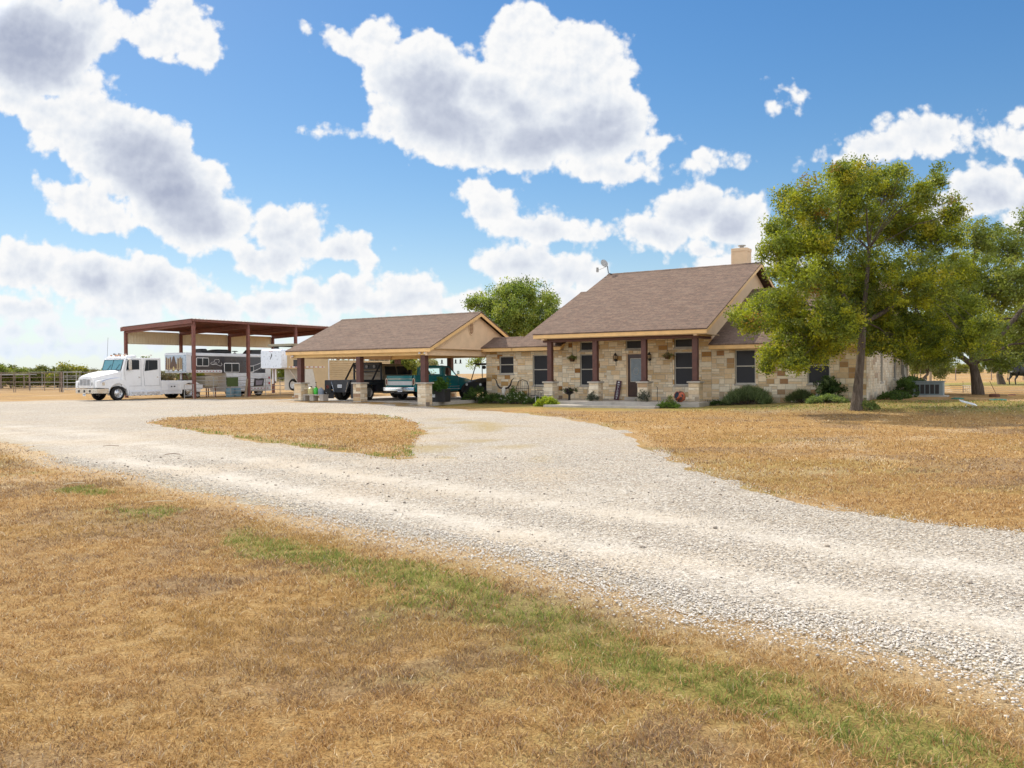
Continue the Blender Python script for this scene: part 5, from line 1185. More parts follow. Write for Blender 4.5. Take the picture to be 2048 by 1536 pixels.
# ------------------------------------------------------------------ black side-by-side buggy next to the house corner
def buggy():
    T = thing('utility_buggy', 'black side-by-side utility buggy with roof and spotlights by the house corner', 'buggy', W(-9.55, 1.0, .225), RZ)
    b = MB(); loft(b, [[(-.55, -.55, .45), (-.52, -.6, .85), (0, -.62, .95), (.52, -.6, .85), (.55, -.55, .45)], [(-.66, .1, .40), (-.66, .1, 1.0), (0, .1, 1.12), (.66, .1, 1.0), (.66, .1, .40)], [(-.68, .6, .38), (-.68, .6, 1.02), (0, .6, 1.14), (.68, .6, 1.02), (.68, .6, .38)]]); b.build('hood', MT['black'], T, smooth=True)
    b = MB(); b.box((-.68, .6, .36), (.68, 2.4, .46)); b.box((-.68, 1.75, .46), (.68, 2.6, .95), .03); b.build('body', MT['black'], T)
    for x in (-.33, .33): s_ = MB(); s_.box((x-.25, 1.15, .5), (x+.25, 1.6, .78), .05); s_.box((x-.24, 1.55, .7), (x+.24, 1.70, 1.35), .05); s_.build('seat', simple('seat_vinyl', (.10, .07, .05), .6), T)
    c_ = MB()
    for x in (-.68, .68): c_.tube([(x, .15, 1.0), (x*.95, .55, 1.84), (x*.92, 1.9, 1.88), (x, 2.0, .9)], .028, 7); c_.tube([(x*.93, 1.15, 1.86), (x*.97, 1.2, .5)], .025, 7)
    c_.tube([(-.64, .55, 1.84), (.64, .55, 1.84)], .025, 7); c_.tube([(-.64, 1.9, 1.88), (.64, 1.9, 1.88)], .025, 7); c_.build('roll_cage', MT['black'], T, smooth=True)
    c_ = MB(); c_.box((-.74, .4, 1.87), (.74, 2.05, 1.93), .02); c_.build('roof', MT['black'], T)
    for x in (-.45, .45): l = MB(); l.lathe([(.0, -.64), (.07, -.63), (.07, -.56)], (x, 0, .78), 'y', 12); l.build('headlight', simple('lamp_white', (.6, .62, .62), .2), T)
    l = MB(); l.lathe([(.0, .44), (.10, .45), (.09, .55), (0, .56)], (-.05, 0, 1.70), 'y', 14); l.build('spotlight', MT['black'], T)
    l = MB(); l.tube([(.30+.16*math.cos(a_*PI/8), .95-.06*math.sin(a_*PI/8), 1.16+.15*math.sin(a_*PI/8)) for a_ in range(17)], .014, 5); l.tube([(.3, .95, 1.16), (.3, .6, 1.0)], .02, 5); l.build('steering_wheel', MT['black'], T)
    for sd in (-1, 1):
        for y in (-.12, 2.15): wheel(T, sd*.62, y, .31, .31, .26, sd, MT['black'], holes=0)
        f = MB(); f.prism([(-.12+.40*math.cos(PI*k/10), .36+.40*math.sin(PI*k/10)) for k in range(11)]+[(-.12-.34*math.cos(PI*k/10), .36+.34*math.sin(PI*k/10)) for k in range(11)], 'x', sd*.50, sd*.78); f.build('mudguard', MT['black'], T)
buggy()
# ------------------------------------------------------------------ pixel helpers: a point on the ground, or on a ray at a known depth / facade distance
def at(x, y, Y):
    d = pix_dir(x, y); return Vector((0, 0, CAM_H))+d*(Y/d.y)
def gpt(x, y):
    d = pix_dir(x, y); k = 2.5
    while k < 400:
        p = Vector((0, 0, CAM_H))+d*k
        if p.z < gh(p.x, p.y): return p
        k *= 1.0015
    return p
def hpx(x, y, t):
    d = pix_dir(x, y); o = Vector((0, 0, CAM_H)); k = (t-(o-HO).dot(V))/d.dot(V); p = o+d*k; return (p-HO).dot(U), p.z
# ------------------------------------------------------------------ foliage
def leafmat(name, transl=.34, rough=.55):
    m, t, b = newmat(name); a_ = t.node('ShaderNodeAttribute', attribute_name='Col').outputs[0]
    t.put(b.inputs['Base Color'], a_); b.inputs['Roughness'].default_value = rough; b.inputs['Specular IOR Level'].default_value = .25
    tr = t.node('ShaderNodeBsdfTranslucent', {0: t.vm('MULTIPLY', a_, (1.5, 1.5, .7))}); mx = t.node('ShaderNodeMixShader', {0: transl})
    t.link(b.outputs[0], mx.inputs[1]); t.link(tr.outputs[0], mx.inputs[2]); t.link(mx.outputs[0], t.n['Material Output'].inputs[0]); return m
MT['leaf'] = leafmat('leaves')
m_bark, t, b = newmat('bark'); tc = t.node('ShaderNodeTexCoord').outputs['Object']
n = t.noise(t.vm('MULTIPLY', tc, (16, 16, 2.0)), 1.0, 6, .75); n2 = t.noise(tc, 3, 3)
t.put(b.inputs['Base Color'], t.mix(t.mapr(n, .35, .65), (.06, .043, .032), t.mix(n2, (.25, .19, .135), (.17, .14, .115)))); b.inputs['Roughness'].default_value = .95
t.put(b.inputs['Normal'], t.bump(n, 1.0, .14)); MT['bark'] = m_bark
def leaves(centres, spread, per, size, cols, rs, flat=.0, squash=.8, jitter=.25, droop=0):
    """tufts of small leaf quads around each centre; cols: list of (rgb, weight)"""
    Cn = np.asarray(centres, float); n = len(Cn); N = n*per
    pal = np.array([c for c, w_ in cols]); wts = np.array([w_ for c, w_ in cols]); wts = wts/wts.sum()
    cc = pal[rs.choice(len(pal), n, p=wts)]; ids = np.repeat(np.arange(n), per)
    d = rs.normal(size=(N, 3)); d /= np.linalg.norm(d, axis=1)[:, None]
    r = rs.rand(N)**.55; sp = np.asarray(spread)[ids] if np.ndim(spread) else np.full(N, spread)
    p = Cn[ids]+d*(r*sp)[:, None]*(1, 1, squash); p[:, 2] -= droop*(r**2)*sp
    a = rs.normal(size=(N, 3)); a[:, 2] *= (1-flat); a /= np.linalg.norm(a, axis=1)[:, None]
    b_ = np.cross(a, rs.normal(size=(N, 3))); b_ /= np.linalg.norm(b_, axis=1)[:, None]
    L = size*(.6+.8*rs.rand(N))[:, None]; w_ = L*.5
    v = np.stack([p-b_*w_*.5, p+a*L*.5+b_*w_*.1-b_*w_*.55, p+a*L, p+a*L*.45+b_*w_*.55], 1).reshape(-1, 3)
    f = np.arange(N*4).reshape(N, 4)
    c = cc[ids]*(1-jitter+2*jitter*rs.rand(N, 1)); c = c*.75+pal[rs.choice(len(pal), N, p=wts)]*.25
    return v, f, np.clip(c, .004, 1)
def crown_pts(clumps, ntuft, rs, shell=.55):
    """clumps: (centre Vector, radius); tuft centres spread through the clumps, denser outwards"""
    w_ = np.array([c[1]**2 for c in clumps]); w_ = w_/w_.sum(); ids = rs.choice(len(clumps), ntuft, p=w_)
    Cc = np.array([c[0][:] for c in clumps]); R_ = np.array([c[1] for c in clumps])
    d = rs.normal(size=(ntuft, 3)); d /= np.linalg.norm(d, axis=1)[:, None]; r = shell+(1-shell)*rs.rand(ntuft); r = np.where(rs.rand(ntuft) < .25, rs.rand(ntuft)*shell, r)
    return Cc[ids]+d*(r*R_[ids])[:, None]*(1, 1, .85), ids
def make_tree(name, label, cat, base, top, clumps, rs, ntuft, per, size, cols, r0, group=None, spread=.3, fork=None, limb_to=None, twigs=.35, splay=1.25, trunk_pts=None, jitter=.25, droop=0, squash=.8):
    T = thing(name, label, cat, base, 0, group); B = Vector(base)
    cl = [(Vector(c)-B, r) for c, r in clumps]; tp = Vector(top)-B
    tr = MB()
    if trunk_pts: pts = [Vector(p)-B for p in trunk_pts]
    else: pts = [Vector((0, 0, -.15)), Vector((tp.x*.05, tp.y*.05, .12)), tp*.35+Vector((rs.normal()*.06, 0, 0)), tp*.7+Vector((rs.normal()*.08, 0, 0)), tp]
    n = len(pts); rad = [r0*(splay if i == 0 else (1+ (splay-1)*.35 if i == 1 else 1-.35*i/(n-1))) for i in range(n)]
    tr.tube(pts, rad, 12); tr.build('trunk', MT['bark'], T, smooth=True)
    lb = MB(); tops = [(tp, rad[-1])]+[(Vector(p)-B, r) for p, r in (limb_to or [])]
    if limb_to:
        for p, r in limb_to: q_ = Vector(p)-B; lb.tube([tp-Vector((0, 0, .1)), tp.lerp(q_, .4)+Vector((0, 0, -.15)), q_], [rad[-1]*.85, rad[-1]*.7, r], 9)
    tufts, ids = crown_pts(cl, ntuft, rs)
    for i, (c, r) in enumerate(cl):
        s_, rr = min(tops, key=lambda q__: (q__[0]-c).length+max(0, q__[0].z-c.z)*.6)
        m = s_.lerp(c, .5)+Vector((rs.normal()*.12, rs.normal()*.12, .10*(c-s_).length)); e = c
        k = max(.018, rr*.5*min(1, r)); lb.tube([s_, s_.lerp(m, .5)+Vector((rs.normal()*.08, 0, .04)), m, m.lerp(e, .6), e], [k, k*.85, k*.62, k*.42, k*.22], 6)
        mine = np.where(ids == i)[0]
        for j in mine[:int(len(mine)*twigs)]:
            q_ = Vector(tufts[j]); st_ = m.lerp(e, rs.rand()); lb.tube([st_, st_.lerp(q_, .55)+Vector((rs.normal()*.08, rs.normal()*.08, rs.normal()*.08)), q_], [max(.006, k*.26), max(.005, k*.15), .004], 4, caps=False)
    lb.build('limbs', MT['bark'], T, smooth=True, fix=False)
    v, f, c = leaves(tufts, spread*(.6+.8*rs.rand(ntuft)), per, size, cols, rs, jitter=jitter, droop=droop, squash=squash)
    mesh_np('crown', v, f, MT['leaf'], col=c, parent=T)
    return T
YG = [((.26, .30, .026), 5), ((.35, .35, .022), 4), ((.13, .17, .025), 4), ((.065, .10, .022), 4), ((.40, .34, .03), 1.0), ((.26, .13, .035), .2), ((.17, .21, .05), 3)]
OLV = [((.14, .15, .028), 4), ((.09, .115, .024), 4), ((.20, .19, .04), 3), ((.055, .075, .02), 3), ((.24, .2, .06), 1)]
DKG = [((.15, .19, .035), 4), ((.09, .125, .026), 3), ((.22, .26, .05), 3), ((.30, .31, .06), 2)]
def pxclumps(lst, Y, rs, k=1.0, dmax=2.6):
    out = []
    for c in lst:
        dy = c[3] if len(c) > 3 else rs.uniform(-dmax, dmax); p = at(c[0], c[1], Y+dy); out.append((p, c[2]/F_PX*(Y+dy)*k))
    return out
rs = np.random.RandomState(21)
b0 = gpt(1712, 821); Y0 = b0.y
main = [(1873,345,9),(1880,332,5),(1908,400,12),(1800,345,12),(1560,600,40),(1600,555,46),(1555,505,38),(1700,595,60),(1620,500,50),(1700,375,62),(1620,405,55),(1775,375,52),(1690,355,40),(1850,392,34),(1872,368,18),(1590,470,55),(1690,450,75),(1790,455,70),(1870,470,50),(1905,430,26),(1640,560,52),(1740,560,75),(1840,560,72),(1915,540,44),
        (1560,545,30),(1530,630,50),(1585,640,58),(1495,640,32),(1480,625,18),(1660,650,70),(1565,700,42),(1615,705,42),(1540,722,26),(1590,728,22),(1740,640,75),(1830,640,72),(1915,630,56),(1965,650,32),(1800,695,38),(1870,690,45),(1935,690,32),(1975,695,18),(1655,695,34),(1750,690,26),(1570,400,26),(1545,455,22)]
make_tree('cedar_elm_tree', 'yellow-green tree with a single straight trunk on the lawn before the right wing', 'tree', b0, at(1726, 640, Y0+.1), pxclumps(main, Y0, rs), rs, 2500, 100, .088, YG, .18, spread=.34, splay=1.45, jitter=.22, twigs=.4,
          limb_to=[(at(1655, 540, Y0-.2), .05), (at(1738, 500, Y0+.3), .07), (at(1830, 580, Y0+.9), .045), (at(1610, 610, Y0+.9), .04)])
rs = np.random.RandomState(5)
b1 = gpt(1957, 789); Y1 = b1.y
oak = [(1955,475,45),(2005,495,50),(2045,550,60),(2100,600,70),(1990,585,60),(1935,540,50),(2050,650,62),(2110,500,60),(1895,665,48),(1855,690,34),(1965,670,50),(1885,712,22),(2000,720,30),(2120,680,60),(1845,650,40),(1860,600,40),(1920,600,50),(2080,450,50),(1835,715,16)]
make_tree('live_oak_tree', 'dark spreading oak with a forked leaning trunk behind the air conditioner', 'tree', b1, at(1946, 727, Y1), pxclumps(oak, Y1, rs, dmax=3), rs, 1150, 60, .13, DKG+[((.16, .18, .05), 2)], .26, spread=.40, splay=1.15, twigs=.3,
          trunk_pts=[b1-Vector((0, 0, .2)), at(1955, 775, Y1), at(1951, 752, Y1), at(1948, 738, Y1), at(1946, 727, Y1)], limb_to=[(at(1880, 672, Y1-.8), .12), (at(1935, 640, Y1), .20), (at(2000, 640, Y1+.8), .12), (at(2060, 600, Y1+1), .1)])
rs = np.random.RandomState(8)
b2 = gpt(2003, 769); Y2 = b2.y
make_tree('field_tree', 'slender grey-green tree standing in the field left of the black cow', 'tree', b2, at(2000, 715, Y2), pxclumps([(2000,690,40),(1968,705,28),(2032,705,32),(2062,690,40),(2000,660,40),(2050,655,40),(1975,725,16),(2025,728,16)], Y2, rs), rs, 420, 50, .20, [((.15, .19, .07), 3), ((.09, .12, .045), 3), ((.22, .24, .1), 2)], .27, spread=.6)
b3 = Vector((31.0, 66, .36))
make_tree('small_mesquite_tree', 'small pale sprawling mesquite in the field beyond the wooden posts', 'tree', at(1850, 757, 66), at(1855, 745, 66), pxclumps([(1842,715,20),(1865,720,22),(1885,735,18),(1830,735,16),(1860,700,16),(1880,748,9)], 66, rs, dmax=1.2), rs, 260, 40, .16, [((.20, .22, .06), 3), ((.14, .16, .05), 3), ((.26, .24, .12), 1)], .12, spread=.5)
rs = np.random.RandomState(9)
bt = [(1030,610,48),(975,618,34),(1085,612,36),(1062,585,34),(1005,588,34),(1030,645,50),(948,606,16),(1105,628,24),(990,650,34),(1080,650,36),(1040,572,20),(1100,600,14),(960,595,10),(975,680,30),(1030,690,40),(955,722,18)]
make_tree('backyard_tree', 'bushy green tree rising behind the roofs between carport and main gable', 'tree', Vector((.6, 62, .1)), at(1035, 690, 62), pxclumps(bt, 62, rs, dmax=2.5), rs, 720, 55, .15, [((.20, .27, .045), 4), ((.13, .18, .04), 4), ((.30, .34, .07), 3), ((.07, .10, .03), 2)], .26, spread=.5)
make_tree('round_field_tree', 'round green tree in the field seen under the carport roof', 'tree', at(800, 757, 78), at(800, 740, 78), pxclumps([(800,718,18),(785,728,14),(815,728,16),(822,740,10),(795,705,14),(780,740,10)], 78, rs, dmax=1.2), rs, 330, 45, .2, DKG+[((.2, .22, .06), 2)], .18, spread=.55)
make_tree('bare_field_tree', 'thin nearly bare tree in the field seen beside the carport post', 'tree', at(845, 757, 95), at(845, 742, 95), pxclumps([(840,722,14),(858,730,12),(832,735,10),(862,718,9)], 95, rs, dmax=1.2), rs, 90, 12, .16, [((.24, .22, .14), 3), ((.16, .15, .09), 2)], .14, spread=.5, twigs=1)
# brush along the far edge of the left field: prototypes, then copies
rs = np.random.RandomState(31)
BR = []
for k, (lab, cols, h) in enumerate((('olive green brush tree in the scrub line beyond the left corral', OLV, 4.6), ('yellowish brush tree in the scrub line beyond the left corral', [((.26, .24, .03), 3), ((.17, .19, .04), 3), ((.33, .28, .05), 1)], 4.0),
        ('grey leafless-looking brush in the scrub line beyond the left corral', [((.17, .15, .11), 3), ((.12, .12, .08), 3), ((.20, .16, .09), 2)], 3.4), ('dark green taller tree in the scrub line beyond the left corral', DKG+[((.15, .17, .04), 2)], 5.6))):
    cl = [(Vector((rs.uniform(-3.2, 3.2), rs.uniform(-1.5, 1.5), h*rs.uniform(.25, .82))), rs.uniform(.9, 1.6)) for _ in range(11)]
    BR.append((make_tree('brush_tree', lab, 'tree', (0, 0, 0), (0, 0, h*.3), cl, rs, 330, 34, .30, cols, .16, group='brush trees along the far edge of the field', spread=.75, twigs=.15), lab))
spots = []
for i in range(26):
    px = -60+i*15.5+rs.uniform(-5, 5); spots.append((px, 128+rs.uniform(-12, 22), rs.choice(4, p=[.38, .2, .22, .2])))
for i in range(16): spots.append((350+i*33+rs.uniform(-8, 8), 170+rs.uniform(-10, 40), rs.choice(4)))
for i in range(10): spots.append((1830+i*30+rs.uniform(-8, 8), 260+rs.uniform(-20, 60), rs.choice(4)))
first = [True]*4
for (px, Y, k) in spots:
    p = at(px, 752, Y); p.z = 0; o, lab = BR[k]
    if not first[k]: o = copy_tree(o)
    first[k] = False; o.location = p; s_ = rs.uniform(.5, .95); o.scale = (s_*1.1, s_, s_*rs.uniform(.85, 1.1)); o.rotation_euler = (0, 0, rs.uniform(0, 6.28))
    if px > 700: o['label'] = lab.replace('beyond the left corral', 'far across the right field'); o['group'] = 'brush trees far across the right field'
    elif px > 345: o['label'] = lab.replace('beyond the left corral', 'far behind the trailers'); o['group'] = 'brush trees far behind the trailers'
# ------------------------------------------------------------------ shrubs and flower beds
def shrub(name, label, cat, s, t, w_, d_, h, ntuft, per, size, cols, seed, spread=.12, droop=0, flowers=None, upright=False, group=None, flat=0):
    r = np.random.RandomState(seed); T = thing(name, label, cat, GW(s, t), RZ, group)
    x = (r.rand(ntuft)-.5)*w_; y = (r.rand(ntuft)-.5)*d_; e = np.clip(1-(2*x/w_)**2-(2*y/d_)**2*.5, .05, 1); z = h*np.sqrt(e)*(.25+.75*r.rand(ntuft)**.6)
    st_ = MB()
    for k in range(min(ntuft, 40)):
        st_.tube([(x[k]*.4, y[k]*.4, -.03), (x[k]*.75, y[k]*.75, z[k]*.5), (x[k], y[k], z[k])], [.010, .007, .003], 4, caps=False)
    st_.build('stems', MT['bark'], T, fix=False)
    if upright:      # needle sprigs pointing up
        N = ntuft*per; ids = np.repeat(np.arange(ntuft), per); b_ = np.column_stack([x, y, z])[ids]+r.normal(size=(N, 3))*spread*(1, 1, .5); a_ = np.column_stack([x/w_, y/d_, np.full(ntuft, .8)])[ids]*size*2+r.normal(size=(N, 3))*size*.5
        sd = r.normal(size=(N, 3)); sd /= np.linalg.norm(sd, axis=1)[:, None]; sd *= size*.13
        v = np.stack([b_-sd, b_+sd, b_+a_+sd*.3, b_+a_-sd*.3], 1).reshape(-1, 3); f = np.arange(N*4).reshape(N, 4); pal = np.array([c for c, _ in cols]); c = pal[r.choice(len(pal), N)]*(.7+.6*r.rand(N, 1))
        v[:, 2] = np.maximum(v[:, 2], 0)
    else:
        v, f, c = leaves(np.column_stack([x, y, z]), spread, per, size, cols, r, droop=droop, flat=flat); v[:, 2] = np.maximum(v[:, 2], -.02)
    mesh_np('foliage', v, f, MT['leaf'], col=c, parent=T)
    if flowers:
        n, col, fs = flowers; N = n; k = r.choice(ntuft, n); p = np.column_stack([x[k], y[k]-.05, z[k]+.05])+r.normal(size=(n, 3))*.05
        v, f, c = leaves(p, .03, 6, fs, [(col, 1)], r, jitter=.08); mesh_np('flowers', v, f, MT['leaf'], col=c, parent=T)
    return T
G1 = [((.055, .10, .022), 4), ((.09, .15, .03), 3), ((.035, .065, .018), 3)]
shrub('shrub', 'leafy green shrub at the far left corner of the house wall', 'shrub', -8.6, -.75, 1.3, .9, .85, 90, 34, .08, G1, 1)
shrub('shrub', 'low dense shrub beneath the skull ornament left of the horns', 'shrub', -7.35, -.9, 1.3, .9, .50, 80, 34, .07, G1+[((.15, .18, .05), 1)], 2)
shrub('flowering_shrub', 'shrub with small white flowers below the narrow left window', 'shrub', -5.95, -.95, 1.5, .9, .62, 100, 34, .07, G1+[((.16, .2, .06), 2)], 3, flowers=(60, (.7, .72, .70), .05))
shrub('shrub', 'low green shrub at the left edge of the porch', 'shrub', -4.75, -1.1, 1.1, .7, .33, 60, 30, .06, G1, 4)
shrub('tall_weed', 'upright leafy weed beside the arched garden seat', 'plant', -6.55, -.45, .35, .25, .95, 26, 26, .08, [((.14, .2, .04), 3), ((.08, .13, .03), 3)], 5)
shrub('yellow_green_bush', 'bright yellow-green bush in front of the first porch pier', 'shrub', -3.2, -2.75, .95, .8, .42, 80, 40, .075, [((.36, .40, .03), 4), ((.24, .32, .03), 4), ((.14, .22, .03), 2)], 6)
shrub('rosemary_bush', 'large grey-green rosemary bush under the first right window', 'shrub', 5.55, -.6, 1.75, .7, .66, 160, 60, .085, [((.15, .20, .10), 1), ((.10, .14, .065), 1), ((.20, .25, .13), 1)], 7, upright=True, spread=.10)
shrub('rosemary_bush', 'small round rosemary bush left of the leafy potted climber', 'shrub', 7.75, -.6, .95, .7, .44, 90, 50, .07, [((.09, .12, .05), 1), ((.06, .09, .04), 1), ((.14, .16, .07), 1)], 8, upright=True, spread=.07)
shrub('ground_cover_plant', 'pale green spreading plant left of the tree trunk', 'plant', 9.0, -1.5, 1.5, .7, .32, 110, 36, .06, [((.20, .27, .09), 3), ((.13, .19, .06), 3), ((.28, .33, .13), 2)], 9)
shrub('ivy', 'dark ivy mound climbing the base of the side wall', 'ivy', 11.0, 7.3, 1.2, 5.2, .95, 190, 40, .09, G1, 10)
shrub('ivy', 'low ivy spreading along the nearer part of the side wall', 'ivy', 10.9, 2.7, 1.0, 4.0, .30, 110, 34, .08, G1, 11)
shrub('weed_tuft', 'light weeds sprouting around the base of the tree trunk', 'plant', 10.95, -4.5, .8, .6, .32, 40, 26, .07, [((.18, .24, .07), 2), ((.10, .14, .04), 2)], 12)
shrub('weed_tuft', 'green weeds beside the porch step near the orange pot', 'plant', 2.75, -2.7, 1.0, .5, .26, 50, 28, .07, [((.15, .24, .04), 2), ((.10, .16, .03), 2)], 13)
shrub('cattail_plant', 'yellowish upright plant growing beside the orange pot', 'plant', 2.72, -2.45, .3, .25, .55, 24, 24, .06, [((.24, .27, .08), 2), ((.16, .19, .05), 2)], 14)
shrub('low_weeds', 'dark weeds along the foundation right of the porch', 'plant', 4.2, -.7, 1.2, .5, .18, 50, 26, .06, G1, 15)
# ------------------------------------------------------------------ things on the porch and walls
def basket(s, z, label, chain_top, trail):
    T = thing('hanging_basket', label, 'planter', W(s, -.42, z), RZ, 'hanging baskets on the porch')
    p = MB(); p.lathe([(.0, -.14), (.10, -.13), (.15, .0), (.16, .02), (.13, .01), (0, -.02)], n=16); p.build('bowl', simple('coir_brown', (.10, .055, .03), .9), T, smooth=True)
    c_ = MB()
    for a_ in range(3): c_.tube([(.15*math.cos(a_*2.09), .15*math.sin(a_*2.09), 0), (0, 0, .28)], .005, 4)
    c_.tube([(0, 0, .28), (0, 0, chain_top-z)], .006, 4); c_.build('chain', MT['black'], T)
    r = np.random.RandomState(int(s*10) % 97); v, f, cc = leaves(r.normal(size=(26, 3))*(.10, .10, .04)+(0, 0, .06), .09, 22, .055, [((.20, .24, .06), 2), ((.12, .15, .04), 2), ((.26, .2, .12), trail)], r, droop=.5); mesh_np('plant', v, f, MT['leaf'], col=cc, parent=T)
basket(-3.12, 2.27, 'hanging basket on a long chain left of the first tall porch window', 3.19, 1); basket(1.80, 2.31, 'hanging basket between the right lantern and the last porch window', 3.19, 3)
def lantern(s, label):
    T = thing('wall_lantern', label, 'lantern', W(s, -.02, 2.25), RZ, 'wall lanterns beside the front door')
    b_ = MB(); b_.box((-.045, -.02, -.12), (.045, .0, .12), .01); b_.tube([(0, -.02, .06), (0, -.10, .16), (0, -.14, .10)], .012, 6); b_.tube([(0, -.02, -.06), (0, -.05, -.25), (0, -.03, -.36)], .010, 6); b_.build('bracket', MT['black'], T)
    b_ = MB(); b_.lathe([(.0, .30), (.02, .27), (.05, .22), (.10, .14), (.095, .13), (.02, .13)], (0, -.14, 0), n=6); b_.lathe([(.085, -.02), (.06, -.10), (.0, -.16)], (0, -.14, 0), n=6)
    for k in range(6): a_ = k*PI/3; b_.tube([(.085*math.cos(a_), -.14+.085*math.sin(a_), -.02), (.095*math.cos(a_), -.14+.095*math.sin(a_), .13)], .007, 4)
    b_.build('cage', MT['black'], T)
    b_ = MB(); b_.lathe([(.07, -.015), (.08, .125), (0, .126)], (0, -.14, 0), n=12); b_.build('glass', simple('amber_seeded_glass', (.35, .24, .12), .3), T)
lantern(-.93, 'black wall lantern on the left side of the front door'); lantern(.80, 'black wall lantern on the right side of the front door')
T = thing('welcome_sign', 'narrow dark maroon board with white vertical lettering leaning left of the door', 'sign', W(-.86, -.24, .28), RZ); T.rotation_euler = (math.radians(-9), math.radians(6), RZ)
b_ = MB(); b_.box((-.13, -.015, 0), (.13, .015, .93), .006); bd_ = b_.build('board', simple('maroon_board', (.055, .012, .022), .55), T)
b_ = MB(); b_.prism([(-.06, .85), (.0, .80), (.06, .85), (0, .89)], 'y', -.021, -.0155); b_.build('heart', MT['plate'], bd_)
for k, ch_ in enumerate('WELCOME'): text_mesh('letter', ch_, .125, MT['plate'], bd_, (0, -.019, .73-k*.105), (PI/2, 0, 0))
T = thing('terracotta_pot', 'round orange painted pot lying on its side beside the last porch pier', 'pot', W(3.02, -2.02, .275+.24), RZ); T.rotation_euler = (math.radians(68), 0, RZ-.5)
m_pot, t, b = newmat('orange_pot'); tc = t.node('ShaderNodeTexCoord').outputs['Object']; sp_ = t.node('ShaderNodeSeparateXYZ', {0: tc})
t.put(b.inputs['Base Color'], t.mix(t.mapr(t.noise(tc, 9, 3), .5, .56), t.mix(t.mapr(sp_.outputs[2], -.02, .0), (.50, .12, .045), (.46, .10, .04)), (.03, .03, .04))); b.inputs['Roughness'].default_value = .4
p = MB(); p.lathe([(0, -.22), (.12, -.215), (.22, -.10), (.245, 0), (.22, .10), (.16, .18), (.17, .215), (.15, .215), (.135, .18), (.19, .08), (.19, 0), (0, -.15)], n=28); p.build('body', m_pot, T, smooth=True)
p = MB(); p.lathe([(.135, .20), (.0, .17)], n=24); p.build('dark_opening', simple('pot_inside', (.02, .03, .045), .8), T)
T = thing('potted_climber', 'leafy climber in a white pot below the second right window', 'plant', GW(8.72, -.42), RZ)
p = MB(); p.lathe([(0, 0), (.13, 0), (.18, .30), (.20, .32), (.17, .32), (0, .28)], (-.22, 0, 0), n=20); p.build('pot', MT['white'], T, smooth=True)
r = np.random.RandomState(3); tt = r.normal(size=(120, 3))*(.22, .16, .24)+(.1, 0, .50); tt[:, 2] = np.clip(tt[:, 2], .05, 1.02); v, f, cc = leaves(tt, .12, 34, .09, [((.035, .07, .018), 4), ((.07, .11, .03), 3), ((.20, .26, .12), 1)], r); mesh_np('foliage', v, f, MT['leaf'], col=cc, parent=T)
T = thing('purple_planter', 'dark purple-leaved plant in a bowl behind the first porch pier', 'planter', W(-2.98, -1.0, .275), RZ)
p = MB(); p.lathe([(0, 0), (.10, 0), (.05, .04), (.05, .25), (.22, .34), (.24, .37), (.2, .37), (0, .33)], n=18); p.build('stand', MT['black'], T, smooth=True)
r = np.random.RandomState(4); v, f, cc = leaves(r.normal(size=(40, 3))*(.15, .12, .05)+(0, 0, .46), .08, 22, .07, [((.035, .015, .035), 3), ((.10, .13, .06), 2)], r); mesh_np('plant', v, f, MT['leaf'], col=cc, parent=T)
T = thing('horned_skull', 'pale cattle skull ornament with long dark horns in the left flower bed', 'ornament', GW(-7.0, -.55), RZ)
p = MB(); loft(p, [rrect(-.11, .62, .11, .82, .05, .02, 3), rrect(-.10, .52, .10, .78, .05, -.06, 3), rrect(-.06, .38, .06, .60, .03, -.10, 3)]); p.tube([(0, 0, -.1), (0, 0, .7)], .02, 6); p.build('skull', simple('bone', (.55, .52, .46), .7), T, smooth=True)
for sd in (-1, 1): p = MB(); p.tube([(sd*.10, 0, .76), (sd*.26, 0, .80), (sd*.40, 0, .95), (sd*.46, 0, 1.15), (sd*.62, 0, 1.30)], [.05, .05, .042, .03, .010], 8); p.build('horn', simple('dark_horn', (.035, .025, .02), .5), T, smooth=True)
T = thing('arched_garden_seat', 'black iron garden seat with tall arched back in the left bed', 'chair', GW(-6.0, -.35), RZ)
p = MB(); p.tube([(-.35, 0, 0), (-.35, 0, .85), (-.25, 0, 1.12), (0, 0, 1.2), (.25, 0, 1.12), (.35, 0, .85), (.35, 0, 0)], .018, 6); p.tube([(-.35, 0, .75), (.35, 0, .75)], .012, 5)
for k in range(5): x = -.25+k*.125; p.tube([(x, 0, .45), (x, 0, .75+.38*math.cos(x*2))], .008, 4)
p.build('back', MT['black'], T, smooth=True); p = MB(); p.box((-.36, -.38, .42), (.36, .02, .45), .008); p.build('seat', MT['black'], T)
for x in (-.33, .33): p = MB(); p.tube([(x, -.36, .42), (x*1.02, -.38, 0)], .014, 5); p.build('leg', MT['black'], T)
T = thing('iron_bench', 'curly black iron bench against the wall left of the first porch pier', 'bench', W(-4.62, -.75, .10), RZ)
p = MB()
for x0 in (-.42, .12, .52): p.tube([(x0, 0, .0), (x0, 0, .86), (x0+.06, 0, .98), (x0+.22, 0, 1.0), (x0+.28, 0, 1.12), (x0+.20, 0, 1.16)], .014, 5)
for z in (.3, .62, .84): p.tube([(-.42, 0, z), (.72, 0, z)], .012, 5)
for k in range(6): a_ = -.36+k*.2; p.tube([(a_+.07*math.cos(q_*PI/6), 0, .46+.10*math.sin(q_*PI/6)) for q_ in range(13)], .009, 4)
p.build('back', MT['black'], T, smooth=True); p = MB(); p.box((-.44, -.42, .38), (.74, -.01, .41)); p.build('seat', MT['black'], T)
for x in (-.4, .7): p = MB(); p.tube([(x, -.4, .38), (x, -.42, 0)], .013, 5); p.build('leg', MT['black'], T)
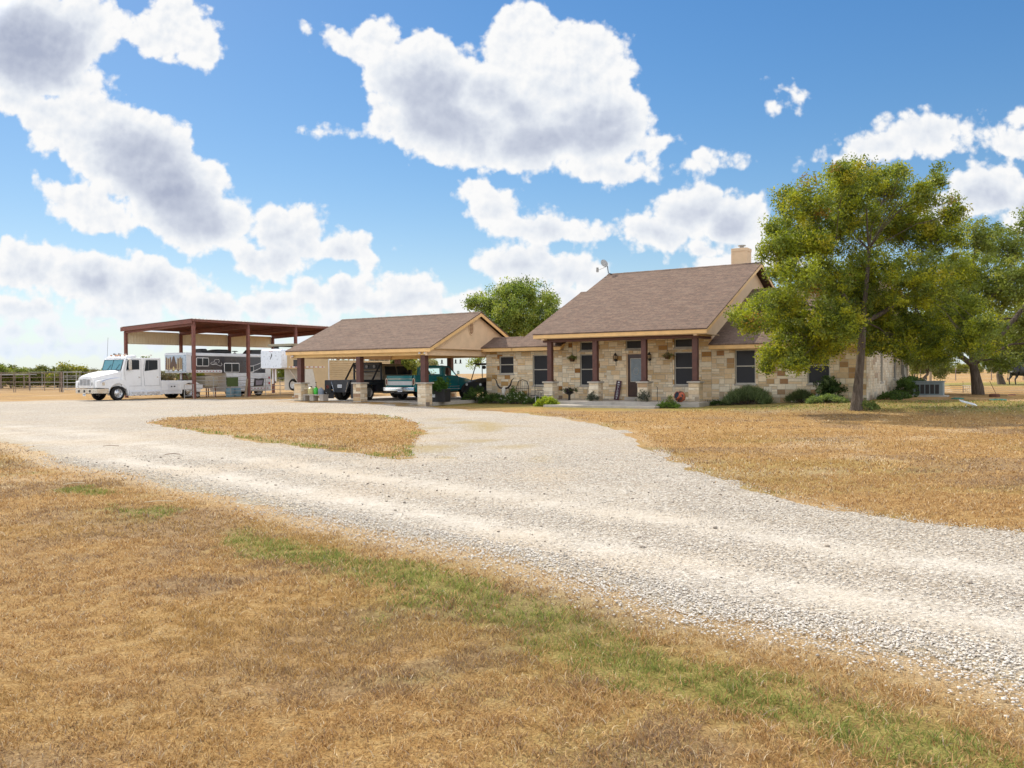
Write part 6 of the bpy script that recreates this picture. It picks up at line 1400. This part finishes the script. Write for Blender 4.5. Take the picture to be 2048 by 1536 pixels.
T = thing('side_table', 'small black glass-topped table at the foot of the first porch pier', 'table', W(-3.75, -2.1, .10), RZ)
p = MB(); p.box((-.36, -.22, .42), (.36, .22, .44), .004); p.build('table_top', simple('smoked_glass', (.16, .17, .18), .15), T)
for x, y in ((-.34, -.2), (.34, -.2), (-.34, .2), (.34, .2)): p = MB(); p.tube([(x, y, 0), (x, y, .42)], .012, 5); p.build('leg', MT['white'], T)
# succulents growing at the foot of two piers
for x, lab in ((-1.28, 'dark mottled succulent clump at the foot of the second porch pier'), (1.30, 'dark mottled succulent clump at the foot of the third porch pier')):
    T = thing('succulent_clump', lab, 'plant', W(x, -1.95, .275), RZ, 'succulents at the pier feet'); r = np.random.RandomState(int(x*7)+30)
    v, f, cc = leaves(np.abs(r.normal(size=(60, 3)))*(0, 0, .16)+r.normal(size=(60, 3))*(.13, .04, .02)+(0, 0, .08), .06, 20, .06, [((.16, .17, .14), 3), ((.07, .08, .06), 3), ((.30, .28, .24), 1)], r); v[:, 2] = np.maximum(v[:, 2], 0); mesh_np('foliage', v, f, MT['leaf'], col=cc, parent=T)
T = thing('walking_stick', 'thin black cane leaning near the third porch pier', 'stick', W(1.62, -1.2, .275), RZ); p = MB(); p.tube([(0, 0, 0), (0, .04, .62), (-.06, .04, .66)], .012, 5); p.build('shaft', MT['black'], T)
# satellite dish on the ridge end
T = thing('satellite_dish', 'grey satellite dish on an arm at the left end of the main ridge', 'dish', W(-4.34, 6.2, 7.10), RZ)
p = MB(); p.tube([(.22, .0, -.02), (0, 0, .05), (-.06, 0, .45)], .025, 6); p.build('mast', MT['black'], T)
p = MB(); dp = [(.0, .05), (.12, .042), (.24, .015), (.34, -.03)]; p.lathe(dp+[(.345, -.015), (.24, .03), (0, .065)], n=26); d_ = p.build('reflector', MT['galv'], T, smooth=True); d_.location = (-.22, -.05, .62); d_.rotation_euler = (math.radians(35), math.radians(62), 0); d_.scale = (.68, .6, .68)
p = MB(); p.tube([(-.12, 0, .42), (-.55, -.22, .22)], .014, 5); p.box((-.62, -.28, .12), (-.52, -.16, .38), .01); p.build('feed_arm', MT['galv'], T)
# ------------------------------------------------------------------ carport clutter
BL = MT['concrete']
T = thing('concrete_block_bench', 'grey concrete block plank bench beside the first carport pier', 'bench', W(-16.15, -4.65, .225), RZ)
p = MB(); p.box((-.82, -.2, .28), (.72, .2, .34), .006); p.build('plank', BL, T)
for x in (-.72, -.1, .62):
    p = MB(); p.box((x-.2, -.19, 0), (x-.02, .19, .279), .01); p.box((x+.0, -.19, 0), (x+.08, .19, .279), .008); p.build('block', BL, T)
def jug(label, s, z, w_, h, col, cap, name='jug'):
    T = thing(name, label, name, W(s, -4.62, .225+.34), RZ)
    p = MB(); loft(p, [rrect(-w_/2, -w_/2+0, w_/2, w_/2, w_*.3, 0, 4)]*1+[rrect(-w_/2, -w_/2, w_/2, w_/2, w_*.3, 0, 4)]); 
    p = MB(); p.lathe([(0, 0), (w_*.46, 0), (w_*.5, .02), (w_*.5, h*.66), (w_*.3, h*.84), (w_*.14, h*.88), (w_*.14, h*.93), (0, h*.93)], n=20); p.build('body', simple(name+'_'+label.split()[0], col, .35), T, smooth=True)
    p = MB(); p.lathe([(w_*.17, h*.90), (w_*.17, h), (0, h)], n=14); p.build('cap', cap, T)
    return T
jug('cloudy yellowish sprayer jug on the block bench', -16.55, 0, .36, .42, (.50, .46, .22), MT['black'])
T2 = jug('green garden sprayer with a dark handle on the block bench', -16.18, 0, .24, .42, (.04, .42, .03), MT['black'], 'sprayer'); p = MB(); p.tube([(0, 0, .42), (0, 0, .62)], .012, 5); p.box((-.05, -.01, .61), (.05, .01, .64)); p.build('handle', MT['black'], T2)
jug('grey-blue water can on the right end of the block bench', -15.82, 0, .32, .36, (.20, .24, .30), MT['galv'], 'can')
T = thing('potted_fern', 'green fern in a tall black crate planter by the third carport pier', 'plant', W(-9.0, -4.0, .225), RZ); T.location = W(-8.95, -3.75, .225)
p = MB(); p.box((-.05, -.25, 0), (.75, .25, .62), .01); p.build('planter', MT['black'], T); p = MB(); p.box((.02, -.262, .22), (.18, -.252, .38)); p.build('tag', MT['plate'], T)
r = np.random.RandomState(12); v, f, cc = leaves(r.normal(size=(70, 3))*(.17, .15, .15)+(.32, 0, .86), .14, 34, .10, [((.05, .12, .02), 3), ((.09, .18, .03), 2)], r, droop=.5); mesh_np('foliage', v, f, MT['leaf'], col=cc, parent=T)
def hanger(name, label, cat, s, t_, z, fn): T = thing(name, label, cat, W(s, t_, z), RZ); fn(T)
def _tri(T):
    p = MB(); a_ = [(-.16, 0, -.34), (.16, 0, -.34), (0, 0, -.04), (-.14, 0, -.30)]; p.tube(a_, .009, 5); p.tube([(0, 0, -.04), (0, 0, .25)], .004, 4); p.build('triangle_bar', MT['galv'], T)
hanger('dinner_bell_triangle', 'thin steel dinner triangle hanging under the carport rear beam', 'bell', -14.0, 3.0, 2.40, _tri)
def _feeder(T):
    p = MB(); p.lathe([(.0, -.24), (.10, -.24), (.10, -.22), (.045, -.21), (.045, -.04), (.06, -.03), (0, 0)], n=14); p.tube([(0, 0, 0), (0, 0, .25)], .004, 4); p.build('tube', simple('feeder_dark', (.06, .06, .07), .3), T, smooth=True)
hanger('bird_feeder', 'round-topped bird feeder hanging nearest the dinner triangle', 'feeder', -13.62, 3.0, 2.42, _feeder)
hanger('bird_feeder', 'slim tube feeder hanging just right of the rear carport post', 'feeder', -12.62, 3.0, 2.42, _feeder)
hanger('bird_feeder', 'slim tube feeder hanging farthest right under the carport', 'feeder', -12.28, 3.0, 2.42, _feeder)
T = thing('black_cabinet', 'dark wall speaker box on the first carport post', 'speaker', W(-17.50, -4.7, 2.05), RZ); p = MB(); p.box((-.14, -.12, 0), (.14, .12, .36), .01); p.build('box', MT['black'], T)
# ------------------------------------------------------------------ under the steel canopy
def pipe_panel(label, p0, p1, h, rails, stiles, group, z0=.08, name='pipe_panel', mat=None, r_=.022, feet=True):
    T = thing(name, label, 'fence', p0, 0, group); a_ = Vector(p0); d = Vector(p1)-a_; d.z = 0; L = d.length; T.rotation_euler = (0, 0, math.atan2(d.y, d.x)); m_ = mat or MT['galv']
    for k in range(rails):
        z = z0+.12+(h-z0-.12)*k/(rails-1); p = MB(); p.tube([(0, 0, z), (L, 0, z)], r_, 6); p.build('rail', m_, T)
    for k in range(stiles):
        x = L*k/(stiles-1); p = MB(); p.tube([(x, 0, z0 if 0 < k < stiles-1 else 0), (x, 0, h+.02)], r_*1.15, 6); p.build('upright', m_, T)
    return T
g_ = 'pipe panels between the canopy posts'
pipe_panel('low pipe gate leaning beside the rear wheel of the white truck', W(-34.05, .55, 0), W(-34.05, 1.3, 0), .98, 3, 2, g_)
pipe_panel('pipe panel between the first and second canopy posts', W(-34.2, 1.6, 0), W(-34.2, 6.1, 0), 1.5, 6, 4, g_)
pipe_panel('pipe panel between the second and third canopy posts', W(-34.2, 6.4, 0), W(-34.2, 10.8, 0), 1.35, 5, 4, g_)
T = thing('green_blanket', 'dark green saddle blanket folded over the pipe panel', 'blanket', W(-34.2, 5.0, 0), RZ)
p = MB(); p.box((.03, -.75, .78), (.06, .25, 1.42), .01); p.box((-.06, -.75, .9), (-.03, .25, 1.42), .01); p.box((-.06, -.75, 1.421), (.06, .25, 1.46), .01); p.build('cloth', simple('olive_cloth', (.07, .10, .035), .9, bump=.3), T)
T = thing('saddle_pad', 'black saddle pad with grey centre hanging on the pipe panel', 'saddle pad', W(-34.12, 7.1, 0), RZ)
p = MB(); p.prism([(-.45, .75), (.45, .80), (.55, 1.32), (.35, 1.38), (0, 1.30), (-.35, 1.38), (-.40, 1.1)], 'x', .0, .05); p.build('pad', MT['black'], T); p = MB(); p.prism([(-.28, .85), (.30, .88), (.40, 1.22), (0, 1.2), (-.26, 1.22)], 'x', .051, .065); p.build('centre', simple('felt_grey', (.22, .20, .24), .9), T)
for k, (t_, lab) in enumerate(((4.35, 'pale blue plastic barrel nearer the first canopy post'), (5.0, 'pale blue plastic barrel farther from the first canopy post'))):
    T = thing('blue_barrel', lab, 'barrel', W(-35.2, t_+1.0, 0), RZ, 'blue barrels under the trailer nose'); p = MB(); p.lathe([(0, 0), (.26, 0), (.29, .03), (.29, .3), (.30, .32), (.29, .34), (.29, .62), (.27, .66), (0, .66)], n=22); p.build('drum', simple('barrel_blue', (.20, .34, .42), .5), T, smooth=True)
T = thing('covered_load', 'beige tarpaulin-covered box under the raised trailer nose', 'crate', W(-36.3, 4.2, 0), RZ)
p = MB(); loft(p, [rrect(-.5, .75, .5, 1.55, .12, -.55, 4), rrect(-.55, .70, .55, 1.62, .14, 0, 4), rrect(-.5, .75, .5, 1.50, .12, .55, 4)]); p.build('tarpaulin', simple('beige_tarp', (.40, .34, .25), .85, bump=.4, bscale=8), T, smooth=True)
for x in (-.4, .4):
    for y in (-.4, .4): p = MB(); p.box((x-.03, y-.03, 0), (x+.03, y+.03, .75)); p.build('leg', MT['rust'], T)
for k, (t_, x, lab) in enumerate(((2.9, -35.1, 'rusty red machine with thin handles below the trailer nose'),)):
    T = thing('garden_tiller', lab, 'machine', W(x-.9, t_, 0), RZ); p = MB(); p.box((-.2, -.25, .25), (.2, .25, .62), .04); p.tube([(0, .2, .6), (.0, .9, 1.1), (.25, 1.0, 1.15)], .018, 6); p.tube([(0, .2, .6), (0, .9, 1.1), (-.25, 1.0, 1.15)], .018, 6); p.build('frame', MT['rust'], T)
    for sd in (-1, 1): wheel(T, sd*.24, 0, .2, .2, .1, sd, MT['galv'], holes=0)
T = thing('plank', 'weathered board leaning against the second canopy post', 'board', W(-34.0, 6.0, 0), RZ); p = MB(); p.prism([(-.35, .0), (-.15, 0), (.05, 1.35), (-.12, 1.35)], 'x', 0, .03); p.build('board', simple('weathered_wood', (.30, .24, .17), .9, bump=.3), T)
# ------------------------------------------------------------------ left corral
def gp(px, Y): p = at(px, 760, Y); p.z = 0; return p
gl_ = 'corral panels at the left edge of the yard'; mr = simple('weathered_pipe', (.22, .17, .14), .7, var=.3)
pipe_panel('corral panel at the far left edge of the picture', gp(-70, 90), gp(27, 89), 2.0, 5, 4, gl_, z0=.15, mat=mr, r_=.03)
pipe_panel('corral panel in the middle of the left fence line', gp(30, 89), gp(119, 88), 2.0, 5, 4, gl_, z0=.15, mat=mr, r_=.03)
pipe_panel('pale topped corral panel just left of the white truck hood', gp(127, 88), gp(205, 86), 2.05, 6, 4, gl_, z0=.15, mat=MT['galv'], r_=.03)
pipe_panel('farther corral panel seen through the left panels', gp(-50, 108), gp(58, 104), 2.2, 4, 5, 'farther corral panels', z0=.15, mat=mr, r_=.03)
pipe_panel('farther corral panel with a pale rail behind the corral gate post', gp(60, 104), gp(160, 100), 2.2, 4, 5, 'farther corral panels', z0=.15, mat=MT['galv'], r_=.03)
T = thing('corral_gate_post', 'stout dark gate post between the left corral panels', 'post', gp(123, 88), 0); p = MB(); p.tube([(0, 0, -.1), (0, 0, 2.15)], .10, 10); p.build('shaft', mr, T)
T = thing('corral_shed', 'low dark shelter roof beyond the far left corral', 'shed', gp(12, 120), 0); p = MB(); p.box((-3.5, -1.5, 1.9), (3.5, 1.5, 2.05)); p.build('roof', MT['galv'], T)
for x in (-3.3, 0, 3.3): p = MB(); p.tube([(x, -1.3, 0), (x, -1.3, 1.9)], .08, 6); p.build('post', mr, T)
# ------------------------------------------------------------------ right side: air conditioner, posts, lids, cow
T = thing('air_conditioner', 'grey-blue outdoor air conditioner on a pad beside the house end', 'air conditioner', GW(11.85, 6.0), RZ)
mac = simple('ac_grey', (.20, .25, .27), .5, metal=.2, dirt=.2); p = MB(); p.box((-.62, -.3, .07), (.62, .38, .68), .015); p.box((-.66, -.33, .68), (.66, .41, .72), .01); c0 = p.build('case', mac, T)
p = MB()
for k in range(5): p.box((-.50+k*.2, -.312, .14), (-.34+k*.2, -.302, .56))
p.build('coil_panels', MT['black'], c0); p = MB(); p.box((-.75, -.45, -.05), (.8, .5, .07), .01); p.build('pad', MT['concrete'], T)
def post(label, px, pyb, h, r_, Y=None, tilt=0, mat=None, name='fence_post', group='posts beyond the air conditioner'):
    p0 = gpt(px, pyb) if Y is None else at(px, pyb, Y); p0.z = gh(p0.x, p0.y); T = thing(name, label, 'post', p0, 0, group); T.rotation_euler = (0, tilt, 0); p = MB(); p.tube([(0, 0, -.2), (0, 0, h)], [r_, r_*.92], 8); p.build('shaft', mat or simple('weathered_wood', (.30, .24, .17), .9, bump=.3), T); return T
post('wooden post with white insulator directly left of the air conditioner', 1829, 786, 1.0, .05)
post('pale wooden post right behind the air conditioner', 1861, 777, 1.1, .09)
post('thin steel post beside the low stock panel left of the forked oak', 1926, 786, .62, .012, mat=MT['rust'])
post('thin steel rod leaning over the brown stump', 1993, 790, .75, .012, tilt=-.45, mat=MT['rust'])
pipe_panel('low wire stock panel standing left of the oak trunk', gpt(1927, 784), gpt(1950, 784.5), .32, 3, 7, 'low stock panels', z0=0, r_=.008)
# woven wire fence lines
def wire_fence(label, pts, h, nw, Ypost, group=None, r_=.006, pr=.03, zig=True):
    T = thing('wire_fence', label, 'fence', pts[0], 0, group); B = Vector(pts[0]); P_ = [Vector(p)-B for p in pts]
    for k in range(nw):
        z = h*(k+1)/nw; p = MB(); p.tube([q_+Vector((0, 0, z)) for q_ in P_], r_, 4); p.build('wire', MT['galv'], T)
    for a_, b__ in zip(P_[:-1], P_[1:]):
        n = max(1, int((b__-a_).length/Ypost))
        for k in range(n): q_ = a_.lerp(b__, k/n); p = MB(); p.tube([q_, q_+Vector((0, 0, h+.12))], pr, 5); p.build('post', mr, T)
    return T
wire_fence('low rusty wire fence across the yard edge behind the oak', [gpt(1885, 786.5), gpt(1965, 788.5), gpt(2060, 789)], .42, 4, 2.5, pr=.02)
wire_fence('distant woven wire fence across the tan field on the right', [Vector((27, 96, .36)), Vector((52, 92, .36)), Vector((75, 90, .36))], 1.25, 5, 3.2, pr=.05)
wire_fence('distant wire fence across the field seen under the carport', [Vector((-30, 100, .1)), Vector((-3, 97, .2))], 1.2, 4, 4, pr=.06)
T = thing('stump', 'short brown cut stump in the dry grass right of the oak', 'stump', gpt(1989, 794), 0); p = MB(); p.lathe([(0, .0), (.22, 0), (.21, .12), (.17, .14), (0, .15)], n=14); p.build('wood', simple('stump_brown', (.13, .06, .04), .9, bump=.5), T)
mg_ = simple('lid_green', (.02, .16, .12), .5, var=.2)
for px, py, r_, lab in ((1915, 798.3, .24, 'smaller green septic lid left of the white antenna'), (1996, 801, .30, 'larger green septic lid nearest the right edge')):
    T = thing('septic_lid', lab, 'lid', gpt(px, py), 0, 'green septic lids in the lawn'); p = MB(); p.lathe([(r_, -.05), (r_, .035), (r_*.92, .05), (r_*.9, .04), (0, .06)], n=26)
    for k in range(8): a_ = k*PI/4; p.box((math.cos(a_)*r_*.5-.02, math.sin(a_)*r_*.5-.02, .05), (math.cos(a_)*r_*.5+.02, math.sin(a_)*r_*.5+.02, .065))
    p.build('cover', mg_, T)
T = thing('flat_antenna', 'flat white antenna panel tilted on short legs in the lawn', 'antenna', gpt(1936, 814), -.25)
p = MB(); p.box((-.27, -.17, -.012), (.27, .17, .012), .01); q_ = p.build('panel', MT['plate'], T); q_.location = (0, 0, .15); q_.rotation_euler = (math.radians(10), math.radians(16), 0)
for x in (-.06, .10): p = MB(); p.tube([(x*1.6, -.06, 0), (x*.4+.02, 0, .14)], .012, 5); p.build('leg', MT['white'], T)
T = thing('valve_box', 'small dark rusty valve box half sunk in the far lawn', 'box', gpt(2024, 791), 0); p = MB(); p.box((-.12, -.1, -.02), (.12, .1, .06), .01); p.build('box', MT['rust'], T)
# meter boxes, pipes and the hose on the end wall
T = thing('electric_meter', 'grey electric meter box and conduits on the house end wall', 'meter', W(S1, 9.6, 0), RZ)
p = MB(); p.box((.02, -.15, 1.35), (.16, .15, 1.85), .01); p.tube([(.06, 0, 1.85), (.06, 0, 2.7)], .025, 6); p.tube([(.06, 0, 1.35), (.06, 0, .3)], .025, 6); p.box((.02, .4, 1.2), (.14, .75, 1.7), .01); p.build('box', MT['galv'], T)
T = thing('utility_table', 'small pale shelf with dark legs at the far end of the side wall', 'table', W(S1+.45, 12.5, .36), RZ)
p = MB(); p.box((-.35, -.3, .62), (.35, .3, .72), .01); p.build('table_top', MT['concrete'], T)
for x in (-.3, .3): p = MB(); p.tube([(x, 0, 0), (x, 0, .62)], .03, 6); p.build('leg', MT['rust'], T)
# black cow, cut by the right edge of the photograph
def cow():
    base = gpt(2040, 770); T = thing('black_cow', 'black cow standing in the field at the right edge', 'cow', base, .12)
    J = {'rump': ((-.62, 0, 1.17), .27), 'hip': ((-.42, 0, 1.13), .34), 'mid': ((.1, 0, 1.03), .40), 'chest': ((.62, 0, 1.03), .36), 'withers': ((.72, 0, 1.14), .27), 'neck': ((1.05, .02, 1.10), .19), 'poll': ((1.30, .03, 1.12), .13), 'muz': ((1.56, .03, .88), .075), 'nose': ((1.63, .03, .80), .06)}
    for sd, y in (('l', -.20), ('r', .20)):
        dx = .10 if sd == 'l' else -.10
        J['th'+sd] = ((-.55, y, .95), .19); J['st'+sd] = ((-.48+dx, y, .68), .11); J['hk'+sd] = ((-.66+dx, y, .45), .055); J['ft'+sd] = ((-.62+dx, y, .12), .042); J['hf'+sd] = ((-.58+dx, y, .03), .055)
        J['sh'+sd] = ((.60, y, .85), .15); J['kn'+sd] = ((.62-dx, y, .48), .062); J['pa'+sd] = ((.62-dx, y, .12), .042); J['fh'+sd] = ((.65-dx, y, .03), .055)
    E_ = [('rump', 'hip'), ('hip', 'mid'), ('mid', 'chest'), ('chest', 'withers'), ('withers', 'neck'), ('neck', 'poll'), ('poll', 'muz'), ('muz', 'nose')]
    for sd in 'lr': E_ += [('hip', 'th'+sd), ('th'+sd, 'st'+sd), ('st'+sd, 'hk'+sd), ('hk'+sd, 'ft'+sd), ('ft'+sd, 'hf'+sd), ('chest', 'sh'+sd), ('sh'+sd, 'kn'+sd), ('kn'+sd, 'pa'+sd), ('pa'+sd, 'fh'+sd)]
    ks = list(J); me = bpy.data.meshes.new('body'); me.from_pydata([J[k][0] for k in ks], [(ks.index(a_), ks.index(b__)) for a_, b__ in E_], [])
    o = bpy.data.objects.new('body', me); C.objects.link(o); o.parent = T; sk = o.modifiers.new('skin', 'SKIN'); sk.use_smooth_shade = True
    for i, k in enumerate(ks): me.skin_vertices[0].data[i].radius = (J[k][1], J[k][1]); me.skin_vertices[0].data[i].use_root = (k == 'mid')
    o.modifiers.new('sub', 'SUBSURF').render_levels = 2; me.materials.append(simple('black_hide', (.012, .010, .010), .55, var=.3))
    p = MB(); p.tube([(-.86, 0, 1.22), (-.96, 0, 1.05), (-.99, 0, .75), (-1.02, 0, .50)], [.035, .028, .022, .018], 6); p.tube([(-1.02, 0, .52), (-1.03, 0, .36)], [.05, .02], 6); p.build('tail', simple('black_hide', (.012, .010, .010), .55), T, smooth=True)
    for sd in (-1, 1): p = MB(); p.tube([(1.25, sd*.10, 1.16), (1.22, sd*.24, 1.14)], [.05, .015], 6); p.build('ear', simple('black_hide', (.012, .010, .010), .55), T)
cow()
# fallen twigs and a few pale sticks on the grass and gravel
for k, (px, py, L, a_) in enumerate(((318, 1009, .34, .2), (148, 972, .3, .8), (345, 912, .3, .05), (222, 895, .35, .1))):
    p0 = gpt(px, py); T = thing('twig', ['pale curved twig lying on the dry grass near the left driveway edge', 'short pale twig in the dry grass at far left', 'thin brown twig on the gravel near the driveway edge', 'thin brown twig farthest left on the gravel'][k], 'twig', (p0.x, p0.y, p0.z+.035), a_)
    p = MB(); p.tube([(-L/2, 0, 0), (0, .02, .012), (L/2, 0, 0)], .006, 5); p.build('stick', simple('dry_twig' if k < 2 else 'brown_twig', (.62, .52, .36) if k < 2 else (.16, .10, .06), .8), T)
